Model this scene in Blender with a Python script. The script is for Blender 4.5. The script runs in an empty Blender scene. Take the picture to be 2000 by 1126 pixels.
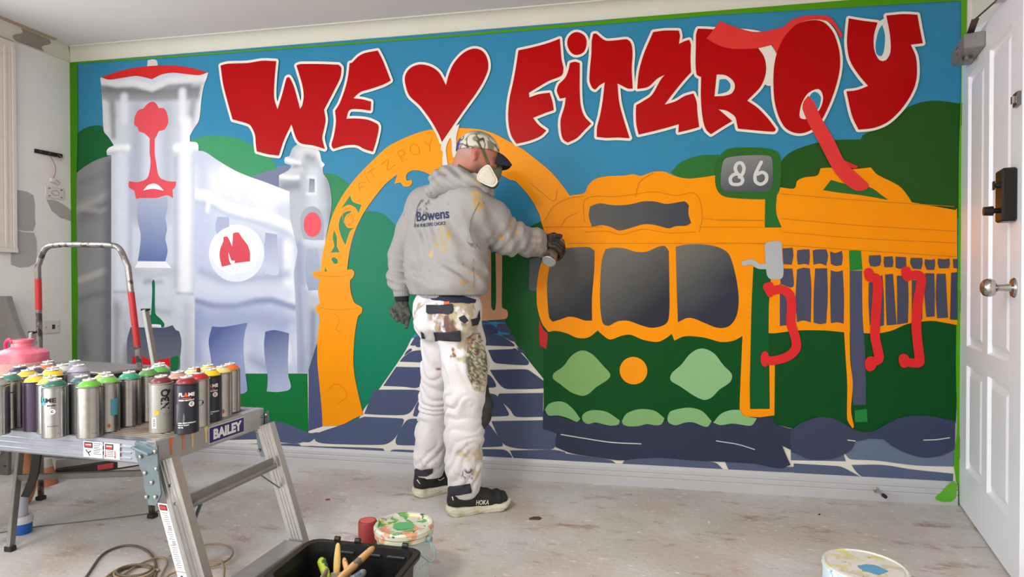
import bpy, bmesh, math, random
import numpy as np
from mathutils import Vector, Matrix, noise
from mathutils.geometry import delaunay_2d_cdt
from mathutils.bvhtree import BVHTree

scene = bpy.context.scene
COL = scene.collection
# ------------------------------------------------------------------ camera, light, exposure
cam_d = bpy.data.cameras.new('camera'); cam = bpy.data.objects.new('camera', cam_d); COL.objects.link(cam)
cam_d.sensor_width = 36.0; cam_d.lens = 36.0 * 1150 / 2000; cam_d.clip_start = 0.05
YAW, PITCH, ROLL = 0.180326, -0.009616, -0.000914
cf = Vector((-math.sin(YAW)*math.cos(PITCH), math.cos(YAW)*math.cos(PITCH), math.sin(PITCH)))
cr = Vector((math.cos(YAW), math.sin(YAW), 0)); cu = cr.cross(cf)
r2 = cr*math.cos(ROLL)+cu*math.sin(ROLL); u2 = -cr*math.sin(ROLL)+cu*math.cos(ROLL)
cam.matrix_world = Matrix(((r2.x, u2.x, -cf.x, 3.242129), (r2.y, u2.y, -cf.y, -3.012874), (r2.z, u2.z, -cf.z, 1.018272), (0, 0, 0, 1)))
scene.camera = cam
scene.view_settings.view_transform = 'Standard'; scene.view_settings.look = 'None'
scene.view_settings.gamma = 1.0; scene.view_settings.use_curve_mapping = False
scene.view_settings.exposure = 0.14
wd = bpy.data.worlds.new('world'); scene.world = wd; wd.use_nodes = True
wd.node_tree.nodes['Background'].inputs[0].default_value = (0.75, 0.82, 0.95, 1)
wd.node_tree.nodes['Background'].inputs[1].default_value = 0.5

def area(name, loc, rot, sx, sy, power, color):
    d = bpy.data.lights.new(name, 'AREA'); d.shape = 'RECTANGLE'; d.size = sx; d.size_y = sy
    d.energy = power; d.color = color
    o = bpy.data.objects.new(name, d); o.location = loc; o.rotation_euler = rot; COL.objects.link(o); return o
PI = math.pi
# daylight through the window in the left wall, and through the windows of the wall behind the camera
area('daylight_left_window', (0.07, -1.34, 1.66), (PI/2, 0, -PI/2), 1.35, 1.0, 18, (0.84, 0.92, 1.0))
area('daylight_left_window_b', (0.22, -3.55, 1.5), (PI/2, 0, -PI/2), 1.7, 1.4, 72, (0.90, 0.95, 1.0))
area('daylight_back_window', (1.5, -4.55, 1.5), (PI/2, 0, 0), 1.6, 1.5, 8, (1.0, 0.98, 0.95))
area('ceiling_lamp', (2.1, -3.1, 2.36), (0, 0, 0), 0.42, 0.42, 43, (1.0, 0.98, 0.95))
area('ceiling_lamp_b', (3.6, -2.2, 2.37), (0, 0, 0), 1.0, 1.0, 4, (1.0, 0.97, 0.92))

# ------------------------------------------------------------------ helpers
def lin(c):
    o = []
    for v in c[:3]:
        v = v/255.0
        o.append(v/12.92 if v <= 0.04045 else ((v+0.055)/1.055)**2.4)
    return tuple(o)

def new_mat(name, col, rough=0.6, metal=0.0, var=0.0, vscale=8.0, bump=0.0, bscale=60.0, spec=0.5, attr=None, trans=0.0, col2=None, thresh=None):
    m = bpy.data.materials.new(name); m.use_nodes = True
    nt = m.node_tree; N = nt.nodes; L = nt.links; b = N['Principled BSDF']
    b.inputs['Roughness'].default_value = rough; b.inputs['Metallic'].default_value = metal
    b.inputs['Specular IOR Level'].default_value = spec
    if trans: b.inputs['Transmission Weight'].default_value = trans
    tc = N.new('ShaderNodeTexCoord')
    if attr:
        a = N.new('ShaderNodeAttribute'); a.attribute_name = attr; base = a.outputs['Color']
    else:
        rgb = N.new('ShaderNodeRGB'); rgb.outputs[0].default_value = (*lin(col), 1); base = rgb.outputs[0]
    if col2 is not None:
        n = N.new('ShaderNodeTexNoise'); n.inputs['Scale'].default_value = vscale; n.inputs['Detail'].default_value = 6
        L.new(tc.outputs['Object'], n.inputs['Vector'])
        r = N.new('ShaderNodeValToRGB'); lo, hi = thresh or (0.45, 0.6)
        r.color_ramp.elements[0].position = lo; r.color_ramp.elements[1].position = hi
        L.new(n.outputs['Fac'], r.inputs[0])
        mx = N.new('ShaderNodeMix'); mx.data_type = 'RGBA'
        L.new(r.outputs[0], mx.inputs[0]); L.new(base, mx.inputs[6]); mx.inputs[7].default_value = (*lin(col2), 1); base = mx.outputs[2]
    if var:
        n = N.new('ShaderNodeTexNoise'); n.inputs['Scale'].default_value = vscale*1.7; n.inputs['Detail'].default_value = 8; n.inputs['Roughness'].default_value = 0.65
        L.new(tc.outputs['Object'], n.inputs['Vector'])
        mr = N.new('ShaderNodeMapRange'); mr.inputs[1].default_value = 0.25; mr.inputs[2].default_value = 0.75
        mr.inputs[3].default_value = 1-var; mr.inputs[4].default_value = 1+var
        L.new(n.outputs['Fac'], mr.inputs[0])
        h = N.new('ShaderNodeHueSaturation'); L.new(mr.outputs[0], h.inputs['Value']); L.new(base, h.inputs['Color']); base = h.outputs[0]
    L.new(base, b.inputs['Base Color'])
    if bump:
        n = N.new('ShaderNodeTexNoise'); n.inputs['Scale'].default_value = bscale; n.inputs['Detail'].default_value = 5
        L.new(tc.outputs['Object'], n.inputs['Vector'])
        bp = N.new('ShaderNodeBump'); bp.inputs['Strength'].default_value = bump; bp.inputs['Distance'].default_value = 0.01
        L.new(n.outputs['Fac'], bp.inputs['Height']); L.new(bp.outputs[0], b.inputs['Normal'])
    return m

_mc = {}
def M(col, rough=0.6, metal=0.0, var=0.06, **k):
    key = (tuple(col), rough, metal, var, tuple(sorted((a, str(v)) for a, v in k.items())))
    if key not in _mc: _mc[key] = new_mat('paint_or_metal', col, rough, metal, var, **k)
    return _mc[key]

def put(name, me, parent=None, mat=None, label=None, smooth=False):
    if isinstance(me, bmesh.types.BMesh):
        bm = me; me = bpy.data.meshes.new(name); bm.to_mesh(me); bm.free()
    o = bpy.data.objects.new(name, me); COL.objects.link(o)
    if mat is not None and not me.materials:
        for m in (mat if isinstance(mat, (list, tuple)) else [mat]): me.materials.append(m)
    if parent is not None: o.parent = parent
    if label: o['label'] = label
    if smooth:
        me.polygons.foreach_set('use_smooth', [True]*len(me.polygons))
        if smooth != 2:
            try: me.set_sharp_from_angle(angle=math.radians(38))
            except Exception: pass
    return o

def tag(o, label, cat, group=None):
    o['label'] = label; o['category'] = cat
    if group: o['group'] = group
    return o
def struct(o): o['kind'] = 'structure'; return o
def thing(name, label, cat, loc=(0, 0, 0), rz=0.0, group=None):
    o = bpy.data.objects.new(name, None); COL.objects.link(o); o.location = loc; o.rotation_euler = (0, 0, rz); o.empty_display_size = 0.05
    return tag(o, label, cat, group)

def frame(x=None, y=None, z=None, o=(0, 0, 0)):
    m = Matrix.Identity(4)
    for i, v in enumerate((x, y, z)):
        for j in range(3): m[j][i] = v[j]
    for j in range(3): m[j][3] = o[j]
    return m
def look(a, b, up=(0, 0, 1)):
    z = (Vector(b)-Vector(a)).normalized(); up = Vector(up)
    if abs(z.dot(up)) > 0.98: up = Vector((0, 1, 0))
    x = up.cross(z).normalized(); y = z.cross(x)
    return frame(x, y, z, a)

def box(bm, lo, hi, mtx=None, bev=0.0, seg=1):
    b = bmesh.new(); bmesh.ops.create_cube(b, size=1)
    lo = Vector(lo); hi = Vector(hi)
    for v in b.verts: v.co = Vector([lo[i]+(v.co[i]+0.5)*(hi[i]-lo[i]) for i in range(3)])
    if bev: bmesh.ops.bevel(b, geom=b.edges[:], offset=bev, segments=seg, affect='EDGES')
    return merge(bm, b, mtx)
def merge(bm, b, mtx=None):
    if mtx is not None: bmesh.ops.transform(b, matrix=mtx, verts=b.verts)
    me = bpy.data.meshes.new('t'); b.to_mesh(me); b.free(); bm.from_mesh(me); bpy.data.meshes.remove(me); return bm
def bar(bm, a, b, w, t, up=(0, 0, 1), bev=0.002):
    m = look(a, b, up); L = (Vector(b)-Vector(a)).length
    return box(bm, (-w/2, -t/2, 0), (w/2, t/2, L), m, bev)
def lathe(bm, prof, seg=40, mtx=None, cap=True):
    b = bmesh.new(); rings = []
    for r, z in prof:
        if r < 1e-6: rings.append([b.verts.new((0, 0, z))])
        else: rings.append([b.verts.new((r*math.cos(2*PI*i/seg), r*math.sin(2*PI*i/seg), z)) for i in range(seg)])
    for A, B in zip(rings, rings[1:]):
        for i in range(seg):
            j = (i+1) % seg
            if len(A) == 1 and len(B) == 1: continue
            if len(A) == 1: b.faces.new((A[0], B[j], B[i])) if False else b.faces.new((A[0], B[i], B[j])).normal_flip()
            elif len(B) == 1: b.faces.new((A[i], A[j], B[0]))
            else: b.faces.new((A[i], A[j], B[j], B[i]))
    bmesh.ops.recalc_face_normals(b, faces=b.faces[:])
    return merge(bm, b, mtx)
def cyl(bm, a, b_, r, r2=None, seg=20):
    L = (Vector(b_)-Vector(a)).length; r2 = r if r2 is None else r2
    return lathe(bm, [(0, 0), (r, 0), (r2, L), (0, L)], seg, look(a, b_))
def spline(pts, n=8, closed=False):
    P = [Vector(p) for p in pts]; out = []; N = len(P)
    rng = range(N if closed else N-1)
    for i in rng:
        p0 = P[(i-1) % N] if closed or i > 0 else P[0]*2-P[1]
        p1 = P[i]; p2 = P[(i+1) % N]
        p3 = P[(i+2) % N] if closed or i+2 < N else P[-1]*2-P[-2]
        for k in range(n):
            t = k/n
            out.append(0.5*((2*p1)+(p2-p0)*t+(2*p0-5*p1+4*p2-p3)*t*t+(3*p1-p0-3*p2+p3)*t**3))
    if not closed: out.append(P[-1])
    return out
def tube(bm, pts, r, seg=10, closed=False, sx=1.0):
    b = bmesh.new(); P = [Vector(p) for p in pts]; n = len(P); rings = []; prev = None
    for i in range(n):
        if closed: t = P[(i+1) % n]-P[i-1]
        else: t = P[min(i+1, n-1)]-P[max(i-1, 0)]
        t.normalize()
        if prev is None:
            u = Vector((0, 0, 1)) if abs(t.z) < 0.9 else Vector((1, 0, 0))
            u = (u-t*u.dot(t)).normalized()
        else: u = (prev-t*prev.dot(t)).normalized()
        prev = u; v = t.cross(u); rr = r[i] if isinstance(r, (list, tuple)) else r
        rings.append([b.verts.new(P[i]+u*math.cos(2*PI*k/seg)*rr+v*math.sin(2*PI*k/seg)*rr*sx) for k in range(seg)])
    m = n if closed else n-1
    for i in range(m):
        A = rings[i]; B = rings[(i+1) % n]
        for k in range(seg): b.faces.new((A[k], A[(k+1) % seg], B[(k+1) % seg], B[k]))
    if not closed:
        b.faces.new(rings[0][::-1]); b.faces.new(rings[-1])
    bmesh.ops.recalc_face_normals(b, faces=b.faces[:])
    return merge(bm, b)
def NB(): return bmesh.new()

def text2d(s, size, bold=0.0, shear=0.0, align='LEFT', wx=1.0):
    c = bpy.data.curves.new('t', 'FONT'); c.body = s; c.size = size; c.offset = bold; c.shear = shear; c.align_x = align; c.resolution_u = 3
    o = bpy.data.objects.new('t', c); COL.objects.link(o)
    dg = bpy.context.evaluated_depsgraph_get(); me = bpy.data.meshes.new_from_object(o.evaluated_get(dg))
    V = [(v.co.x*wx, v.co.y) for v in me.vertices]; F = [tuple(p.vertices) for p in me.polygons]
    bpy.data.objects.remove(o); bpy.data.curves.remove(c); bpy.data.meshes.remove(me)
    return V, F
def pyd(name, V, F):
    me = bpy.data.meshes.new(name); me.from_pydata([tuple(v) for v in V], [], F); me.update(); return me

# ------------------------------------------------------------------ planar painting tools (the mural and decals)
def corner_spline(pts, step):
    """pts: (x, y, sharp). Catmull-Rom between sharp corners, sampled every ~step."""
    n = len(pts); out = []
    for i in range(n):
        p1 = pts[i]; p2 = pts[(i+1) % n]
        p0 = pts[i-1] if not p1[2] else None; p3 = pts[(i+2) % n] if not p2[2] else None
        a = Vector(p1[:2]); b = Vector(p2[:2]); d = (b-a).length
        if d < 1e-6: continue
        m1 = (b-Vector(p0[:2]))*0.5 if p0 else (b-a)
        m2 = (Vector(p3[:2])-a)*0.5 if p3 else (b-a)
        # keep tangents from overshooting when spacing is uneven
        if m1.length > d: m1 = m1.normalized()*d
        if m2.length > d: m2 = m2.normalized()*d
        if p1[2] and p2[2]: k = 1
        else: k = max(2, min(10, int(d/step)))
        for j in range(k):
            t = j/k; t2 = t*t; t3 = t2*t
            out.append(a*(2*t3-3*t2+1)+m1*(t3-2*t2+t)+b*(3*t2-2*t3)+m2*(t3-t2))
    return out
def open_spline(pts, step):
    P = [(p[0], p[1], 0.0) for p in pts]
    out = []
    for v in spline(P, 6): out.append(Vector((v.x, v.y)))
    return out
def strips(path, w, closed):
    fs = []; n = len(path)
    for i in range(n if closed else n-1):
        a = path[i]; b = path[(i+1) % n]; t = b-a
        if t.length < 1e-6: continue
        t = t.normalized(); nn = Vector((-t.y, t.x))*w
        e = t*(w*0.25)
        fs.append([a-e+nn, a-e-nn, b+e-nn, b+e+nn])
    for i, a in enumerate(path):
        fs.append([a+Vector((math.cos(k*PI/4), math.sin(k*PI/4)))*w for k in range(8)])
    return fs
def cdt(polys, extra=()):
    V = []; F = []
    for p in polys:
        area2 = sum(p[i].x*p[(i+1) % len(p)].y-p[(i+1) % len(p)].x*p[i].y for i in range(len(p)))
        if area2 < 0: p = p[::-1]
        F.append(list(range(len(V), len(V)+len(p)))); V += [Vector((q.x, q.y)) for q in p]
    V += [Vector((q[0], q[1])) for q in extra]
    r = delaunay_2d_cdt(V, [], F, 1, 1e-6)
    return [(v.x, v.y) for v in r[0]], [tuple(f) for f, og in zip(r[2], r[5]) if len(og)]
def parse_pts(s):
    out = []
    for t in s.split():
        sh = t.endswith('!'); a, b = t.rstrip('!').split(','); out.append((float(a)/1000, float(b)/1000, sh))
    return out
def seg_dist(X, Y, path):
    D = np.full(X.shape, 1e9)
    for (x0, y0), (x1, y1) in zip(path, path[1:]):
        dx, dy = x1-x0, y1-y0; l2 = dx*dx+dy*dy+1e-12
        t = np.clip(((X-x0)*dx+(Y-y0)*dy)/l2, 0, 1)
        D = np.minimum(D, np.hypot(X-x0-t*dx, Y-y0-t*dy))
    return D

# ------------------------------------------------------------------ numpy noise + implicit surfaces for cloth and bodies
_rs = np.random.RandomState(7); _TB = _rs.rand(4096).astype(np.float32)
def vnoise(X, Y, Z):
    xi = np.floor(X).astype(np.int64); yi = np.floor(Y).astype(np.int64); zi = np.floor(Z).astype(np.int64)
    fx = X-xi; fy = Y-yi; fz = Z-zi
    fx = fx*fx*(3-2*fx); fy = fy*fy*(3-2*fy); fz = fz*fz*(3-2*fz)
    def h(a, b, c): return _TB[(a*73+b*1931+c*3571+(a*b) % 97) & 4095]
    r = 0
    for dx in (0, 1):
        for dy in (0, 1):
            for dz in (0, 1):
                w = (fx if dx else 1-fx)*(fy if dy else 1-fy)*(fz if dz else 1-fz)
                r = r+w*h(xi+dx, yi+dy, zi+dz)
    return r
def fnoise(X, Y, Z, s, oct=3):
    r = 0; a = 1; t = 0
    for i in range(oct):
        r = r+a*vnoise(X*s+i*17.3, Y*s+i*5.1, Z*s+i*9.7); t += a; a *= 0.5; s *= 2.03
    return r/t

class Field:
    def __init__(s, lo, hi, h):
        s.lo = np.array(lo, float); s.h = h; s.n = np.ceil((np.array(hi)-s.lo)/h).astype(int)+1
        s.F = np.full(s.n, 0.2, np.float32)
        s.ax = [s.lo[i]+h*np.arange(s.n[i]) for i in range(3)]
    def block(s, lo, hi):
        a = np.maximum(0, np.floor((np.array(lo)-s.lo)/s.h).astype(int)); b = np.minimum(s.n, np.ceil((np.array(hi)-s.lo)/s.h).astype(int)+1)
        sl = tuple(slice(a[i], max(b[i], a[i])) for i in range(3))
        return sl, np.meshgrid(*[s.ax[i][sl[i]].astype(np.float32) for i in range(3)], indexing='ij')
    def comb(s, sl, d, k, op):
        A = s.F[sl]
        if op == 'add':
            if k > 0:
                h = np.clip(0.5+0.5*(A-d)/k, 0, 1); s.F[sl] = A*(1-h)+d*h-k*h*(1-h)
            else: s.F[sl] = np.minimum(A, d)
        elif op == 'sub':
            if k > 0:
                h = np.clip(0.5-0.5*(A+d)/k, 0, 1); s.F[sl] = A*(1-h)-d*h+k*h*(1-h)
            else: s.F[sl] = np.maximum(A, -d)
    def cone(s, a, b, ra, rb=None, k=0.02, op='add'):
        rb = ra if rb is None else rb; a = np.array(a, float); b = np.array(b, float); m = max(ra, rb)+3*s.h+k+0.02
        sl, (X, Y, Z) = s.block(np.minimum(a, b)-m, np.maximum(a, b)+m)
        d = b-a; l2 = (d*d).sum()+1e-12
        t = np.clip(((X-a[0])*d[0]+(Y-a[1])*d[1]+(Z-a[2])*d[2])/l2, 0, 1)
        s.comb(sl, np.sqrt((X-a[0]-t*d[0])**2+(Y-a[1]-t*d[1])**2+(Z-a[2]-t*d[2])**2)-(ra+(rb-ra)*t), k, op)
    def chain(s, pts, k=0.02, op='add'):
        for p, q in zip(pts, pts[1:]): s.cone(p[:3], q[:3], p[3], q[3], k, op)
    def ell(s, c, r, R=None, k=0.02, op='add'):
        c = np.array(c, float); r = np.array(r, float); m = r.max()+3*s.h+k+0.02
        sl, (X, Y, Z) = s.block(c-m, c+m); X = X-c[0]; Y = Y-c[1]; Z = Z-c[2]
        if R is not None:
            X, Y, Z = (X*R[0][0]+Y*R[1][0]+Z*R[2][0], X*R[0][1]+Y*R[1][1]+Z*R[2][1], X*R[0][2]+Y*R[1][2]+Z*R[2][2])
        q0 = np.sqrt((X/r[0])**2+(Y/r[1])**2+(Z/r[2])**2); q1 = np.sqrt((X/r[0]**2)**2+(Y/r[1]**2)**2+(Z/r[2]**2)**2)+1e-9
        s.comb(sl, q0*(q0-1)/q1, k, op)
    def rbox(s, c, hs, rnd, R=None, k=0.01, op='add'):
        c = np.array(c, float); hs = np.array(hs, float); m = np.linalg.norm(hs)+3*s.h+k+0.02
        sl, (X, Y, Z) = s.block(c-m, c+m); X = X-c[0]; Y = Y-c[1]; Z = Z-c[2]
        if R is not None:
            X, Y, Z = (X*R[0][0]+Y*R[1][0]+Z*R[2][0], X*R[0][1]+Y*R[1][1]+Z*R[2][1], X*R[0][2]+Y*R[1][2]+Z*R[2][2])
        qx = np.abs(X)-hs[0]+rnd; qy = np.abs(Y)-hs[1]+rnd; qz = np.abs(Z)-hs[2]+rnd
        d = np.sqrt(np.maximum(qx, 0)**2+np.maximum(qy, 0)**2+np.maximum(qz, 0)**2)+np.minimum(np.maximum(qx, np.maximum(qy, qz)), 0)-rnd
        s.comb(sl, d, k, op)
    def cut(s, p, n):      # keep the side where (x-p).n < 0
        n = np.array(n, float); n /= np.linalg.norm(n)
        X, Y, Z = np.meshgrid(*[a.astype(np.float32) for a in s.ax], indexing='ij')
        s.F = np.maximum(s.F, (X-p[0])*n[0]+(Y-p[1])*n[1]+(Z-p[2])*n[2])
    def warp(s, fn):
        idx = np.where(np.abs(s.F) < 0.06)
        X = s.ax[0][idx[0]]; Y = s.ax[1][idx[1]]; Z = s.ax[2][idx[2]]
        s.F[idx] += fn(X, Y, Z).astype(np.float32)
    def mesh(s, name):
        F = s.F; F[0], F[-1] = 1, 1; F[:, 0], F[:, -1] = 1, 1; F[:, :, 0], F[:, :, -1] = 1, 1
        I = F < 0; n = np.array(F.shape)-1
        c = [(i, j, k) for i in (0, 1) for j in (0, 1) for k in (0, 1)]
        sub = lambda A, o: A[o[0]:o[0]+n[0], o[1]:o[1]+n[1], o[2]:o[2]+n[2]]
        cnt = sum(sub(I, o).astype(np.int8) for o in c)
        cells = np.argwhere((cnt > 0) & (cnt < 8)); vid = np.full(n, -1, np.int64); vid[tuple(cells.T)] = np.arange(len(cells))
        P = np.zeros((len(cells), 3)); W = np.zeros(len(cells))
        for o in c:
            for ax in range(3):
                if o[ax]: continue
                o2 = list(o); o2[ax] = 1
                A = F[tuple((cells+o).T)]; B = F[tuple((cells+o2).T)]
                m = (A < 0) != (B < 0); t = np.where(m, A/np.where(m, A-B, 1), 0)
                q = np.tile(np.array(o, float), (len(cells), 1)); q[:, ax] += t
                P[m] += q[m]; W[m] += 1
        V = s.lo+s.h*(cells+P/W[:, None]); faces = []
        for ax in range(3):
            a, b = (ax+1) % 3, (ax+2) % 3
            sl0 = [slice(1, -1)]*3; sl1 = [slice(1, -1)]*3; sl0[ax] = slice(0, -1); sl1[ax] = slice(1, None)
            A = I[tuple(sl0)]; B = I[tuple(sl1)]
            for flip, msk in ((False, A & ~B), (True, ~A & B)):
                e = np.argwhere(msk)+1; e[:, ax] -= 1
                q = []
                for da, db in ((0, 0), (-1, 0), (-1, -1), (0, -1)):
                    g = e.copy(); g[:, a] += da; g[:, b] += db; q.append(vid[tuple(g.T)])
                q = np.stack(q, 1)
                if flip: q = q[:, ::-1]
                faces.append(q[(q >= 0).all(1)])
        Fq = np.concatenate(faces)
        me = bpy.data.meshes.new(name); me.vertices.add(len(V)); me.vertices.foreach_set('co', V.ravel())
        me.loops.add(len(Fq)*4); me.polygons.add(len(Fq)); me.loops.foreach_set('vertex_index', Fq.ravel().astype(np.int32))
        me.polygons.foreach_set('loop_start', np.arange(len(Fq), dtype=np.int32)*4)
        me.update(calc_edges=True); me.validate()
        return me
def verts(me):
    a = np.empty(len(me.vertices)*3); me.vertices.foreach_get('co', a); return a.reshape(-1, 3)
def set_col(me, C, name='Col'):
    at = me.color_attributes.new(name, 'FLOAT_COLOR', 'POINT')
    at.data.foreach_set('color', np.concatenate([C, np.ones((len(C), 1))], 1).astype(np.float32).ravel())
def stains(me, base, spots, speck=None):
    """Paint stains with shapes of their own: spots = (centre, radius, colour, density)."""
    V = verts(me); C = np.tile(np.array(lin(base)), (len(V), 1)); X, Y, Z = V.T
    for (c, r, col, dens, sc) in spots:
        d = np.sqrt((X-c[0])**2+(Y-c[1])**2+((Z-c[2]))**2)/r
        n = fnoise(X+c[0]*3, Y, Z-c[2]*5, sc)
        m = np.clip((n-0.5+dens*(1-d))*9, 0, 1)*np.clip((1.25-d)*4, 0, 1)
        C = C*(1-m[:, None])+np.array(lin(col))*m[:, None]
    if speck:
        for col, thr, sc, sd in speck:
            n = vnoise(X*sc+sd, Y*sc, Z*sc); m = np.clip((n-thr)*14, 0, 1)
            C = C*(1-m[:, None])+np.array(lin(col))*m[:, None]
    set_col(me, C)

_bvh = {}
def bvh(ob):
    if ob.name not in _bvh:
        me = ob.data; mw = ob.matrix_world
        _bvh[ob.name] = BVHTree.FromPolygons([mw @ v.co for v in me.vertices], [tuple(p.vertices) for p in me.polygons])
    return _bvh[ob.name]
def decal(name, target, dirv, pts3, mat, off=0.0015, thick=0.0, grid=0.006, V2=None, F2=None, label=None, parent=None):
    """A patch sewn or printed on the target: outline pts3 lies on a plane y=const in front, and is laid on the surface."""
    y0 = pts3[0][1]; d = Vector(dirv).normalized(); T = bvh(target)
    if V2 is None:
        pl = [Vector((p[0], p[2])) for p in pts3]
        xs = [p.x for p in pl]; ys = [p.y for p in pl]; ex = []
        x = min(xs)+grid/2
        while x < max(xs):
            y = min(ys)+grid/2
            while y < max(ys):
                if inside(x, y, pl): ex.append((x+1e-5, y+1e-5))
                y += grid
            x += grid
        V2, F2 = cdt([pl], ex)
    W = []; bad = set()
    for i, (x, z) in enumerate(V2):
        o = Vector((x, y0, z)); h = T.ray_cast(o, d, 1.5)
        if h[0] is None: bad.add(i); W.append(o+d*0.3)
        else:
            n = h[1]; n = n if n.dot(d) < 0 else -n
            W.append(h[0]+n*off-d*0.001)
    F = [f for f in F2 if not any(i in bad for i in f)]
    if F:
        med = sorted((W[i]-Vector((V2[i][0], y0, V2[i][1]))).length for i in range(len(W)) if i not in bad)
        F = [f for f in F if max((W[f[k]]-W[f[k-1]]).length for k in range(len(f))) < 0.05]
    bm = NB(); vs = [bm.verts.new(w) for w in W]
    for f in F:
        try: bm.faces.new([vs[i] for i in f])
        except ValueError: pass
    for v in [v for v in bm.verts if not v.link_faces]: bm.verts.remove(v)
    bm.normal_update()
    if bm.faces and sum((f.normal.dot(d) for f in bm.faces)) > 0: bmesh.ops.reverse_faces(bm, faces=bm.faces[:])
    if thick:
        bmesh.ops.solidify(bm, geom=bm.faces[:], thickness=-thick)
    return put(name, bm, parent if parent is not None else target, mat, label, smooth=2)
def inside(x, y, pl):
    c = False; n = len(pl)
    for i in range(n):
        a = pl[i]; b = pl[i-1]
        if (a.y > y) != (b.y > y) and x < (b.x-a.x)*(y-a.y)/(b.y-a.y)+a.x: c = not c
    return c
# ------------------------------------------------------------------ the room
LW = -0.062946                   # the left wall is a little out of square
LD = Vector((math.sin(LW), -math.cos(LW), 0)); LNn = Vector((math.cos(LW), math.sin(LW), 0))
LFr = frame(-LD, LNn*-1, (0, 0, 1), (0, 0, 0))      # local: +x towards the corner, -y into the room
WX = 4.774069; HC = 2.34; HT = 2.41
m_plaster = new_mat('plaster_left', (234, 232, 228), 0.8, 0, 0.05, 2.5, 0.12, 30, spec=0.2)
m_white = new_mat('white_wall', (228, 222, 212), 0.7, 0, 0.03, 2.0, 0.05, 30, spec=0.3)
m_ceil = new_mat('ceiling_paint', (214, 211, 208), 0.85, 0, 0.03, 2.0, 0.05, 20, spec=0.2)
m_corn = new_mat('cornice_plaster', (214, 211, 197), 0.7, 0, 0.03, 3.0, 0.05, 25, spec=0.3)
m_trim = new_mat('gloss_trim_paint', (190, 190, 193), 0.38, 0, 0.04, 4.0, 0.03, 25)
m_door = new_mat('door_paint', (246, 249, 255), 0.35, 0, 0.02, 3.0)

def floor_mat():
    m = new_mat('concrete_floor', (168, 156, 144), 0.62, 0, 0.0, bump=0.25, bscale=35)
    nt = m.node_tree; N = nt.nodes; L = nt.links; b = N['Principled BSDF']; tc = N['Texture Coordinate']
    for l in list(b.inputs['Base Color'].links): L.remove(l)
    def ns(scale, det=6, rough=0.6, vec=None):
        n = N.new('ShaderNodeTexNoise'); n.inputs['Scale'].default_value = scale; n.inputs['Detail'].default_value = det; n.inputs['Roughness'].default_value = rough
        L.new(vec or tc.outputs['Object'], n.inputs['Vector']); return n.outputs['Fac']
    def ramp(f, a, b_, ca=(0, 0, 0, 1), cb=(1, 1, 1, 1)):
        r = N.new('ShaderNodeValToRGB'); r.color_ramp.elements[0].position = a; r.color_ramp.elements[1].position = b_
        r.color_ramp.elements[0].color = ca; r.color_ramp.elements[1].color = cb; L.new(f, r.inputs[0]); return r.outputs[0]
    def mix(f, a, b_):
        x = N.new('ShaderNodeMix'); x.data_type = 'RGBA'; L.new(f, x.inputs[0])
        for i, v in ((6, a), (7, b_)):
            if isinstance(v, tuple): x.inputs[i].default_value = (*lin(v), 1)
            else: L.new(v, x.inputs[i])
        return x.outputs[2]
    mp = N.new('ShaderNodeMapping'); mp.inputs['Scale'].default_value = (0.7, 1.6, 1); mp.inputs['Rotation'].default_value = (0, 0, 0.5); L.new(tc.outputs['Object'], mp.inputs['Vector'])
    c = mix(ramp(ns(1.6), 0.38, 0.62), (212, 209, 206), (192, 186, 180))
    c = mix(ramp(ns(3.1, 8, 0.7), 0.46, 0.68), c, (196, 182, 173))
    c = mix(ramp(ns(5.5, 10, 0.75, mp.outputs[0]), 0.55, 0.67), c, (160, 130, 116))
    c = mix(ramp(ns(2.2, 9, 0.7, mp.outputs[0]), 0.62, 0.74), c, (190, 166, 124))
    c = mix(ramp(ns(26, 6, 0.7, mp.outputs[0]), 0.605, 0.66), c, (232, 229, 224))
    c = mix(ramp(ns(70, 3, 0.6), 0.70, 0.74), c, (96, 84, 76))
    f = ns(120, 4, 0.7); h = N.new('ShaderNodeHueSaturation'); mr = N.new('ShaderNodeMapRange')
    mr.inputs[3].default_value = 0.88; mr.inputs[4].default_value = 1.12; L.new(f, mr.inputs[0]); L.new(mr.outputs[0], h.inputs['Value']); L.new(c, h.inputs['Color'])
    L.new(h.outputs[0], b.inputs['Base Color']); return m

bm = NB(); box(bm, (-0.6, -4.7, -0.1), (6.2, 0.16, 0.0)); struct(put('floor', bm, None, floor_mat()))
bm = NB(); box(bm, (-0.6, -4.7, HT), (6.2, 0.16, HT+0.1)); ceiling = struct(put('ceiling', bm, None, m_ceil))
bm = NB(); box(bm, (-0.15, 0.0, 0.0), (WX+0.2, 0.14, HT)); wall_back = struct(put('wall_back', bm, None, m_white))
bm = NB(); box(bm, (-0.5, -4.7, 0.0), (6.2, -4.6, HT)); struct(put('wall_front', bm, None, m_white))
bm = NB(); box(bm, (-4.8, -0.0, 0.0), (0.02, 0.12, HT)); wall_left = struct(put('wall_left', bm, None, m_plaster)); wall_left.matrix_world = LFr
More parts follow.
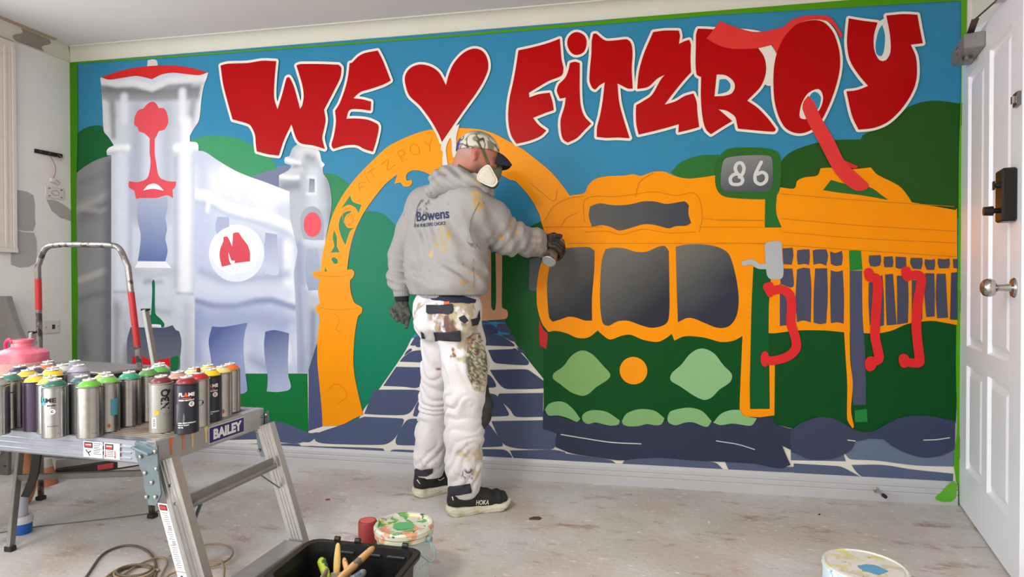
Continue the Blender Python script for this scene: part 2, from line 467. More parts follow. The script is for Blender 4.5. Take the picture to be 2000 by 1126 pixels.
# right wall with the doorway
bm = NB(); box(bm, (WX+0.035, -0.055, 0), (WX+0.16, 0.0, HT)); box(bm, (WX+0.035, -4.6, 0), (WX+0.16, -0.93, HT)); box(bm, (WX+0.035, -0.93, 2.075), (WX+0.16, -0.055, HT))
struct(put('wall_right', bm, None, m_white))
bm = NB(); box(bm, (WX+0.9, -1.8, 0), (WX+1.0, 0.5, HT)); struct(put('wall_hallway', bm, None, m_white))
bm = NB()
box(bm, (WX+0.02, -0.935, 0), (WX+0.165, -0.905, 2.07), bev=0.002); box(bm, (WX+0.02, -0.075, 0), (WX+0.165, -0.045, 2.07), bev=0.002); box(bm, (WX+0.02, -0.935, 2.05), (WX+0.165, -0.045, 2.08), bev=0.002)
box(bm, (WX+0.012, -1.0, 0), (WX+0.035, -0.93, 2.14), bev=0.004); box(bm, (WX+0.012, -1.0, 2.075), (WX+0.035, -0.01, 2.14), bev=0.004)
struct(put('trim_1', bm, None, m_door))

# cornice: a cove along the back, left and right walls
def cove(L_, name, mtx, mitre0=0, mitre1=0, mat=m_corn):
    c = HT-HC; prof = [(0, 0), (0.006, 0), (0.006, 0.006)]
    for i in range(9):
        a = i/8*PI/2; prof.append((c-(c-0.006)*math.cos(a)+0.0, 0.006+(c-0.014)*math.sin(a)) if False else (0.006+(c-0.012)*(1-math.cos(a)), 0.006+(c-0.012)*math.sin(a)))
    prof += [(c, c-0.006), (c, c+0.001), (0, c+0.001)]
    bm = NB(); A = [bm.verts.new((0+d*mitre0, -d, HC+z)) for d, z in prof]; B = [bm.verts.new((L_-d*mitre1, -d, HC+z)) for d, z in prof]
    n = len(prof)
    for i in range(n): bm.faces.new((A[i], A[(i+1) % n], B[(i+1) % n], B[i]))
    bm.faces.new(A); bm.faces.new(B[::-1]); bmesh.ops.recalc_face_normals(bm, faces=bm.faces[:])
    bmesh.ops.transform(bm, matrix=mtx, verts=bm.verts)
    return struct(put(name, bm, None, mat, smooth=True))
cove(WX+0.03, 'trim_2', Matrix.Identity(4), 1, 1)
cL = cove(4.6, 'trim_3', LFr @ Matrix.Translation((-4.6, 0, 0)), 0, 1)
cove(4.5, 'trim_4', frame((0, -1, 0), (1, 0, 0), (0, 0, 1), (WX+0.035, 0, 0)) @ Matrix.Identity(4), 1, 0)

# skirting board on the mural wall: stepped profile, painted pale grey
def skirting(name, x0, x1, mtx, mat):
    prof = [(0, 0), (0.016, 0), (0.016, 0.042), (0.012, 0.046), (0.0155, 0.050), (0.0155, 0.066), (0.011, 0.071), (0.014, 0.075), (0.013, 0.09), (0.007, 0.1), (0.004, 0.106), (0, 0.108)]
    bm = NB(); A = [bm.verts.new((x0, -d, z)) for d, z in prof]; B = [bm.verts.new((x1, -d, z)) for d, z in prof]; n = len(prof)
    for i in range(n): bm.faces.new((A[i], A[(i+1) % n], B[(i+1) % n], B[i]))
    bm.faces.new(A); bm.faces.new(B[::-1]); bmesh.ops.recalc_face_normals(bm, faces=bm.faces[:])
    if mtx: bmesh.ops.transform(bm, matrix=mtx, verts=bm.verts)
    return struct(put(name, bm, None, mat))
skirting('baseboard_back', 0.0, WX-0.012, None, m_trim)
# green paint slopped over the end of the skirting
m_lime = new_mat('lime_paint', (96, 176, 34), 0.4, 0, 0.05)
o = put('paint_slop', pyd('slop', *(lambda P: ([(x, -0.0175, z) for x, z in P]+[(x, -0.0155, z) for x, z in P], [tuple(range(len(P)))[::-1]]+[(i, (i+1) % len(P), len(P)+(i+1) % len(P), len(P)+i) for i in range(len(P))]))([(4.672, 0.022), (4.70, 0.014), (4.735, 0.018), (4.752, 0.035), (4.757, 0.10), (4.745, 0.112), (4.732, 0.106), (4.715, 0.085), (4.69, 0.055), (4.668, 0.034)])), None, m_lime)
tag(o, 'lime green paint slopped over the right end of the skirting board', 'paint')

# left wall: window with architrave, daylight side, patches of filler, sockets
def lw(s, z, d=0.0): return LD*s + LNn*d + Vector((0, 0, z))
def lbox(bm, s0, s1, z0, z1, d0, d1, bev=0.002):
    return box(bm, (-s1, -d1, z0), (-s0, -d0, z1), LFr, bev)
m_win = new_mat('window_frame_paint', (222, 214, 204), 0.55, 0, 0.05, 12)
win = bpy.data.objects.new('window_1', None); COL.objects.link(win); struct(win); win.empty_display_size = 0.1
bm = NB()
for (d, t) in ((0.0, 0.02), (0.02, 0.012), (0.045, 0.018)): pass
for a, b_, t in ((0.325, 0.345, 0.024), (0.345, 0.37, 0.017), (0.37, 0.385, 0.022), (0.385, 0.415, 0.013)):
    lbox(bm, a, b_, 1.185, 2.30, 0, t)
for a, b_, t in ((2.15, 2.24, 0.02),): lbox(bm, a, b_, 1.185, 2.30, 0, t)
lbox(bm, 0.325, 2.24, 1.185, 1.21, 0, 0.03); lbox(bm, 0.345, 2.22, 1.21, 1.235, 0, 0.02); lbox(bm, 0.325, 2.24, 2.26, 2.33, 0, 0.02)
put('window_frame', bm, win, m_win)
bm = NB()
for a, b_ in ((0.415, 0.47), (1.25, 1.31), (2.10, 2.15)): lbox(bm, a, b_, 1.235, 2.26, 0, 0.01)
for a, b_ in ((1.235, 1.29), (1.73, 1.77), (2.21, 2.26)): lbox(bm, 0.415, 2.15, a, b_, 0, 0.009)
put('window_sash', bm, win, m_win)
m_glass = new_mat('window_glass', (235, 240, 245), 0.05, 0, 0, trans=0.9)
for a in (0.47, 1.31):
    for z in (1.29, 1.77): bm = NB(); lbox(bm, a, a+0.79-0.01, z, z+0.44, 0.002, 0.005, 0); put('pane', bm, win, m_glass)

def blob(cx, cz, w, h, seed, n=18, amp=0.16, sq=0.5):
    random.seed(seed); P = []
    for i in range(n):
        a = 2*PI*i/n; c, s_ = math.cos(a), math.sin(a)
        r = 1/((abs(c)**(2/sq*0.5+1)+abs(s_)**(2/sq*0.5+1))**(1/(2/sq*0.5+1)))
        r *= 1+random.uniform(-amp, amp)*0.5
        P.append((cx+w/2*c*r, cz+h/2*s_*r))
    return P
def wall_patch(name, P, col, d=0.0012, label=None, cat='filler patch'):
    V = [lw(s, z, d) for s, z in P]+[lw(s, z, 0.0) for s, z in P]; n = len(P)
    me = pyd(name, V, [tuple(range(n)), ] + [(i, i+n, (i+1) % n+n, (i+1) % n) for i in range(n)])
    bm = bmesh.new(); bm.from_mesh(me); bmesh.ops.recalc_face_normals(bm, faces=bm.faces[:])
    bpy.data.meshes.remove(me)
    o = put(name, bm, None, new_mat('filler', col, 0.85, 0, 0.06, 9, 0.1, 40, spec=0.1)); return tag(o, label, cat)
wall_patch('plaster_patch', [(0.322, 1.315), (0.322, 1.53), (0.29, 1.532), (0.25, 1.528), (0.222, 1.515), (0.214, 1.46), (0.216, 1.40), (0.212, 1.35), (0.225, 1.312), (0.27, 1.308)], (172, 170, 168), label='upper grey filler patch beside the window on the left wall')
wall_patch('plaster_patch', [(0.345, 1.18), (0.322, 1.19), (0.322, 1.31), (0.27, 1.302), (0.222, 1.304), (0.208, 1.27), (0.206, 1.20), (0.212, 1.135), (0.25, 1.11), (0.30, 1.105), (0.345, 1.12)], (176, 174, 172), 0.0016, label='lower grey filler patch beside the window on the left wall')
wall_patch('plaster_patch', [(0.15, 1.50), (0.12, 1.44), (0.07, 1.405), (0.02, 1.395), (0.004, 1.39), (0.004, 1.455), (0.03, 1.475), (0.06, 1.49), (0.10, 1.505)], (178, 174, 166), label='grey patch under the upper socket plate')
# bare plaster where the cornice was cut out, and the crack in the ceiling above the window
def cove_patch(s0, s1, col, label):
    c = HT-HC; V = []; F = []; n = 8; k = 12
    for i in range(k+1):
        s = s0+(s1-s0)*i/k
        for j in range(n+1):
            a = j/n*PI/2; wob = 0.006*math.sin(i*2.1+j)
            V.append(lw(s+(wob if i in (0, k) else 0)+0.012*math.sin(j*0.9), HC+0.006+(c-0.012)*math.sin(a)-0.0012*math.cos(a), 0.006+(c-0.012)*(1-math.cos(a))+0.0022))
    for i in range(k):
        for j in range(n): F.append((i*(n+1)+j, (i+1)*(n+1)+j, (i+1)*(n+1)+j+1, i*(n+1)+j+1))
    return tag(put('cornice_patch', pyd('p', V, F), None, new_mat('bare_plaster', col, 0.9, 0, 0.10, 14, 0.2, 50, spec=0.1), smooth=2), label, 'plaster patch')
cove_patch(0.16, 0.315, (150, 142, 134), 'bare grey plaster patch in the cornice above the window corner')
bm = NB(); lbox(bm, 0.16, 0.60, HT-0.006, HT-0.0005, 0.072, 0.10, 0); tag(put('ceiling_batten', bm, None, new_mat('old_wood', (176, 150, 124), 0.8, 0, 0.15, 20)), 'strip of bare brown timber showing where ceiling meets cornice', 'timber strip')

def plate(s0, s1, z0, z1, label, kind):
    t = thing('socket_plate', label, 'socket', lw((s0+s1)/2, (z0+z1)/2, 0.0))
    inv = t.matrix_basis.inverted() if False else Matrix.Translation(-t.location)
    bm = NB(); lbox(bm, s0, s1, z0, z1, 0.0, 0.008, 0.002); bmesh.ops.transform(bm, matrix=inv, verts=bm.verts); put('faceplate', bm, t, new_mat('old_plastic', (222, 216, 208), 0.5, 0, 0.06, 40))
    if kind:
        bm = NB(); c = (s0+s1)/2; zc = (z0+z1)/2
        tube(bm, [lw(c+0.022*math.cos(a*PI/8), zc+0.014*math.sin(a*PI/8), 0.009)+inv.translation for a in range(16)], 0.002, 6, True)
        put('recess_ring', bm, t, M((170, 165, 160)))
        for sx in (-0.036, 0.036):
            for sz in (-0.022, 0.022):
                bm = NB(); p = lw(c+sx, zc+sz, 0.0085)+inv.translation; box(bm, p-Vector((0.004, 0.004, 0.003)), p+Vector((0.004, 0.004, 0.003))); put('slot', bm, t, M((120, 116, 112)))
    else:
        bm = NB(); lbox(bm, s0+0.028, s0+0.046, z0+0.024, z0+0.05, 0.008, 0.0095, 0.0005); bmesh.ops.transform(bm, matrix=inv, verts=bm.verts); put('data_jack', bm, t, M((60, 62, 60), 0.5))
        for q in (0.01, 0.08):
            bm = NB(); p = lw(s0+q, (z0+z1)/2, 0.008)+inv.translation; cyl(bm, p, p+LNn*0.0015, 0.003, seg=8); put('screw', bm, t, M((130, 124, 118), 0.4, 0.6))
    return t
plate(0.05, 0.158, 1.512, 1.578, 'white double socket base with no cover, left wall beside the mural', True)
plate(0.083, 0.176, 0.728, 0.803, 'white data plate low on the left wall behind the ladder loop', False)
t = thing('wire_bracket', 'black metal bracket strip with loose wires, high on the left wall', 'bracket', lw(0.14, 1.767))
bm = NB(); box(bm, (-0.075, -0.014, -0.011), (0.075, -0.001, 0.011), Matrix.Rotation(-LW*-1, 4, 'Z') @ Matrix.Identity(4)); 
bmesh.ops.transform(bm, matrix=frame(-LD, -LNn, (0, 0, 1)) , verts=bm.verts); put('strip', bm, t, M((38, 36, 36), 0.5, 0.3))
for k in range(3):
    bm = NB(); p = -LD*(-0.05+0.05*k)+LNn*0.014; box(bm, p-Vector((0.006, 0.006, 0.006)), p+Vector((0.006, 0.006, 0.006)), None, 0.001); put('terminal', bm, t, M((70, 66, 62), 0.5))
def wire(name, pts, r, col, parent, n=8):
    bm = NB(); tube(bm, spline(pts, n), r, 6); return put(name, bm, parent, M(col, 0.5), smooth=2)
L0 = Vector(t.location)
wire('wire', [lw(0.135, 1.757, 0.01)-L0, lw(0.12, 1.72, 0.02)-L0, lw(0.108, 1.68, 0.018)-L0, lw(0.112, 1.64, 0.012)-L0, lw(0.118, 1.628, 0.01)-L0], 0.0016, (176, 92, 80), t)
wire('wire', [lw(0.10, 1.76, 0.012)-L0, lw(0.085, 1.742, 0.03)-L0, lw(0.078, 1.757, 0.025)-L0, lw(0.09, 1.772, 0.015)-L0], 0.0013, (190, 160, 120), t)
bm = NB(); box(bm, (-0.012, -0.02, -0.012), (0.012, 0, 0.012), frame(-LD, -LNn, (0, 0, 1), lw(0.123, 1.617)-L0), 0.002); put('connector_block', bm, t, M((225, 220, 214)))
wire('wire', [lw(0.118, 1.61, 0.012)-L0, lw(0.1, 1.59, 0.02)-L0, lw(0.085, 1.605, 0.02)-L0, lw(0.10, 1.62, 0.015)-L0], 0.0013, (200, 90, 80), t)

# ------------------------------------------------------------------ the mural: flat paint laid on the wall in thin coats
MURAL = """sky_paint|1|54,134,172|poly|36,2351! 4784,2393! 4776,764! 20,688!|
hill|1.6|118,124,152|poly|1151,1620! 1281,1652 1360,1669 1415,1674 1459,1650 1448,1489!|grey violet hill behind the white building
hill|2|28,98,52|poly|36,1911! 94,1942 158,1956 221,1949 283,1886 305,1804! 305,1724 34,1666!|
hill|2|62,148,98|poly|811,1836! 873,1859 961,1863 904,1865 974,1862 1078,1847 1169,1814 1248,1770 1321,1716 1362,1656! 1292,1646 1173,1609! 810,1679!|pale green hill behind the white building
hill|2|48,132,84|poly|1628,1624! 1688,1618 1741,1594 1789,1558! 1782,1502 1701,1053! 1587,1053!|
hill|2|38,84,28|poly|4361,1705! 4399,1729 4477,1776 4553,1827 4613,1848 4681,1850 4774,1831! 4777,1310! 4571,1331 3986,1413! 4003,1591 4042,1638 4107,1665 4179,1684 4235,1691 4353,1689|large dark green hill behind the tram roof
hill|2|48,112,50|poly|3492,1563! 3531,1605 3583,1630 3643,1643 3720,1642! 3720,1500! 3643,1512 3575,1523 3531,1537|
hill|2|16,124,92|poly|1750,996! 1811,1248 1874,1398 1913,1408 1987,1390 2071,1311 2134,1222 2220,1106 2334,997! 2333,833 2179,763 2101,641 1972,460 1872,332! 1821,256 1740,253|green hill seen through the left side of the arch
hill|2|28,88,42|poly|2854,1339! 2774,1301 2693,1236 2557,1158! 2556,830 2652,823! 2693,730 2773,625 2864,516! 2864,283 2959,287! 2959,1311!|dark green hill seen through the right side of the arch
lawn|2|22,116,58|poly|28,435! 1121,505! 1537,519! 1541,170! 1514,187 1414,210 1334,220 1005,235 25,132!|green lawn in front of the white building
chimney|2|214,208,196|poly|533,2318! 571,2321 595,2310 600,2274! 529,2278!|
paving_slab|2.3|78,86,126|poly|1544,688! 1561,683 1598,679! 1608,574 1621,421 1625,224! 1541,196!|upright blue grey slab beside the arch post
paving_slab|2.3|84,96,126|poly|975,117! 1238,134 1393,123 1494,128 1610,191! 1545,186 1393,235 1332,242! 976,218!|
statue_plinth|2.4|214,158,124|poly|2546,1219! 2579,1199 2582,895 2590,876! 2604,876! 2609,933 2606,1175! 2639,1170 2640,890 2667,876 2670,843 2653,829 2472,816! 2473,1220!|peach coloured plinth seen through the arch
paving_slab|2.5|76,86,118|poly|1927,438! 2101,444 2179,443 2203,425 2178,383 2139,325 2100,307 1972,302 1872,304!|
paving_slab|2.5|74,82,118|poly|1982,460! 2057,566! 2227,567! 2218,505 2179,457 2101,459|
paving_slab|2.5|74,82,118|poly|2076,594! 2101,623 2150,652 2228,661! 2227,592!|
paving_slab|2.5|74,82,118|poly|2101,627! 2116,651 2140,667 2146,656|
paving_slab|2.5|74,82,118|poly|2136,684! 2165,728 2194,736 2194,713 2160,682|
paving_slab|2.5|74,82,118|poly|2165,684 2194,708 2213,681 2179,674|
paving_slab|2.5|74,82,118|poly|2170,740! 2184,762 2228,764! 2228,746|
paving_slab|2.5|80,92,124|poly|1872,289! 2080,288 2100,282 2090,249 2041,172 1981,141 1739,131 1626,131 1585,141 1580,160 1606,190 1740,239|
paving_slab|2.5|80,92,124|poly|2115,278 2139,288 2227,292! 2226,148! 2060,144 2053,172 2080,230|
paving_slab|2.5|80,92,124|poly|1470,110! 1981,120 1991,94! 1470,81!|
paving_slab|2.5|80,92,124|poly|1996,91! 2041,117 2236,120! 2236,95!|
paving_slab|2.5|80,92,124|poly|1501,156! 1575,188 1608,187 1554,137 1501,132!|
paving_slab|2.5|78,88,120|poly|2154,317 2169,364 2198,402! 2227,403! 2227,301! 2154,303|
paving_slab|2.5|78,88,120|poly|2237,496! 2198,467 2237,448!|
paving_slab|2.5|84,96,126|poly|932,95! 1484,122 1494,104 1464,91 932,83!|
paving_slab|2.5|84,96,126|poly|1504,100! 1555,114 1694,108! 1694,91! 1504,89|
paving_slab|2.5|72,78,108|poly|2508,817! 2549,819 2575,807 2508,805!|
paving_slab|2.5|72,78,108|poly|2585,818! 2661,828! 2661,810!|
paving_slab|2.5|66,72,104|poly|2508,795! 2575,802 2605,788 2621,758 2564,745 2508,744!|
paving_slab|2.5|72,78,108|poly|2616,803 2661,803 2690,759 2682,756 2631,763 2613,783|
paving_slab|2.5|70,78,108|poly|2508,740! 2621,746 2707,697 2702,688 2570,690 2508,689!|
paving_slab|2.5|70,78,108|poly|2636,748! 2697,749! 2722,708! 2682,719|
paving_slab|2.5|70,78,108|poly|2565,667! 2692,674 2712,678 2782,610 2772,592 2610,598 2590,612|
paving_slab|2.5|70,78,108|poly|2717,685! 2752,671 2764,649! 2732,660|
paving_slab|2.5|70,78,108|poly|2575,562! 2767,570 2802,553 2862,510! 2860,476 2712,466 2651,469 2610,508|
paving_slab|2.5|74,82,112|poly|2625,440! 2857,451! 2854,327! 2712,323 2681,360 2618,418|
paving_slab|2.5|70,78,108|poly|2508,535! 2569,537 2605,493 2605,473 2507,465!|
paving_slab|2.5|74,82,112|poly|2507,429! 2605,433 2676,340 2671,325 2507,313!|
paving_slab|2.5|82,92,118|poly|2584,294! 2857,310! 2857,288! 2919,246! 2916,172 2862,159 2661,169 2590,276|
paving_slab|2.5|78,88,118|poly|2497,283! 2559,285 2640,184 2640,165 2497,151!|
paving_slab|2.5|80,90,122|poly|2403,137! 2651,147 2691,116 2686,101 2403,98!|
paving_slab|2.5|82,92,120|poly|2681,145! 2911,160 2970,151! 2970,98! 2711,102|
paving_slab|2.5|82,92,122|poly|2737,146! 2869,151 3022,140 3199,122 3231,103! 2913,93 2737,100!|
paving_slab|2.5|86,96,124|poly|3255,103! 3283,140 3373,151 3543,150 3704,137 3743,105!|
paving_slab|2.5|86,98,126|poly|3750,145! 3874,143 3989,132 4078,137! 4078,110! 3770,100!|
paving_slab|2.5|86,98,124|poly|4065,152! 4262,150 4288,143 4358,106! 4065,100!|
paving_slab|2.5|88,100,128|poly|4320,159! 4454,166 4580,152 4749,142! 4748,99! 4518,107 4372,105 4340,128|
paving_slab|2.5|104,118,142|poly|4333,275! 4378,287 4454,288! 4492,262 4555,230 4642,217 4703,231 4752,257! 4751,175! 4592,172 4429,185 4320,185 4304,193 4291,213!|
paving_slab|2.5|94,106,132|poly|4052,222! 4131,184 4217,188 4285,209! 4295,175! 4052,167!|
paving_slab|2.5|76,84,116|poly|2253,575! 2431,585! 2501,560 2495,498 2431,477! 2242,471! 2236,531|
paving_slab|2.5|76,86,118|poly|2241,444! 2459,450 2542,391 2556,343! 2298,325 2241,339!|
paving_slab|2.5|78,88,120|poly|2253,299! 2500,311 2569,244 2561,211! 2269,198!|
paving_slab|2.5|80,90,122|poly|2252,170! 2430,178 2500,173 2550,122! 2275,105!|
paving_slab|2.5|74,82,114|poly|2248,663! 2417,666 2459,618! 2253,603!|
paving_slab|2.5|72,80,112|poly|2262,745! 2417,748 2459,705! 2262,685!|
soft_small_tower|2.6|190,196,208|soft|1428,1498! 1370,1556! 1370,1620! 1428,1647 1444,1671 1405,1687 1407,1719 1433,1725 1452,1766 1499,1796 1537,1802 1583,1785 1617,1738 1628,1689 1647,1671 1635,1654 1639,1618 1665,1583 1680,1526 1686,1449 1672,1365 1657,1296 1633,1169! 1617,1081! 1615,895! 1605,713! 1537,515! 1471,514! 1458,1076! 1369,1132!|small round white turret with soft sprayed shading
soft_left_wing|3|146,147,150|soft|33,1672! 94,1712 184,1752 287,1775! 275,372! 21,379!|grey sprayed side wing of the building
soft_hall|3|208,216,236|soft|832,1779! 903,1771 984,1721 1088,1661 1179,1622 1292,1582 1434,1527! 1436,1380! 1482,1196! 1458,1076! 1472,803 1476,514! 816,496! 825,996! 830,1762!|white hall front with soft sprayed shading
tram_lower_body|3|8,76,30|poly|2854,812! 3948,800! 4771,927! 4758,376! 4532,390 4435,314! 4088,316 3902,347 2861,262!|dark green lower body of the tram
soft_tower|3.2|214,218,230|soft|212,2236! 219,2171 226,2057 233,1922 268,1880 302,1832! 267,1819 251,1800 256,1776! 284,1775! 271,371! 831,390! 839,1615! 840,1766! 864,1775! 865,1807 851,1827 809,1832! 809,1865! 837,1906 871,1957 886,2073 901,2143 920,2188 931,2219! 616,2260|white clock tower with soft sprayed shading
halo|3.3|228,232,244|ell|1102,1188,175,163|
window_oval|3.3|164,168,182|poly|1519,1262! 1503,1312 1498,1362 1512,1411 1543,1437 1581,1441 1612,1423 1634,1380 1640,1324 1638,1255! 1573,1255|
painted_window|3.4|168,178,206|poly|986,1397! 1057,1392! 1059,1334! 981,1292! 970,1350|
painted_window|3.4|160,170,200>200,206,224>1286,1287,1316,1072|poly|1286,1302! 1357,1290! 1360,1179 1363,1068 1281,1072! 1278,1216|
painted_window|3.4|120,130,146>170,176,186>1555,1593,1586,1522|poly|1555,1595! 1586,1592! 1585,1518! 1550,1521!|
painted_window|3.4|168,176,196>150,160,184>1550,1213,1547,976|poly|1538,1209! 1599,1210! 1614,1141 1611,981! 1547,976! 1533,1031 1528,1112|
painted_window|3.4|84,98,150>150,162,204>1008,751,1142,594|poly|945,770! 1008,768 1091,780 1172,795! 1153,734 1144,650 1152,539 1167,409 1141,391! 953,385! 939,571 923,684|
painted_window|3.4|86,98,146>176,186,216>1296,727,1415,435|poly|1281,745! 1337,755 1427,738! 1421,619 1421,509 1435,431 1365,408 1289,408! 1295,487 1280,579 1273,671|
painted_door|3.4|78,80,106>112,116,128>610,761,577,553|poly|407,759! 531,759 634,760 689,774! 712,745 731,739 746,681 738,591 722,512 385,503! 382,674|dark grey doorway of the tower
red_rag|3.5|205,40,48|poly|2835,825! 2862,771 2880,757 2872,678! 2840,702|
grey_mirror|3.5|92,98,104|poly|2787,1141! 2842,1150! 2847,1096 2822,978 2782,983!|
badge|3.5|246,246,250|ell|1098,1207,157,136|white round badge on the hall front
pink_oval|3.5|232,84,96|ell|1572,1341,53,68|pink red oval on the turret
roof|3.6|212,44,44|poly|220,2237! 310,2260 411,2276 503,2282 616,2281 729,2272 825,2252 927,2221! 876,2209 803,2218 706,2233 631,2229 563,2205! 510,2220 449,2231 348,2224 271,2221|red curved tower roof
emblem|3.6|222,78,88|poly|504,2038! 520,2054 547,2072 573,2074 596,2056 607,2036 637,2034 656,2014 667,1980 668,1947 644,1909 606,1901 594,1878 579,1859! 578,1773 586,1726 604,1641 652,1613 718,1605! 712,1574 694,1559! 697,1511! 658,1528 591,1514 518,1516 451,1513! 439,1561! 402,1583 403,1618! 470,1611 531,1638 550,1727 544,1774 545,1864! 507,1895 473,1907 465,1931 443,1945 443,1978 451,2004 470,2030|pink red tree shaped emblem on the tower
painted_window|3.6|168,176,200>96,116,168>567,1515,564,1154|poly|469,1517! 518,1516 591,1512 652,1521! 661,1460 645,1407 656,1333 644,1280 659,1206 643,1145! 460,1149! 473,1219 480,1304 462,1379 459,1454|tall wavy blue grey window of the tower
window_sill|3.7|236,238,246|poly|460,1144! 649,1143! 685,1105! 439,1110!|
red_bow|3.7|208,32,40|poly|418,584! 478,596! 553,566 664,583! 671,534 417,525!|
lawn_patch|3.7|26,108,60|poly|675,586! 728,591 722,508! 671,507!|
shovel|3.8|14,108,70|poly|563,1041! 573,1024 575,844 610,810 634,782 632,761! 614,761! 610,776 547,778 531,764! 507,767 511,795 547,837! 555,968 554,1024|dark green shovel shaped mark
shovel_gap|3.8|236,236,238|poly|535,762! 547,776 610,776 613,760! 571,766|
badge_letter|3.8|214,70,84|poly|1022,1280! 1048,1282 1078,1225! 1083,1301! 1115,1306 1139,1275 1175,1231 1189,1188 1188,1141! 1090,1131! 1118,1203! 1095,1145! 1071,1147! 1052,1197! 1058,1146 1071,1124! 1011,1111! 997,1168 1001,1212 1020,1255|red letter M on the round badge
emblem_gap|3.9|236,236,240|poly|500,1561! 531,1590 574,1599 610,1582 637,1555! 567,1568|
border_strip|4|66,138,18|poly|-1,2354! 54,2350! 53,1947 38,1488 44,996 37,565 42,9! -27,5!|lime green border stripe down the left edge
border_strip|4|82,150,20|poly|46,2341! 907,2330! 2420,2325! 3708,2344! 4171,2353! 4784,2379! 4784,2296! 3708,2319! 2420,2314! 907,2321! 46,2329!|lime green border stripe along the cornice
border_strip|4|90,165,25|poly|4767,2371! 4792,2369! 4784,904 4774,0! 4751,-1! 4759,105 4750,199 4762,341 4756,669 4762,1138 4763,1605 4770,1953|lime green border stripe down the right edge
arch|4|252,156,6|poly|1613,1065! 1619,1090 1630,1170 1658,1280 1691,1389 1745,1488 1798,1556 1862,1623 1936,1689 2019,1755 2133,1803 2224,1828 2315,1835 2391,1837 2419,1833 2518,1821 2596,1796 2673,1754 2749,1709 2835,1640 2900,1582 2956,1515 2994,1460! 2976,1360! 2848,1326! 2836,1373 2789,1458 2713,1545 2683,1553 2620,1587 2530,1611 2419,1621 2307,1606 2264,1590 2214,1611 2173,1620 2137,1614 2117,1593 2122,1565 2147,1569 2150,1550 2132,1534 2101,1537 2086,1557 2050,1550! 2060,1577 2067,1601! 1998,1550 1946,1492 1893,1425 1861,1376 1818,1287 1791,1189 1773,1064!|big yellow arch above the painter
arch_post|4.2|246,150,4|poly|1568,1072! 1584,1083 1620,1086 1774,1090 1806,1092 1819,1071 1809,1047 1794,1033 1798,967 1819,910 1844,896 1864,882 1859,854 1841,839 1823,759 1813,654 1812,560 1827,465 1867,301! 1811,275 1740,239 1627,227! 1625,296 1612,440 1599,573 1598,679 1603,746 1614,832 1593,861 1593,894 1614,904 1604,966 1607,1014 1615,1038 1584,1048|yellow turned post carrying the arch
tram_roof_and_frame|4.3|250,150,0|poly|2822,989! 2836,1083 2864,1167 2888,1204! 2848,1328! 2930,1454! 2994,1462! 3067,1474 3086,1511 3122,1542 3177,1554 3267,1555 3312,1560 3347,1550 3409,1569 3462,1567 3514,1543 3575,1530 3643,1534 3699,1541! 3936,1462! 3998,1474! 4063,1467 4075,1502 4107,1518 4164,1525 4179,1559! 4219,1560 4322,1550 4396,1555! 4424,1521 4486,1485 4524,1458 4555,1415 4570,1388! 4751,1348! 4757,1356! 4760,824! 4709,834 4656,842 4603,836 4550,825 4489,795 4427,781 4373,781! 4286,784 4206,791 4086,790 3979,775! 3963,775! 3951,775! 3880,774 3864,525! 3866,407! 3956,410! 3953,624! 3978,625! 3977,380! 3886,365 3831,371! 3818,401 3830,760! 3791,737 3732,729 3646,750 3560,754 3510,732! 3498,766! 3473,745 3429,724 3358,734 3296,758 3251,751 3197,732 3160,754 3135,777! 3087,741 3032,738 2976,761 2920,772 2883,766! 2850,811 2826,895|yellow front, roof and window frame of the tram
arch_cutout|4.4|46,132,86|poly|1796,1496! 1811,1461 1861,1443! 1845,1398! 1824,1430 1787,1445 1744,1428!|
arch_cutout|4.4|46,132,86|poly|1803,1410 1771,1408 1739,1378 1728,1329 1744,1269 1767,1224! 1781,1268 1797,1303 1821,1319! 1781,1320 1760,1353 1771,1388 1792,1399|
arch_cutout|4.4|46,132,86|poly|1701,1309! 1717,1269 1717,1219 1733,1187! 1679,1185! 1701,1219 1693,1269|
arch_cutout|4.4|46,132,86|poly|1684,1152 1700,1159 1720,1147 1720,1127 1700,1124|
arch_cutout|4.4|46,132,86|poly|1648,1105! 1659,1082! 1642,1082!|
green_patch|4.5|40,128,50|poly|4304,1169! 4356,1170! 4363,1078! 4307,1074!|
slate_post|4.5|76,80,104|poly|4307,1074! 4361,1074! 4364,867 4373,733 4378,613 4380,445! 4325,443! 4317,611 4310,786|slate grey pole beside the tram side windows
door_post|4.6|250,152,2|poly|4284,792! 4308,793! 4312,647 4323,539 4316,418 4329,341! 4323,331! 4300,375 4299,538 4290,689|
pencil_line|4.6|206,128,20|stroke:3.4|1599,1062 1692,1052 1794,1061|
pencil_line|4.6|206,128,20|stroke:3.4|1614,880 1722,871 1844,882|
pencil_line|4.6|206,128,20|stroke:3.4|1691,852 1732,824 1711,767 1737,748|
pencil_line|4.6|206,128,20|stroke:3.4|1658,422 1700,461 1751,444 1771,397 1720,357|
pencil_line|4.6|206,128,20|stroke:3.4|1792,1427 1755,1408 1760,1348 1797,1338 1813,1367 1798,1392 1778,1378|
route_box_stem|4.7|42,106,40|poly|3932,1445! 3985,1444! 3982,1356 4006,1282! 3930,1283!|
tram_door|4.8|14,88,42|poly|3879,1095! 3950,1084! 3958,1025 3950,902 3950,528! 3955,412! 3873,406! 3865,444! 3864,525! 3871,901|green door strip beside the tram front
roof_gap|4.8|46,104,42|poly|4189,1455! 4224,1502! 4283,1483 4393,1462 4440,1427 4471,1401! 4362,1425 4267,1440|
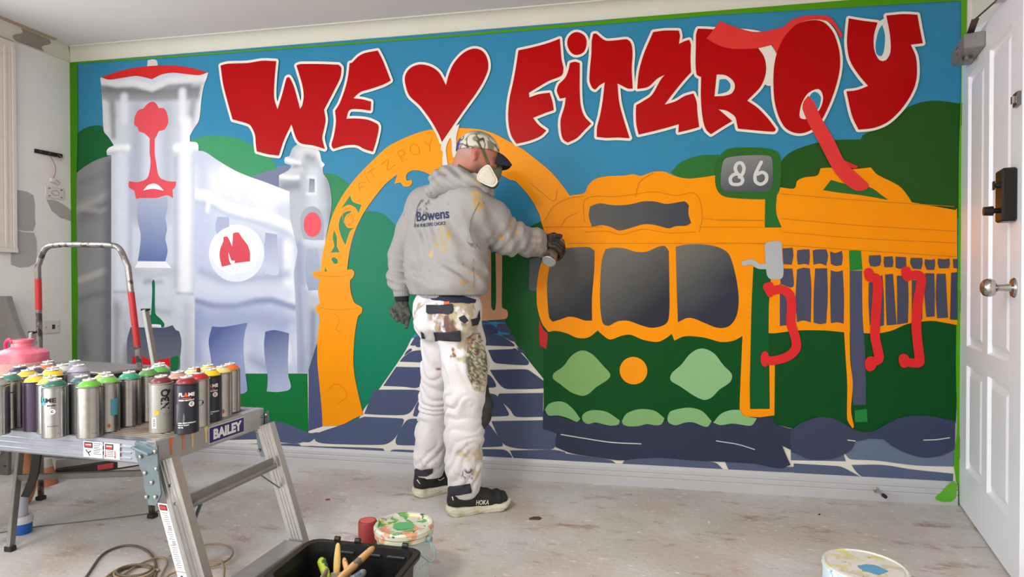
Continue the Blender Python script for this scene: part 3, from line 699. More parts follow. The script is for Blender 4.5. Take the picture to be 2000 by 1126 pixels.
tram_windscreen|4.8|112,112,106>52,52,60>2921,1175,3069,952|poly|2967,1195! 3050,1200 3096,1197 3119,1178! 3117,1081 3106,943 3106,827! 3069,827 3023,842 2986,845 2949,832 2906,819! 2888,839 2878,942 2878,1026 2892,1110 2921,1175|left grey window of the tram front
tram_windscreen|4.8|110,110,104>50,50,60>3215,1154,3429,899|poly|3174,1187! 3215,1195 3269,1190 3322,1173 3376,1173 3428,1195 3464,1200 3483,1174! 3486,989 3486,881 3473,818 3411,794 3358,803 3287,827 3233,824 3188,801 3160,814 3147,897 3147,1026 3156,1136|middle grey window of the tram front
tram_windscreen|4.8|110,110,104>52,54,68>3533,1151,3706,954|poly|3516,1196! 3568,1206 3654,1205 3722,1189 3765,1158 3790,1087 3807,998 3812,919 3799,848 3765,805 3715,798 3655,820 3603,842 3569,844 3527,823! 3521,989|right grey window of the tram front
destination_panel|4.8|96,96,94>70,72,80>3096,1358,3516,1349|poly|3096,1404! 3142,1419 3214,1408 3286,1409 3358,1423 3411,1422 3472,1408 3559,1418 3578,1397! 3576,1357 3589,1312! 3568,1299 3516,1297 3481,1287 3411,1306 3358,1309 3304,1294 3242,1280 3205,1296 3160,1309 3105,1301! 3089,1358|
headlamp_shape|4.8|128,172,104|poly|3069,674 3110,654 3154,608 3198,557 3187,531 3128,490 3090,455 3056,443 2999,460 2946,498 2907,528 2912,555 2959,590 2999,643 3038,670|left pale green diamond on the tram front
headlamp_shape|4.8|140,186,132|poly|3652,695 3700,671 3741,617 3781,573 3774,535 3724,496 3688,457 3652,443 3604,462 3543,503 3493,534 3498,570 3542,612 3579,661 3615,689|right pale green diamond on the tram front
headlamp|4.8|246,150,16|ell|3312,578,68,69|orange disc between the two pale diamonds
side_window|4.8|76,78,96|poly|4011,1182! 4056,1185! 4060,1146 4052,1103! 4015,1107!|
side_window|4.8|76,78,96|poly|4076,1172! 4100,1176 4131,1176! 4133,1137 4129,1102! 4109,1107 4080,1103! 4075,1137|
side_window|4.8|76,78,96|poly|4145,1171! 4165,1175 4205,1175! 4213,1145 4205,1097! 4177,1109 4149,1102!|
side_window|4.8|76,78,96|poly|4221,1166! 4245,1157 4273,1168! 4277,1136 4273,1101! 4249,1096 4225,1106!|
side_window|4.8|74,76,98|poly|3999,1086! 4056,1085! 4059,998 4003,1011!|
side_window|4.8|74,76,98|poly|3999,1016! 4028,963 4033,815! 4000,810!|
side_window|4.8|74,76,98|poly|4076,1081! 4105,1089 4133,1085! 4140,990 4138,829! 4106,838 4077,829! 4070,946|
side_window|4.8|74,76,98|poly|4156,1085! 4209,1086! 4212,947 4206,826! 4178,821 4150,829! 4150,955|
side_window|4.8|74,76,98|poly|4225,1076! 4253,1069 4277,1076! 4283,947 4282,825! 4254,831 4226,826! 4223,955|
side_window|4.8|78,78,92|poly|4390,1144! 4439,1146! 4442,1122 4437,1098! 4417,1092 4396,1095! 4389,1117|
side_window|4.8|78,78,92|poly|4454,1138! 4490,1140! 4494,1114 4490,1089! 4456,1089! 4452,1114|
side_window|4.8|78,78,92|poly|4502,1138! 4547,1135! 4548,1090! 4519,1081 4503,1089!|
side_window|4.8|78,78,92|poly|4566,1132! 4614,1131! 4616,1105 4610,1079! 4576,1082! 4564,1106|
side_window|4.8|78,78,92|poly|4626,1126! 4647,1122 4666,1126! 4668,1100 4664,1076! 4633,1076! 4624,1103|
side_window|4.8|78,78,92|poly|4680,1128! 4703,1124 4726,1128! 4729,1104 4724,1083! 4685,1083! 4678,1105|
side_window|4.8|78,78,92|poly|4740,1125! 4761,1125! 4762,1081! 4743,1084!|
side_window|4.8|74,76,96|poly|4389,1016! 4447,1053! 4454,947 4455,820! 4438,814 4394,819! 4389,920|
side_window|4.8|74,76,96|poly|4459,1056! 4492,1058! 4500,947 4508,823! 4467,819! 4462,921|
side_window|4.8|74,76,96|poly|4508,1050! 4555,1050! 4558,948 4556,832! 4510,823! 4510,947|
side_window|4.8|74,76,96|poly|4571,1029! 4614,1029! 4616,848! 4572,848!|
side_window|4.8|74,76,96|poly|4627,1061! 4664,1060! 4667,974 4667,862! 4632,859! 4625,958|
side_window|4.8|74,76,96|poly|4674,1058! 4711,1058! 4716,959 4722,857! 4677,854! 4671,958|
side_window|4.8|62,72,100|poly|4734,1063! 4759,1065! 4761,847! 4730,849!|
route_box|4.8|46,104,40|poly|3727,1641! 3760,1667 3819,1671 3927,1664 3985,1644 4001,1604 4002,1500 3985,1439 3928,1419 3761,1432 3719,1456 3701,1509 3710,1598|green box of the route number
green_patch|4.9|40,128,60|poly|4332,418! 4383,426! 4387,366! 4332,362!|
pencil_line|4.9|206,128,20|stroke:3.1|2864,1305 3160,1300|
pencil_line|4.9|206,128,20|stroke:3.0|2986,1219 3516,1212 3940,1207|
pencil_line|4.9|206,128,20|stroke:3.1|3069,1322 3064,1423 3105,1454 3214,1451 3304,1458 3410,1469 3516,1448 3593,1459 3628,1427 3641,1346 3628,1266|
pencil_line|4.9|206,128,20|stroke:3.1|3069,1275 3178,1278 3251,1259 3358,1284 3481,1264 3611,1267|
pencil_line|4.9|206,128,20|stroke:3.0|3645,1333 3730,1322 3931,1316|
pencil_line|4.9|206,128,20|stroke:3.1|2949,1303 2976,1347 3032,1373|
pencil_line|4.9|206,128,20|stroke:3.1|2864,1335 2911,1408 2986,1448 3060,1456|
pencil_line|4.9|206,128,20|stroke:3.0|3628,1291 3931,1284|
pencil_line|4.9|206,128,20|stroke:3.0|3710,1325 3928,1318|
pencil_line|4.9|206,128,20|stroke:2.9|4002,1443 4283,1410 4743,1364|
pencil_line|4.9|206,128,20|stroke:2.9|4002,1325 4362,1284 4751,1252|
pencil_line|4.9|206,128,20|stroke:2.9|4011,1260 4363,1224 4752,1198|
pencil_line|4.9|206,128,20|stroke:2.9|3711,1212 3929,1204 4284,1174 4752,1136|
pencil_line|4.9|206,128,20|stroke:3.1|3321,1449 3343,1521 3409,1564|
pencil_letter|4.9|226,142,12|stroke:3.1|1853,1513 1846,1558 1879,1564|faint pencilled F on the arch
pencil_letter|4.9|226,142,12|stroke:3.1|1848,1536 1871,1542|
pencil_letter|4.9|226,142,12|stroke:3.1|1885,1601 1906,1564|faint pencilled I on the arch
pencil_letter|4.9|226,142,12|stroke:3.1|1937,1589 1913,1626|faint pencilled T on the arch
pencil_letter|4.9|226,142,12|stroke:3.0|1895,1613 1934,1641|
pencil_letter|4.9|226,142,12|stroke:3.0|1974,1657 2016,1682 2010,1626 2055,1654|faint pencilled Z on the arch
pencil_letter|4.9|226,142,12|stroke:3.0|2098,1667 2070,1717 2098,1730 2109,1710 2086,1695 2124,1677|faint pencilled R on the arch
pencil_letter|4.9|226,142,12|stroke:3.0|2160,1762 2185,1746 2190,1712 2165,1703 2141,1723 2145,1751 2160,1762|faint pencilled O on the arch
pencil_letter|4.9|226,142,12|stroke:3.0|2216,1774 2246,1753 2261,1791|faint pencilled Y on the arch
pencil_letter|4.9|226,142,12|stroke:3.0|2246,1753 2251,1719|
pencil_line|4.9|206,128,20|stroke:3.1|2789,1533 2846,1485 2911,1436 2930,1492|
bumper|5|52,58,80|poly|2855,270! 2856,358! 2913,346 2986,319 3043,315 3072,319 3128,318 3199,314 3255,323 3311,319 3380,328 3462,332 3516,334 3577,337 3663,326 3703,342 3808,346 3831,368! 3963,369! 3982,340 4052,319 4071,323! 4071,208! 4011,236! 4040,166 4050,146! 4002,126 3874,143 3611,143 3442,148 3304,134 3255,125 3199,127 3007,147 2920,175! 2922,248!|dark blue grey bumper and skirt of the tram
wheel|5|64,70,94|poly|4065,323! 4104,353 4164,377 4209,382 4248,373 4294,347 4326,327 4377,315! 4390,288 4333,271! 4320,236 4281,206 4223,183 4131,177 4085,196 4052,208! 4051,308!|first dark grey wheel hump under the tram
wheel|5.05|60,68,94|poly|4416,324! 4485,369 4554,399 4641,404 4702,395 4754,385! 4752,257! 4703,227 4629,211 4555,227 4492,258 4454,288! 4390,288! 4377,315!|second dark grey wheel hump next to the door
route_panel|5.1|84,88,96>136,138,136>3845,1470,3811,1629|poly|3752,1623 3844,1632 3952,1624 3964,1588 3961,1484 3936,1454 3845,1457 3744,1464 3727,1500 3735,1597|grey panel of the route number
letter_outline|5.4|232,224,214|poly|4420,2224! 4459,2248! 4475,2159 4475,2083 4456,2047 4429,2049 4407,2097 4405,2164|
bumper_light|5.4|128,178,118|poly|2866,366! 2884,395 2928,411 2971,406 3014,371 3047,326! 3029,310 2986,327 2935,339 2884,337|
bumper_light|5.4|126,172,112|poly|3057,344 3086,367 3128,374 3185,365 3245,326! 3238,305 3199,298 3157,305 3121,311 3086,301 3061,315|
bumper_light|5.4|128,172,110|poly|3255,323! 3276,360 3324,383 3373,388 3421,379 3463,346! 3448,314 3414,309 3380,314 3338,302 3290,298 3262,306|
bumper_light|5.4|132,180,124|poly|3477,346! 3489,379 3543,398 3590,403 3643,388 3687,341! 3670,313 3644,315 3603,331 3563,329 3516,313 3482,326|
bumper_light|5.4|134,184,128|poly|3695,334! 3729,377 3775,398 3820,401! 3834,371! 3896,363! 3873,328 3834,328 3782,333 3730,323|
side_mirror|5.4|178,182,186|poly|3929,1200! 3945,1213 3994,1217 4007,1208! 4009,1147 4015,1077 4007,1038 3962,1033 3941,1051 3933,1121|pale grey mirror on the tram side
side_mirror_arm|5.4|178,182,186|stroke:24.7|3836,1111 3871,1117 3904,1097 3945,1095|
route_digit|5.5|212,212,208|stroke:15.9|3813,1528 3828,1545 3834,1571 3823,1595 3804,1594 3794,1573 3801,1550 3819,1532 3828,1514 3820,1497 3801,1493 3778,1498 3771,1520 3782,1538 3803,1546|pale digit 8
route_digit|5.5|212,212,208|stroke:15.8|3913,1597 3899,1569 3885,1534 3888,1504 3911,1491 3934,1506 3936,1533 3918,1548 3896,1540|pale digit 6
paint_drip|5.6|232,226,216|poly|2297,1781! 2317,1757 2310,1723 2323,1713 2320,1665 2323,1622! 2353,1621! 2345,1674 2340,1722 2350,1760 2365,1783 2372,1759 2373,1711 2378,1684 2389,1679 2397,1691 2397,1739 2397,1787 2415,1853! 2375,1835!|white paint dripping below the heart
chalk_line|5.6|206,206,204|stroke:5.2|2949,242 3057,229 3199,214 3349,213|
chalk_line|5.6|190,192,196|stroke:5.0|3710,245 3808,233 3886,212|
chalk_line|5.6|206,206,204|stroke:4.8|4301,277 4333,274|
chalk_line|5.6|206,206,204|stroke:4.7|4623,292 4678,297 4730,308|
letter_outline|5.8|232,224,214|poly|3900,2145! 3956,2154! 3989,2098! 3959,1959! 3929,1967 3937,2060|
letter_hole|5.9|54,134,172|poly|4440,2212! 4452,2161 4448,2094 4437,2067 4417,2079 4412,2122 4425,2188|
letter|6|176,1,7|letter:14.5|1013,2253! 1057,2260 1183,2256 1273,2262 1360,2254! 1349,2152 1346,2050 1366,1986! 1395,2068 1423,2157 1440,2158 1467,2104 1503,1981! 1516,2000 1525,2050 1517,2111 1495,2183 1482,2222! 1506,2228 1626,2220 1733,2209! 1749,2191 1742,2137 1706,2070 1646,1968! 1655,1913 1646,1864 1635,1814 1650,1754! 1580,1776 1493,1800 1450,1898! 1405,1814 1373,1728! 1304,1739 1237,1758! 1231,1802 1226,1853 1198,1905 1158,1923 1087,1944! 1056,2046 1028,2151|red painted letter W
letter|6|180,2,8|letter:13.9|1797,2213! 1813,2216 1845,2244 1882,2261 1960,2270! 1991,2209 2033,2104! 1996,2087 1923,2067 1860,2053 1818,2022! 1871,2013 1921,1998! 1918,1949! 1849,1961 1796,1959 1777,1913! 1828,1912 1902,1901 1959,1873 1964,1848 1948,1780 1930,1727! 1880,1744 1838,1766 1774,1768 1701,1753! 1689,1772 1705,1831 1716,1900 1711,1960! 1738,1998 1770,2076 1788,2144|red painted letter E
heart|6|178,1,6|letter:13.5|2341,2061! 2358,2120 2384,2172 2434,2222 2489,2242 2536,2228 2564,2186 2569,2133 2547,2076 2508,2014 2458,1950 2414,1893 2363,1823 2318,1762! 2301,1804 2262,1873 2199,1958 2139,2016 2117,2075 2114,2122 2140,2161 2191,2179 2251,2167 2302,2131|big red painted heart
letter|6|180,1,5|letter:13.2|2729,2216! 2807,2227 2882,2242 2943,2260! 2947,2210 2952,2154 2962,2112! 2953,2073 2882,2047 2784,1995! 2786,1971! 2835,1985 2891,1989! 2905,1944 2912,1899! 2872,1888 2805,1865! 2835,1827 2874,1797! 2844,1770 2787,1749 2719,1736! 2692,1777 2678,1834 2675,1900 2683,1975 2702,2059 2716,2133|red painted letter F
letter|6|180,1,5|letter:13.0|2994,2133! 3021,2138 3044,2129! 3044,2065 3044,1991 3049,1917 3067,1861 3102,1821! 3067,1788 3030,1752 2984,1731! 2961,1746 2949,1784 2947,1849 2966,1913 2973,1959! 2943,1956! 2927,1998 2938,2030! 2970,2060 2986,2096|red painted letter i below its dot
letter_dot|6|182,1,4|letter:12.9|3029,2287 3058,2275 3076,2251 3078,2219 3067,2187 3044,2173 3017,2173 2994,2193 2981,2226 2984,2258 3003,2280|round red dot of the letter i
letter|6|178,1,5|letter:12.9|3111,2271! 3126,2272 3149,2250 3176,2232 3230,2231 3280,2231 3300,2207 3306,2157 3302,2085 3307,1985! 3284,1986 3257,2001 3232,2015! 3240,1925 3258,1851 3292,1739! 3231,1745 3177,1746 3129,1753! 3131,1803 3145,1857 3158,1930 3169,2025! 3140,2009 3122,1991 3106,2001! 3093,2034 3095,2098 3102,2171 3104,2235|red painted letter T
letter|6|180,2,6|letter:12.7|3406,2258! 3461,2261 3528,2256! 3534,2230 3529,2190! 3556,2202 3578,2207! 3586,2182 3584,2120 3587,2048! 3556,2015 3513,1964 3461,1897! 3513,1910 3557,1934 3598,1944! 3613,1904 3617,1851 3626,1779! 3583,1768 3527,1757! 3529,1797! 3470,1782 3400,1767 3336,1755! 3325,1803 3322,1866 3324,1902! 3356,1919 3400,1948 3443,2022 3461,2043! 3426,2027 3382,1989 3329,1982! 3333,2038 3342,2091 3364,2162|red painted letter Z
letter|6|178,1,6|letter:12.5|3619,2258! 3677,2251 3906,2210 3898,2142! 3923,2102 3933,2055 3929,2008 3907,1956 3848,1895! 3896,1857 3940,1807 3978,1752! 3971,1740 3907,1747 3806,1762! 3801,1784 3795,1815 3780,1833 3749,1853 3716,1860! 3743,1835 3766,1813 3780,1800! 3738,1776 3681,1741! 3660,1761 3646,1798 3637,1859 3633,1931 3634,2022! 3614,2034 3608,2082 3609,2172 3610,2232|red painted letter R
letter|6|178,1,4|letter:12.0|4297,2253! 4358,2237 4420,2224! 4405,2164 4407,2097 4429,2049 4456,2047 4475,2083 4473,2159 4457,2253! 4528,2254 4587,2246! 4596,2191 4610,2114! 4560,2111! 4582,2051 4586,1967 4571,1901 4530,1828 4469,1764 4407,1737 4341,1732! 4313,1797 4288,1913! 4336,1917 4381,1933! 4344,1982 4304,2053 4290,2130 4292,2198|red painted letter Y
grab_handle|6|222,44,46|stroke:41.7|3942,998 3958,981 4003,985 4040,963 4051,911 4049,824 4069,755 4070,702 4029,662 3963,643 3932,651|
grab_handle|6|224,44,46|stroke:40.8|4387,1067 4395,1041 4420,1037 4426,990 4419,871 4416,769 4427,709 4432,662 4404,645 4395,623|
grab_handle|6|224,44,46|stroke:40.3|4545,1074 4553,1049 4595,1053 4609,1024 4595,923 4590,822 4596,738 4604,666 4597,647 4547,652 4536,669|
grab_handle_end|6|224,44,46|ell|3954,985,20,37|
grab_handle_end|6|224,44,46|ell|3932,651,20,37|
grab_handle_end|6|224,44,46|ell|4389,1054,20,32|
grab_handle_end|6|224,44,46|ell|4398,640,25,34|
grab_handle_end|6|224,44,46|ell|4549,1057,20,34|
grab_handle_end|6|224,44,46|ell|4540,656,23,32|
letter|6.1|176,1,4|letter:12.1|4145,2257 4193,2240 4233,2186 4257,2099 4259,2022 4242,1937 4210,1845 4171,1770 4123,1734 4074,1727 4025,1751 3993,1805 3972,1884 3966,1980 3971,2067 3991,2143 4024,2202 4072,2245|red painted letter O
letter_hole|6.4|232,224,214|poly|3707,2029! 3749,2022 3783,1993 3791,1963 3777,1934 3743,1924 3697,1924!|
letter_hole|6.4|232,224,214|poly|4166,1931 4186,1898 4178,1847 4146,1806 4106,1792! 4086,1800 4084,1826 4094,1869 4122,1915|
ribbon_tail|6.6|216,48,48|poly|4275,1594! 4338,1562! 4334,1551 4299,1561|
letter_hole|6.7|54,134,172|poly|3720,2004! 3749,2004 3769,1982 3770,1959 3754,1942 3712,1933!|
letter_hole|6.7|54,134,172|poly|4154,1919 4177,1894 4170,1847 4150,1823 4122,1876 4134,1910|
ribbon|7|226,58,54|poly|3722,2286! 3771,2261 3822,2240 3867,2224 3917,2220 3961,2226 4006,2234 4040,2261 4064,2272 4105,2280 4169,2278 4209,2269 4233,2246 4272,2174! 4261,2165! 4233,2220 4201,2248 4145,2259 4080,2249 4040,2218 4008,2177 3979,2110! 3959,2156! 3956,2153 3895,2143 3794,2146 3737,2160 3691,2184 3659,2207!|light red ribbon end lying over the letter R
ribbon|7|224,58,56|poly|4096,1843 4102,1877 4122,1902! 4146,1874 4179,1795 4235,1690 4283,1585 4330,1532 4385,1475 4377,1454 4346,1445 4315,1456 4283,1483 4235,1544 4171,1675 4123,1772|long red ribbon hanging from the letter O"""
STROKES = """soft_left_wing|105,105,110|.5|67|1|92,1425 181,1447 270,1482
soft_left_wing|168,168,168|.8|28|.8|31,1463 128,1498 274,1548
soft_left_wing|176,176,174|.6|21|.8|74,1471 199,1447 252,1458
soft_left_wing|178,178,176|.8|22|.6|34,1033 124,1057 242,1096
soft_left_wing|116,116,118|.6|31|1|40,910 141,950 269,959
soft_left_wing|106,106,110|.5|43|1|67,750 84,596
soft_left_wing|160,160,160|.4|49|1|151,812 154,444
soft_left_wing|104,106,118|.75|42|1|276,1724 265,1330 254,874 257,386
soft_left_wing|120,120,122|.4|37|1|39,1610 219,1665
soft_tower|178,184,198|.8|60|.9|466,2032 464,1687 462,1417
soft_tower|188,194,208|.8|59|.9|654,2022 652,1681 650,1413
soft_tower|216,222,236|.9|66|.9|562,1982 558,1415
soft_tower|128,128,132|.85|39|.8|234,2165 346,2143 536,2120 739,2120 889,2117
soft_tower|150,150,154|.7|27|.8|240,2119 570,2101 879,2095
soft_tower|118,118,120|.6|24|.8|273,2178 416,2163 557,2137 672,2166 806,2152
soft_tower|150,150,152|.8|24|.8|293,2086 299,1995 305,1889
soft_tower|160,162,166|.7|23|.8|832,2056 818,1969 805,1911
soft_tower|232,232,234|.95|21|.6|216,2218 329,2193 440,2192 564,2154 672,2189 790,2191 919,2197
soft_tower|228,228,228|.8|18|.7|233,2089 243,1983 256,1922
soft_tower|236,236,238|.8|18|.7|899,2140 878,2024 858,1937
soft_tower|232,234,240|.9|27|.7|374,2112 372,1976
soft_tower|240,240,246|.9|26|.7|763,2119 762,1957
soft_tower|214,218,228|.8|24|.7|334,1963 340,1842
soft_tower|246,246,250|1|35|.4|788,1941 787,1794
soft_tower|250,250,252|1|18|.5|269,1815 395,1816
soft_tower|252,252,254|1|21|.5|720,1802 857,1808
soft_tower|190,196,206|.6|15|.9|276,1785 360,1790
soft_tower|246,248,252|.95|35|.5|780,1764 777,1351 771,996
soft_tower|224,230,244|.9|33|.5|350,1767 343,996
soft_tower|176,186,212|.6|18|.9|423,1749 413,1418 403,996
soft_tower|168,178,206|.5|18|.9|716,1737 711,1412 711,996
soft_tower|166,172,190|.5|43|1|300,905 386,724 349,450
soft_tower|178,182,196|.5|54|1|442,1086 562,1056 681,1085
soft_tower|206,210,222|.8|24|.8|334,784 405,890 527,945 663,907 770,789
soft_tower|128,128,136|.45|30|1|509,831 560,861 663,847
soft_tower|150,152,160|.6|21|.9|510,1026 555,1032 613,1032
soft_tower|214,216,226|.7|15|.8|562,1041 647,1047
soft_tower|150,150,152|.6|36|1|311,875 309,631 306,388
soft_tower|130,132,138|.6|36|1|386,633 377,451
soft_tower|182,186,198|.6|41|1|781,878 779,581 777,403
soft_tower|140,144,160|.5|9|.9|283,966 395,966
soft_tower|140,148,176|.5|9|.9|717,960 825,955
soft_hall|238,240,248|.9|117|1|902,1613 1098,1549 1321,1456
soft_hall|250,250,252|.8|47|.8|1033,1652 1226,1579 1415,1511
soft_hall|204,212,232|.8|47|1|886,1731 895,1584
soft_hall|214,218,232|.7|40|1|1377,1426 1402,1340
soft_hall|198,208,234|.8|71|1|874,1408 872,1114
soft_hall|222,228,242|.6|70|1|1032,1405 1320,1313
soft_hall|252,252,254|1|24|.5|835,1533 918,1519 1032,1457 1161,1419 1320,1387 1414,1345 1513,1287
soft_hall|176,186,214|.5|15|.9|842,1483 934,1466 1048,1405 1225,1360 1414,1297
soft_hall|246,248,252|.9|15|.8|928,1480 921,1431
soft_hall|244,246,252|.9|40|.7|1420,1225 1431,996 1442,596
soft_hall|184,194,222|.6|26|.9|1376,1254 1375,1054
soft_hall|174,184,212|.7|35|1|882,1085 1029,1020 1223,1040 1413,1068
soft_hall|216,222,240|.9|47|.8|865,1011 1029,961 1223,982 1412,962
soft_hall|140,152,190|.9|21|.8|848,914 963,885 1094,886 1222,915 1318,921 1459,882
soft_hall|166,176,212|.85|100|1|897,790 1158,822 1411,796
soft_hall|150,162,202|.7|59|1|847,849 845,582
soft_hall|140,150,190|.6|46|1|1205,590 1284,546
soft_hall|186,196,226|.6|41|1|1206,765 1221,620
soft_hall|200,208,234|.7|29|1|1449,768 1454,550
soft_small_tower|226,228,232|.9|45|.8|1509,1735 1540,1757 1595,1732
soft_small_tower|130,132,138|.6|28|1|1540,1717 1577,1704
soft_small_tower|246,246,248|.95|14|.6|1416,1705 1494,1685
soft_small_tower|128,130,138|.7|17|.9|1472,1663 1515,1656
soft_small_tower|240,240,244|.9|17|.7|1617,1731 1638,1668
soft_small_tower|216,218,224|.8|23|.8|1431,1630 1509,1650
soft_small_tower|246,246,248|1|13|.5|1378,1615 1462,1603 1484,1606
soft_small_tower|132,134,146|.7|34|1|1400,1554 1478,1560
soft_small_tower|222,226,234|.8|51|1|1577,1619 1585,1450
soft_small_tower|240,242,246|.9|7|.5|1549,1606 1595,1602 1594,1512 1539,1513
soft_small_tower|140,144,156|.6|23|1|1662,1588 1679,1447 1673,1363
soft_small_tower|158,166,196|.8|34|1|1488,1224 1499,882 1504,540
soft_small_tower|220,226,238|.8|28|.9|1538,1252 1660,1236
soft_small_tower|214,222,238|.8|28|.8|1552,996 1604,968
soft_small_tower|108,120,160|.6|28|1|1573,854 1566,542
soft_small_tower|186,196,222|.6|17|1|1512,996 1535,598"""
m_mural = new_mat('mural_paint', (200, 200, 200), 0.33, 0, 0.045, 5.0, 0.05, 90, spec=0.13, attr='Col')
mural = bpy.data.objects.new('painted_mural', None); COL.objects.link(mural); mural.location = (WX/2, 0, 0); mural.empty_display_size = 0.1
tag(mural, 'colourful mural of a street, arch and green tram covering the whole wall', 'mural')
SOFT = {}
for l in STROKES.split('\n'):
    n, c, o_, w, s_, p = l.split('|')
    SOFT.setdefault(n, []).append((tuple(int(v) for v in c.split(',')), float(o_), float(w)/1000, float(s_), [q[:2] for q in parse_pts(p)]))
def paint(name, level, V2, F, C, label):
    y = -level
    V = [(x-WX/2, y, z) for x, z in V2]
    me = pyd(name, V, F); 
    if me.polygons:
        ny = sum(p.normal.y*p.area for p in me.polygons)
        if ny > 0: me.flip_normals()
    set_col(me, C); return put(name, me, mural, m_mural, label)
# each coat lies a hair proud of the one below; the outlines of the letters lie under every letter
ML_ = MURAL.split('\n'); N_OUT = sum('|letter:' in l for l in ML_); RK = 0.0004; jo = 0; first = True
for l in ML_:
    n, lev, col, kind, pts, lab = l.split('|'); lev = float(lev)
    if lev >= 5.4 and first: RK_OUT = RK; RK += 0.00004*(N_OUT+1); first = False
    RK += 0.00004
    cp = col.split('>'); c1 = np.array(lin([int(v) for v in cp[0].split(',')]))
    if kind == 'ell':
        cx, cz, rx, rz = [float(v)/1000 for v in pts.split(',')]
        path = [Vector((cx+rx*math.cos(2*PI*i/36), cz+rz*math.sin(2*PI*i/36))) for i in range(36)]
    elif not kind.startswith('stroke'): path = corner_spline(parse_pts(pts), 0.012)
    if kind.startswith('stroke'):
        w = float(kind.split(':')[1])/1000; P = parse_pts(pts); V2, F = cdt(strips(open_spline(P, 0.01), max(w/2, 0.0012), False))
    elif kind == 'soft':
        xs = [p.x for p in path]; zs = [p.y for p in path]; g = 0.0115; ex = []
        x = min(xs)+g/2; i = 0
        while x < max(xs):
            z = min(zs)+(g/2 if i % 2 else g); i += 1
            while z < max(zs):
                if inside(x, z, path): ex.append((x, z))
                z += g
            x += g
        V2, F = cdt([path], ex)
    else: V2, F = cdt([path])
    A = np.array(V2); C = np.tile(c1, (len(A), 1))
    if len(cp) == 3:
        c2 = np.array(lin([int(v) for v in cp[1].split(',')])); x0, y0, x1, y1 = [float(v)/1000 for v in cp[2].split(',')]
        t = np.clip(((A[:, 0]-x0)*(x1-x0)+(A[:, 1]-y0)*(y1-y0))/((x1-x0)**2+(y1-y0)**2), 0, 1)[:, None]; C = c1*(1-t)+c2*t
    if kind == 'soft':
        C = C*0.88
        for c, op, w, sf, p in SOFT.get(n, []):
            d = seg_dist(A[:, 0], A[:, 1], p)/w
            wob = 0.12*(fnoise(A[:, 0], A[:, 1], A[:, 0]*0, 14)-0.5)
            c = tuple(v*0.985 for v in c); lo = 1-0.75*sf-0.1; a = op*np.clip(1-(d+wob-lo)/(1.55-lo), 0, 1); a = a*a*(3-2*a) if sf > 0.5 else a
            a = a[:, None]; C = C*(1-a)+np.array(lin(c))*a*0.93
        C = np.clip(C*(1+0.05*(fnoise(A[:, 0], A[:, 1], A[:, 0]*0, 60)[:, None]-0.5)), 0, 1)
        n = n.replace('soft_', 'sprayed_')
    if kind.startswith('letter:'):
        w = float(kind.split(':')[1])/1000
        V3, F3 = cdt(strips(path, w, True)+[path]); co = np.tile(np.array(lin((236, 228, 216))), (len(V3), 1))
        jo += 1; paint('letter_outline', RK_OUT+0.00004*jo, V3, F3, co, None)
    paint(n, RK, V2, F, C, lab or None)
# ------------------------------------------------------------------ the open door on the right
DA = math.atan2(-0.96117673, -0.27593349)           # direction of the leaf from its hinge
door = bpy.data.objects.new('door_1', None); COL.objects.link(door); struct(door); door.location = (WX, 0, 0); door.rotation_euler = (0, 0, DA); door.empty_display_size = 0.1
# local: +x along the leaf, -y is the room side (left of travel is +y)
S = -1 if True else 1
DW, DH, DT = 0.842, 2.04, 0.036
def dbox(bm, x0, x1, z0, z1, y0, y1, bev=0.001): return box(bm, (x0, min(S*y0, S*y1), z0), (x1, max(S*y0, S*y1), z1), None, bev)
SX0, SX1, MX0, MX1, RX1 = 0.0, 0.125, 0.378, 0.452, 0.722
ZB, Z1, Z2, Z3 = 0.20, 0.655, 0.74, 1.915
bm = NB()
dbox(bm, 0, SX1, 0.008, DH, 0, -DT); dbox(bm, MX0, MX1, 0.008, DH, 0, -DT); dbox(bm, RX1, DW, 0.008, DH, 0, -DT)
for a, b_ in ((0.008, ZB), (Z1, Z2), (Z3, DH)):
    dbox(bm, SX1, MX0, a, b_, 0, -DT, 0); dbox(bm, MX1, RX1, a, b_, 0, -DT, 0)
put('door_leaf', bm, door, m_door)
for (x0, x1) in ((SX1, MX0), (MX1, RX1)):
    for (z0, z1) in ((ZB, Z1), (Z2, Z3)):
        b = bmesh.new()
        def ring(o_, d): return [b.verts.new((x, S*d, z)) for x, z in ((x0+o_, z0+o_), (x1-o_, z0+o_), (x1-o_, z1-o_), (x0+o_, z1-o_))]
        rs = [ring(0, 0.0), ring(0.008, -0.012), ring(0.022, -0.012), ring(0.045, -0.003)]
        for A, B in zip(rs, rs[1:]):
            for i in range(4): b.faces.new((A[i], A[(i+1) % 4], B[(i+1) % 4], B[i]))
        b.faces.new(rs[-1]); bk = ring(0, -DT+0.006); b.faces.new(bk[::-1])
        bmesh.ops.recalc_face_normals(b, faces=b.faces[:]); put('door_panel', b, door, m_door)
m_chrome = new_mat('brushed_steel', (190, 186, 182), 0.22, 1.0, 0.05, 30)
m_chrome_d = new_mat('dark_steel', (120, 118, 116), 0.35, 0.9, 0.05, 30)
kb = Matrix.Translation((0.775, 0, 1.0)) @ Matrix.Rotation(PI/2 if S < 0 else -PI/2, 4, 'X')
bm = NB(); lathe(bm, [(0, 0), (0.033, 0), (0.034, 0.003), (0.030, 0.009), (0.014, 0.012), (0.0115, 0.03), (0.011, 0.045), (0.016, 0.05), (0.026, 0.055), (0.031, 0.065), (0.0315, 0.073), (0.027, 0.085), (0.016, 0.092), (0, 0.094)], 36, kb)
knob = put('door_knob', bm, door, m_chrome, 'round brushed steel knob', smooth=True)
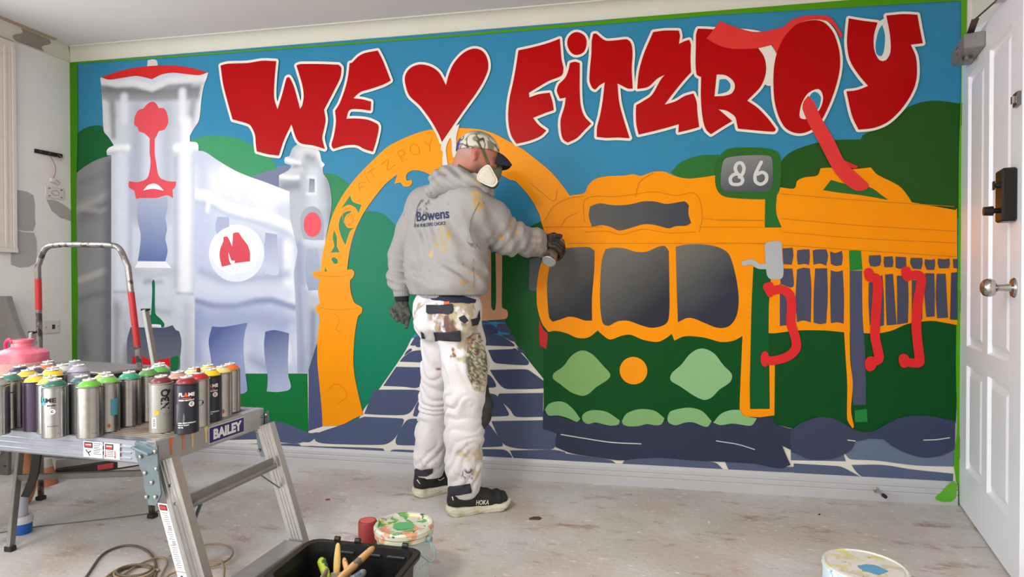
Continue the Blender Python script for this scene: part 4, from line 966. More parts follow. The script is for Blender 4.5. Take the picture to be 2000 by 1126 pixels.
# digital lock: black box with side thumb turn and a small keypad knob
m_lock = new_mat('black_lock', (32, 30, 30), 0.35, 0.5, 0.1, 30)
bm = NB(); dbox(bm, 0.718, 0.800, 1.225, 1.405, 0.0, 0.042, 0.006); lock = put('digital_lock', bm, door, m_lock, 'black digital lock box above the knob')
bm = NB(); dbox(bm, 0.712, 0.719, 1.235, 1.39, 0.002, 0.034, 0.002); put('copper_side', bm, lock, new_mat('copper_edge', (128, 62, 46), 0.35, 0.7, 0.15, 60))
bm = NB(); cyl(bm, (0.755, S*0.042, 1.265), (0.755, S*0.056, 1.265), 0.009, 0.009, 20); cyl(bm, (0.755, S*0.056, 1.265), (0.755, S*0.082, 1.265), 0.017, 0.015, 24); put('turn_knob', bm, lock, m_lock, smooth=True)
bm = NB(); cyl(bm, (0.770, S*0.042, 1.35), (0.770, S*0.055, 1.35), 0.010, 0.008, 20); dbox(bm, 0.762, 0.778, 1.335, 1.365, 0.055, 0.060, 0.001); put('thumb_turn', bm, lock, m_lock)
bm = NB(); dbox(bm, 0.785, 0.83, 1.605, 1.65, 0.0, 0.012, 0.001); ltc = put('night_latch', bm, door, m_chrome_d, 'small dark steel latch near the top')
bm = NB(); dbox(bm, 0.795, 0.812, 1.615, 1.64, 0.012, 0.02, 0.001); put('latch_bolt', bm, ltc, m_chrome)
for z in (0.265, 0.93, 1.78):
    bm = NB(); cyl(bm, (-0.008, S*0.006, z-0.05), (-0.008, S*0.006, z+0.05), 0.0065, seg=12)
    dbox(bm, -0.008, 0.022, z-0.05, z+0.05, -0.0005, 0.0012, 0); put('hinge', bm, door, new_mat('hinge_metal', (196, 190, 182), 0.4, 0.6, 0.1))
# overhead closer on the top rail
clo = bpy.data.objects.new('door_closer', None); COL.objects.link(clo); clo.parent = door; clo['label'] = 'silver door closer with dark underside on the top rail'
bm = NB(); dbox(bm, 0.17, 0.40, 1.952, 2.012, 0.0, 0.07, 0.004); put('closer_body', bm, clo, new_mat('closer_grey', (150, 146, 142), 0.4, 0.5, 0.05))
bm = NB(); cyl(bm, (0.285, S*0.035, 1.938), (0.285, S*0.035, 1.953), 0.018, seg=24); put('closer_pinion', bm, clo, m_chrome_d)
bm = NB(); tube(bm, [(0.285+0.02*math.cos(a*PI/10), S*0.0705, 1.982+0.018*math.sin(a*PI/10)) for a in range(20)], 0.0012, 6, True); put('closer_dial', bm, clo, m_chrome_d)
bm = NB(); bar(bm, (0.285, S*0.035, 2.022), (0.50, S*0.055, 2.026), 0.024, 0.006, (0, 0, 1)); bar(bm, (0.50, S*0.055, 2.026), (0.66, S*0.02, 2.03), 0.008, 0.005, (0, 0, 1)); cyl(bm, (0.285, S*0.035, 2.012), (0.285, S*0.035, 2.028), 0.011, seg=16)
put('closer_arm', bm, clo, new_mat('arm_metal', (92, 84, 78), 0.45, 0.6, 0.05))
bm = NB(); dbox(bm, 0.645, 0.675, 2.018, 2.038, 0.0, 0.03, 0.001); put('arm_bracket', bm, clo, m_chrome)

# door stop on the skirting
t = thing('door_stop', 'steel rod door stop with black tip screwed to the skirting board', 'door stop', (4.42, -0.016, 0.052))
bm = NB(); lathe(bm, [(0, 0), (0.013, 0), (0.013, 0.003), (0.007, 0.006), (0.006, 0.06), (0, 0.06)], 16, look((0, 0, 0), (0.12, -1, -0.05))); put('rod', bm, t, m_chrome, smooth=True)
d = Vector((0.12, -1, -0.05)).normalized(); bm = NB(); cyl(bm, d*0.06, d*0.08, 0.0085, seg=16); put('rubber_tip', bm, t, M((30, 28, 28), 0.7))

# ------------------------------------------------------------------ aluminium work platform with its paint cans
DZt = 0.57; PA = math.radians(-4.2)
plat = thing('work_platform', 'paint spattered aluminium work platform carrying the spray cans', 'work platform', (1.951, -1.563, 0), PA)
m_alu = new_mat('aluminium', (186, 184, 182), 0.38, 0.75, 0.08, 18, 0.05, 60)
m_alu2 = new_mat('aluminium_dull', (150, 147, 143), 0.5, 0.6, 0.12, 14, 0.06, 60)
m_zinc = new_mat('zinc_plate', (124, 140, 145), 0.35, 0.8, 0.1, 16)
m_deck = new_mat('deck_aluminium', (170, 160, 148), 0.5, 0.45, 0.14, 10, 0.08, 80, col2=(150, 128, 104), thresh=(0.5, 0.62))
DLn, DDp = 1.25, 0.468
ydk = [0.034, 0.034]
npl = 6; pw = (DDp-0.07)/npl
for k in range(npl):
    y0 = 0.035+k*pw; bm = NB(); box(bm, (-DLn+0.03, y0+0.004, DZt-0.02), (-0.03, y0+pw-0.004, DZt-0.003), None, 0.001)
    for j in range(4): yy = y0+0.008+j*(pw-0.016)/3; box(bm, (-DLn+0.03, yy-0.004, DZt-0.003), (-0.03, yy+0.004, DZt), None, 0.0008)
    put('deck_plank', bm, plat, m_deck)
m_railf = new_mat('rail_face', (172, 176, 190), 0.32, 0.7, 0.06, 18)
bm = NB(); box(bm, (-DLn, 0, DZt-0.066), (0, 0.004, DZt)); box(bm, (-DLn, 0, DZt-0.004), (0, 0.036, DZt), None, 0.0015)
for z in (0.020, 0.036, 0.052): box(bm, (-DLn, -0.003, DZt-z-0.003), (-0.08, 0.001, DZt-z+0.003), None, 0.001)
box(bm, (-DLn, 0, DZt-0.066), (0, 0.03, DZt-0.062)); put('side_rail', bm, plat, m_railf)
bm = NB(); box(bm, (-DLn, DDp-0.004, DZt-0.066), (0, DDp, DZt)); box(bm, (-DLn, DDp-0.036, DZt-0.004), (0, DDp, DZt), None, 0.0015); put('side_rail', bm, plat, m_railf)
bm = NB(); box(bm, (-0.032, 0, DZt-0.07), (0.002, DDp, DZt+0.001), None, 0.003); er = put('end_rail', bm, plat, m_alu)
bm = NB(); box(bm, (-DLn-0.002, 0, DZt-0.07), (-DLn+0.03, DDp, DZt+0.001), None, 0.003); put('end_rail', bm, plat, m_alu)
# brand sticker on the end rail
def end_pt(y, z, d=0.0005): return (0.002+d, y, z)
m_navy = new_mat('sticker_navy', (44, 34, 110), 0.4, 0, 0.02); m_stick = new_mat('sticker_white', (236, 236, 236), 0.4, 0, 0.02)
bm = NB(); box(bm, (0.002, 0.205, DZt-0.058), (0.0028, 0.362, DZt-0.010)); stk = put('sticker', bm, plat, m_navy, 'navy sticker with white lettering')
bm = NB(); box(bm, (0.0015, 0.203, DZt-0.060), (0.0024, 0.364, DZt-0.008)); put('sticker_border', bm, stk, m_stick)
V, F = text2d('BAILEY', 0.042, 0.0022, 0, 'CENTER', 0.98); put('sticker_text', pyd('t', [(0.0032, 0.2835+x, DZt-0.048+y) for x, y in V], F), stk, m_stick)
for y0, col in ((0.055, (222, 100, 56)), (0.135, (222, 196, 112)), (0.19, (226, 206, 130)), (0.10, (214, 120, 90))):
    random.seed(int(y0*1000)); bm = NB(); P = [(y0+random.uniform(-.006, .006), DZt-0.002)]
    vs = [(0.0026, y0-0.008, DZt-0.001), (0.0026, y0+0.009, DZt-0.001), (0.0026, y0+0.004, DZt-0.025), (0.0026, y0+0.005, DZt-0.05), (0.0026, y0-0.002, DZt-0.052), (0.0026, y0-0.003, DZt-0.02)]
    bm.faces.new([bm.verts.new(v) for v in vs]); bm.normal_update(); put('paint_drip', bm, plat, new_mat('drip', col, 0.4))
# deck paint smears
random.seed(12)
for k in range(16):
    x = random.uniform(-0.5, -0.04); y = random.uniform(0.02, DDp-0.03); w = random.uniform(0.015, 0.05); h_ = random.uniform(0.004, 0.010)
    col = random.choice([(214, 92, 74), (222, 202, 96), (206, 120, 104), (224, 214, 150), (120, 150, 110), (200, 70, 60)])
    bm = NB(); n = 10; vs = [bm.verts.new((x+w*math.cos(2*PI*i/n)*random.uniform(.6, 1.1), y+h_*math.sin(2*PI*i/n)*random.uniform(.6, 1.1), DZt+0.0006)) for i in range(n)]
    bm.faces.new(vs); put('paint_smear', bm, plat, new_mat('smear', col, 0.45, 0, 0.1, 60))
# warning labels on the front rail
for k, (x0, x1) in enumerate(((-0.250, -0.180), (-0.174, -0.118))):
    bm = NB(); box(bm, (x0, -0.0042, DZt-0.058), (x1, -0.0030, DZt-0.012)); lb = put('warning_label', bm, plat, m_stick, 'white label with a red and black danger panel')
    bm = NB(); box(bm, (x0+0.004, -0.0050, DZt-0.031), (x0+0.034, -0.0041, DZt-0.015)); put('label_panel', bm, lb, M((40, 30, 34)))
    bm = NB(); box(bm, (x0+0.007, -0.0054, DZt-0.028), (x0+0.031, -0.0049, DZt-0.018), None, 0.0003); put('label_panel', bm, lb, M((196, 36, 48)))
    V, F = text2d('DANGER', 0.0052, 0.0002, 0, 'CENTER'); put('label_text', pyd('t', [(x0+0.020+x, -0.0056, DZt-0.0228+y) for x, y in V], F), lb, m_stick)
    if k == 0:
        V, F = cdt(strips([Vector((x0+0.010, DZt-0.037)), Vector((x0+0.018, DZt-0.045)), Vector((x0+0.028, DZt-0.040))], 0.0016, False)+strips([Vector((x0+0.018, DZt-0.045)), Vector((x0+0.024, DZt-0.053))], 0.0016, False)); put('pictogram', pyd('t', [(x, -0.0052, z) for x, z in V], [f[::-1] for f in F]), lb, M((40, 36, 40)))
    else:
        for sx in (0.006, 0.040):
            V, F = cdt(strips([Vector((x0+sx, DZt-0.034)), Vector((x0+sx, DZt-0.050))], 0.0014, False)+[[Vector((x0+sx-0.004, DZt-0.049)), Vector((x0+sx, DZt-0.056)), Vector((x0+sx+0.004, DZt-0.049))]]); put('red_arrow', pyd('t', [(x, -0.0052, z) for x, z in V], [f[::-1] for f in F]), lb, M((196, 40, 50)))
    for j in range(7 if k == 0 else 4):
        bm = NB(); xx = x0+0.038 if k == 0 else x0+0.012; box(bm, (xx, -0.0048, DZt-(0.018 if k == 0 else 0.036)-j*0.005), (x1-0.004-0.004*(j % 3) if k == 0 else x0+0.034, -0.0041, DZt-(0.0160 if k == 0 else 0.034)-j*0.005)); put('print_line', bm, lb, M((90, 90, 96)))
# leg frames
def leg_frame(sx):
    dx = 0.175*sx; x0 = 0.0 if sx > 0 else -DLn
    def P(y, z, o_=0.0): return Vector((x0+0.012*sx+dx*(1-z/(DZt-0.05))+o_, y, z))
    for y in (0.02, DDp-0.02):
        bm = NB(); a = P(y, DZt-0.055); b_ = P(y, 0.012)
        m = look(a, b_, (0, 1, 0)); Lg = (b_-a).length
        box(bm, (-0.0275, -0.004, 0), (0.0275, 0.004, Lg), m @ Matrix.Identity(4), 0.001)
        # C-section with flutes: local x is across, y along the run
        for xx in (-0.026, 0.026): box(bm, (xx-0.0025, -0.003, 0), (xx+0.0025, 0.026 if y < 0.1 else 0.026, Lg), m, 0.001)
        for xx in (-0.012, 0.0, 0.012): box(bm, (xx-0.0022, -0.006, 0), (xx+0.0022, 0.0, Lg), m, 0.001)
        lg = put('leg', bm, plat, m_alu)
        bm = NB(); cyl(bm, b_+Vector((0, 0, 0.0)), b_+Vector((0, 0, -0.012)), 0.03, seg=16); put('rubber_foot', bm, lg, M((40, 40, 42), 0.8))
        for s_ in (0.07, 0.12):
            bm = NB(); c = P(y, DZt-0.055-s_); box(bm, c-Vector((0.006, 0.006, 0.006)), c+Vector((0.006, 0.006, 0.006)), None, 0.002); put('rivet', bm, lg, m_chrome)
    for z in (0.375, 0.12):
        if z < 0.2:
            bm = NB(); bar(bm, P(0.03, z, -0.004), P(DDp-0.03, z, -0.004), 0.075, 0.014, (0, 0, 1)) if False else box(bm, tuple(P(0.03, z)+Vector((-0.04, 0, -0.022))), tuple(P(DDp-0.03, z)+Vector((0.036, 0, 0.0))), None, 0.003); put('rung', bm, plat, m_alu2); continue
        bm = NB(); bar(bm, P(0.03, z), P(DDp-0.03, z), 0.034, 0.012, (0, 0, 1)); bar(bm, P(0.03, z+0.017, 0.006), P(DDp-0.03, z+0.017, 0.006), 0.03, 0.004, (1, 0, 0)); put('rung', bm, plat, m_alu2)
    for ya_, yb_ in ((DDp-0.10, DDp-0.03), (0.10, 0.03)): bm = NB(); bar(bm, P(ya_, 0.365), P(yb_, 0.30), 0.012, 0.004); put('brace', bm, plat, m_zinc)
    return P
P = leg_frame(1); leg_frame(-1)
# folding hinge plates at the near corner
for sx, x0 in ((1, 0.0), (-1, -DLn)):
    for y in (-0.006, DDp+0.002):
        bm = NB(); b = bmesh.new()
        out = [(-0.075, 0.006), (-0.07, 0.012), (-0.012, -0.004), (0.004, 0.004), (0.006, -0.062), (0.016, -0.13), (-0.002, -0.165), (-0.028, -0.165), (-0.042, -0.115), (-0.045, -0.085), (-0.072, -0.030)]
        f = b.faces.new([b.verts.new((x0+sx*x+0.012*sx, y, DZt-0.012+z)) for x, z in out]); e = bmesh.ops.extrude_face_region(b, geom=[f])
        bmesh.ops.translate(b, vec=(0, 0.005, 0), verts=[v for v in e['geom'] if isinstance(v, bmesh.types.BMVert)]); bmesh.ops.recalc_face_normals(b, faces=b.faces[:])
        hp = put('hinge_plate', b, plat, m_zinc, 'galvanised folding hinge plate')
        bm = NB(); a = Vector((x0+sx*-0.052, y-0.006, DZt-0.012)); c = Vector((x0+sx*0.006, y-0.006, DZt-0.03)); bar(bm, a, c, 0.008, 0.034, (0, 1, 0), 0.003); put('hinge_cover', bm, hp, m_zinc)
        for (x, z) in ((-0.058, -0.008), (-0.05, -0.03), (0.0, -0.012), (0.004, -0.06), (-0.012, -0.10), (-0.03, -0.142), (0.0, -0.14), (-0.035, -0.075)):
            bm = NB(); cx = x0+sx*x; lathe(bm, [(0, 0), (0.0065, 0), (0.005, 0.005), (0, 0.006)], 10, look((cx+0.01*sx, y-0.001, DZt-0.012+z), (cx+0.01*sx, y-1, DZt-0.012+z))); put('bolt', bm, hp, m_chrome, smooth=2)
# instruction strip running down the near leg
a = P(0.02, DZt-0.055); b_ = P(0.02, 0.0); ax = (b_-a).normalized()
sy = -0.0115
def SP(s, w): # s along leg, w across (x)
    c = a+ax*s; return Vector((c.x-0.012+w, 0.0-0.0095, c.z))
bm = NB(); q = [SP(0.118, -0.020), SP(0.118, 0.012), SP(0.50, 0.012), SP(0.50, -0.020)]; bm.faces.new([bm.verts.new(v) for v in q][::-1]); ist = put('instruction_strip', bm, plat, m_stick, 'white instruction label running down the near leg')
def spb(s0, s1, w0, w1, col):
    bm = NB(); q = [SP(s0, w0), SP(s0, w1), SP(s1, w1), SP(s1, w0)]; q = [v+Vector((0, -0.0006, 0)) for v in q]; bm.faces.new([bm.verts.new(v) for v in q][::-1]); put('print_block', bm, ist, M(col, 0.5))
spb(0.122, 0.138, -0.017, 0.009, (40, 34, 38)); bm = NB()
q = [SP(s, w)+Vector((0, -0.001, 0)) for s, w in ((0.125, -0.014), (0.125, 0.006), (0.135, 0.006), (0.135, -0.014))]; bm.faces.new([bm.verts.new(v) for v in q][::-1]); put('print_block', bm, ist, M((196, 40, 50)))
for k in range(26):
    s = 0.144+k*0.0062
    if k in (6, 7, 13, 14): spb(s, s+0.005, -0.006, 0.006, (150, 150, 156)); continue
    spb(s, s+0.002, -0.014+0.002*(k % 3), 0.006-0.002*(k % 2), (120, 120, 128))
spb(0.312, 0.3135, -0.02, 0.012, (60, 60, 66))
bm = NB(); c0 = 0.322
q = [SP(s, w)+Vector((0, -0.001, 0)) for s, w in ((c0, -0.004), (c0+0.01, 0.008), (c0+0.01, 0.003), (c0+0.02, 0.003), (c0+0.02, -0.011), (c0+0.01, -0.011), (c0+0.01, -0.016))]; bm.faces.new([bm.verts.new(v) for v in q][::-1]); put('print_arrow', bm, ist, M((30, 26, 34)))
for k in range(12): spb(0.35+k*0.009, 0.352+k*0.009, -0.014, 0.004-0.003*(k % 2), (120, 120, 128))

# ------------------------------------------------------------------ spray cans
CANS = [(1.2405, -1.3496, (44, 48, 70), 'd', '', 'dark navy domed spray can at the left end of the rear cluster'),
(1.3771, -1.4941, (60, 120, 104), 's', 'FL', 'teal domed can with FL on its side, second from the left edge'),
(1.3547, -1.4192, (216, 190, 60), 'd', '', 'yellow domed can between the navy one and the plum one'),
(1.3122, -1.3598, (84, 76, 96), 'p', '', 'plum domed can behind the small yellow ones'),
(1.2173, -1.2279, (120, 112, 128), 'd', '', 'grey violet domed can furthest back at the left'),
(1.2810, -1.2885, (222, 110, 60), 's', '', 'orange domed can in the middle of the left cluster'),
(1.3797, -1.3551, (226, 204, 130), 'd', '', 'cream domed can in front of the orange one at the left'),
(1.4293, -1.4011, (238, 200, 36), 'p', '', 'bright yellow domed can behind the pale silver one'),
(1.4817, -1.5007, (226, 190, 50), 'p', '', 'yellow domed can with a dark plum body in the left cluster'),
(1.5530, -1.5186, (214, 196, 84), 's', '', 'pale yellow domed silver can just left of the dark green one'),
(1.6147, -1.5575, (40, 100, 78), 's', 'ME', 'silver can with dark green dome and ME lettering at the front'),
(1.3484, -1.2925, (206, 206, 210), 'w', '', 'white domed can left of the two grey ones'),
(1.3037, -1.2042, (146, 146, 160), 'w', '', 'rear one of the two grey domed cans'),
(1.4161, -1.2940, (168, 168, 182), 'w', '', 'front one of the two grey domed cans, pale grey body'),
(1.6380, -1.4941, (64, 96, 100), 'd', '', 'dripped dark teal domed can behind the lime one'),
(1.7155, -1.5412, (98, 176, 48), 's', 'line', 'plain silver can with a lime green dome at the front edge'),
(1.6548, -1.4285, (178, 200, 70), 's', '', 'yellow green domed can hidden behind the hazard marked one'),
(1.7093, -1.4738, (120, 180, 80), 's', 'haz', 'green domed silver can with blue print and hazard mark'),
(1.7155, -1.3987, (52, 150, 110), 's', 'line', 'silver can with a sea green dome near the middle'),
(1.7237, -1.3316, (86, 142, 68), 's', '', 'silver can with an olive green dome near the middle'),
(1.6579, -1.2081, (226, 226, 220), 'w', '', 'white domed can behind the grass green one'),
(1.7025, -1.2590, (88, 176, 74), 'd', '', 'grass green domed can behind the maroon ones'),
(1.8769, -1.4515, (108, 38, 46), 'g', 'NBQ', 'grey can with maroon dome and vertical NBQ lettering'),
(1.8666, -1.3691, (190, 140, 124), 'p', '', 'dusty pink domed can behind the two maroon ones'),
(1.9596, -1.4469, (132, 30, 38), 'k', 'FLAME', 'black can with maroon dome and FLAME lettering at the right front'),
(1.8522, -1.2816, (222, 206, 156), 's', '', 'beige domed can behind the red nozzled one'),
(1.9384, -1.3679, (176, 26, 34), 's', 'dog', 'silver can with red dome, red nozzle and a black blotch'),
(1.8535, -1.2137, (226, 206, 96), 'd', '', 'pale yellow domed can at the back of the right cluster'),
(1.9292, -1.3008, (240, 196, 20), 'k', 'FLAME', 'black can with bright yellow dome and orange flame print'),
(1.9193, -1.2325, (224, 206, 120), 's', 'hz2', 'silver can with a cream yellow dome next to the orange one'),
(1.9032, -1.1667, (232, 112, 30), 's', '', 'silver can with an orange dome at the right rear corner'),
(1.4221, -1.5710, (150, 152, 150), 's', '', 'silver can cut off by the left edge of the photo')]
RC, HB = 0.0325, 0.147
m_sil = new_mat('can_aluminium', (158, 156, 154), 0.25, 0.95, 0.14, 25)
m_sil2 = new_mat('can_aluminium_dull', (136, 138, 140), 0.36, 0.85, 0.12, 25)
m_cup = new_mat('valve_cup', (214, 210, 208), 0.35, 0.5, 0.1, 90)
BODY = {'s': m_sil, 'd': m_sil2, 'g': new_mat('can_grey_print', (150, 148, 142), 0.4, 0.3, 0.05, 20), 'k': new_mat('can_black_print', (34, 34, 48), 0.35, 0.2, 0.05, 20),
        'p': new_mat('can_plum', (62, 48, 70), 0.35, 0.4, 0.1, 20), 'w': new_mat('can_pale_grey', (178, 176, 188), 0.4, 0.3, 0.05, 20)}
mesh_body = NB(); lathe(mesh_body, [(0, 0.003), (0.026, 0.0), (0.0315, 0.0), (RC+0.0006, 0.0012), (RC+0.0006, 0.003), (RC, 0.005), (RC, HB-0.006), (RC-0.0015, HB-0.002), (RC+0.0006, HB-0.0015), (RC+0.0008, HB+0.001), (RC-0.001, HB+0.002), (RC-0.003, HB+0.0005), (0, HB+0.0005)], 40)
me_body = bpy.data.meshes.new('can_body'); mesh_body.to_mesh(me_body); mesh_body.free()
b = NB(); lathe(b, [(RC-0.003, HB), (RC-0.0035, HB+0.004), (RC-0.007, HB+0.0095), (RC-0.013, HB+0.0145), (0.0165, HB+0.0165), (0.0, HB+0.0165)], 40); me_dome = bpy.data.meshes.new('can_dome'); b.to_mesh(me_dome); b.free()
b = NB(); lathe(b, [(0.016, HB+0.0155), (0.0175, HB+0.0195), (0.0165, HB+0.022), (0.0145, HB+0.0205), (0.012, HB+0.0175), (0.006, HB+0.0175), (0.005, HB+0.0215), (0.0025, HB+0.0225), (0.0025, HB+0.026), (0, HB+0.026)], 32); me_cup = bpy.data.meshes.new('valve_cup'); b.to_mesh(me_cup); b.free()
def inst(name, me, parent, mat):
    m2 = me.copy(); m2.materials.clear(); m2.materials.append(mat); return put(name, m2, parent, None, smooth=True)
def wrap(can, name, V, F, mat, ang, zc, d=0.0006, vertical=False, label=None):
    out = []
    for x, y in V:
        if vertical: x, y = -y, x
        a = ang+x/RC; out.append(((RC+d)*math.cos(a), (RC+d)*math.sin(a), zc+y))
    return put(name, pyd(name, out, F), can, mat, label)
def gridrect(w, h, nx=8): 
    V = [(-w/2+w*i/nx, -h/2+h*j) for i in range(nx+1) for j in (0, 1)]; F = [(2*i, 2*i+2, 2*i+3, 2*i+1) for i in range(nx)]; return V, F
m_blk = new_mat('print_black', (24, 24, 28), 0.45); m_wht = new_mat('print_white', (232, 232, 230), 0.45); m_org = new_mat('print_orange', (226, 92, 40), 0.45); m_gry = new_mat('print_grey', (96, 98, 106), 0.45)
COLN = {}
for i, (x, y, dome, bod, extra, label) in enumerate(CANS):
    t = thing('spray_can', label, 'spray can', (x, y, DZt), 0, 'spray cans on the work platform')
    inst('can_body', me_body, t, BODY[bod])
    dm = new_mat('can_dome_paint', dome, 0.35, 0.0, 0.10, 60); inst('can_dome', me_dome, t, dm); inst('valve_cup', me_cup, t, m_cup)
    va = math.atan2(-3.01-y, 3.24-x)        # side that faces the open room
    if extra in ('line', 'ME') or (bod == 's' and extra == ''):
        for k in (0, 1): 
            V, F = text2d('o', 0.008, 0.0); wrap(t, 'printed_mark', V, F, m_gry, va+0.12+k*0.24, 0.012)
    if extra == 'ME':
        V, F = text2d('FLAME', 0.017, 0.0008, 0, 'RIGHT', 1.2); wrap(t, 'printed_name', V, F, m_blk, va+0.05, 0.105)
        V, F = text2d('acrylic', 0.007, 0.0003, 0, 'RIGHT', 1.2); wrap(t, 'printed_line', V, F, m_blk, va+0.05, 0.094)
        V, F = gridrect(0.014, 0.022); wrap(t, 'printed_flame', V, F, new_mat('teal', (70, 170, 180), 0.4), va-0.95, 0.108, 0.0004)
        V = [(0.0075*math.cos(a*PI/10), 0.0075*math.sin(a*PI/10)) for a in range(20)]; wrap(t, 'printed_dot', V, [tuple(range(20))], m_wht, va-0.22, 0.078)
        V, F = text2d('C', 0.009, 0.0006, 0, 'CENTER'); wrap(t, 'printed_letter', V, F, m_blk, va-0.22, 0.075, 0.0009)
        V, F = gridrect(0.028, 0.0012); wrap(t, 'printed_line', V, F, m_blk, va-0.2, 0.036)
    if extra == 'FL':
        V, F = text2d('FL', 0.018, 0.0008, 0, 'CENTER', 1.2); wrap(t, 'printed_name', V, F, m_blk, va-0.1, 0.112)
    if extra == 'FLAME':
        V, F = text2d('FL', 0.0145, 0.0006, 0, 'RIGHT', 1.0); wrap(t, 'printed_name', V, F, m_wht, va-0.24, 0.113)
        V, F = text2d('ME', 0.0145, 0.0006, 0, 'LEFT', 1.0); wrap(t, 'printed_name', V, F, m_wht, va+0.13, 0.113)
        V = [(-0.006, 0), (0.006, 0), (0.003, 0.007), (0.0, 0.014), (-0.003, 0.007)]; wrap(t, 'printed_flame', V, [tuple(range(5))], m_org, va-0.05, 0.112)
        V, F = gridrect(0.024, 0.0022); wrap(t, 'printed_line', V, F, m_org, va+0.0, 0.107)
        V, F = text2d('HIGH OUTPUT', 0.0062, 0.0003, 0, 'CENTER', 1.05); wrap(t, 'printed_line', V, F, m_wht, va+0.0, 0.099)
        V = [(0.008*math.cos(a*PI/10), 0.008*math.sin(a*PI/10)) for a in range(20)]; wrap(t, 'printed_dot', V, [tuple(range(20))], m_wht, va+0.42, 0.089)
        V, F = text2d('C', 0.009, 0.0006, 0, 'CENTER'); wrap(t, 'printed_letter', V, F, m_gry, va+0.40, 0.086, 0.0009)
        V = [(-0.03, 0.09), (-0.024, 0.09), (-0.014, 0.078), (-0.006, 0.06), (-0.004, 0.045), (-0.008, 0.03), (-0.03, 0.03)]; wrap(t, 'printed_swoosh', [(a, b_-0.06) for a, b_ in V], [tuple(range(7))], m_gry, va, 0.06, 0.0005)
        for k, s_ in enumerate(('HIGH PERFORMANCE', 'SPRAY PAINT', '400 ML')):
            V, F = text2d(s_, 0.0052, 0.0002, 0, 'LEFT', 1.0); wrap(t, 'printed_line', V, F, m_wht, va-0.75, 0.032-k*0.0065)
    if extra == 'NBQ':
        V, F = text2d('NBQ', 0.030, 0.0012, 0, 'LEFT', 0.95); wrap(t, 'printed_name', V, F, m_blk, va+0.62, 0.070, vertical=True)
        V, F = text2d('SLOW', 0.012, -0.0002, 0, 'LEFT', 1.0); wrap(t, 'printed_line', V, F, m_gry, va+0.10, 0.052)
        V, F = gridrect(0.014, 0.032); wrap(t, 'barcode_label', V, F, m_wht, va-0.62, 0.032)
        for k in range(8): V, F = gridrect(0.008, 0.001+0.0006*(k % 2), 2); wrap(t, 'barcode_bar', V, F, m_blk, va-0.60, 0.022+k*0.0028, 0.001)
        V = [(0.007*math.cos(a*PI/8), 0.007*math.sin(a*PI/8)) for a in range(16)]; wrap(t, 'printed_dot', V, [tuple(range(16))], new_mat('ochre', (206, 170, 50), 0.5), va-0.38, 0.062)
    if extra == 'dog':
        V = [(-0.012, -0.014), (-0.006, -0.008), (0.004, -0.007), (0.010, -0.003), (0.013, 0.002), (0.011, 0.008), (0.004, 0.011), (-0.003, 0.010), (-0.006, 0.003), (-0.010, -0.003), (-0.014, -0.008)]; wrap(t, 'paint_blotch', V, [tuple(range(11))], m_blk, va+0.05, 0.075)
        bm = NB(); lathe(bm, [(0, HB+0.02), (0.0055, HB+0.02), (0.0055, HB+0.033), (0.004, HB+0.034), (0, HB+0.034)], 16); put('nozzle', bm, t, new_mat('nozzle', (120, 20, 28), 0.4))
    if 'haz' in extra:
        V, F = gridrect(0.02, 0.05); wrap(t, 'blue_print', V, F, new_mat('blue_print', (70, 140, 160), 0.45), va+0.55, 0.075)
    if 'haz' in extra or 'hz2' in extra:
        V = [(-0.007, 0), (0, -0.008), (0.007, 0), (0, 0.008)]; wrap(t, 'hazard_mark', V, [(0, 1, 2, 3)], new_mat('hz', (204, 120, 96), 0.5), va+0.12, 0.02)
        V, F = gridrect(0.0012, 0.006, 2); wrap(t, 'hazard_mark', V, F, m_blk, va+0.12, 0.02, 0.001)

# ------------------------------------------------------------------ pink container at the left end of the platform
t = thing('pink_drum', 'pink plastic drum with a dirty lower half behind the spray cans', 'container', (1.09, -1.215, DZt))
bm = NB(); lathe(bm, [(0, 0), (0.083, 0), (0.087, 0.006), (0.088, 0.155), (0.086, 0.163), (0.0, 0.163)], 40); put('drum_body', bm, t, new_mat('dirty_pink', (196, 150, 142), 0.6, 0, 0.12, 18, col2=(150, 112, 100), thresh=(0.55, 0.7)), 'pale dirty lower half', smooth=True)
bm = NB(); lathe(bm, [(0, 0.161), (0.078, 0.161), (0.080, 0.167), (0.079, 0.195), (0.07, 0.203), (0.045, 0.211), (0.033, 0.217), (0.031, 0.230), (0.036, 0.237), (0.036, 0.243), (0.028, 0.243), (0.027, 0.225), (0, 0.223)], 40); put('drum_top', bm, t, new_mat('pink_plastic', (226, 112, 134), 0.35, 0, 0.06, 20, 0.0, col2=(236, 150, 160)), 'glossy pink top with a flared neck', smooth=True)
bm = NB(); tube(bm, spline([(-0.07, 0, 0.195), (-0.06, -0.01, 0.23), (-0.02, -0.03, 0.245), (0.0, -0.034, 0.235)], 8), 0.006, 8); put('handle', bm, t, new_mat('pink_plastic_b', (216, 40, 110), 0.35))

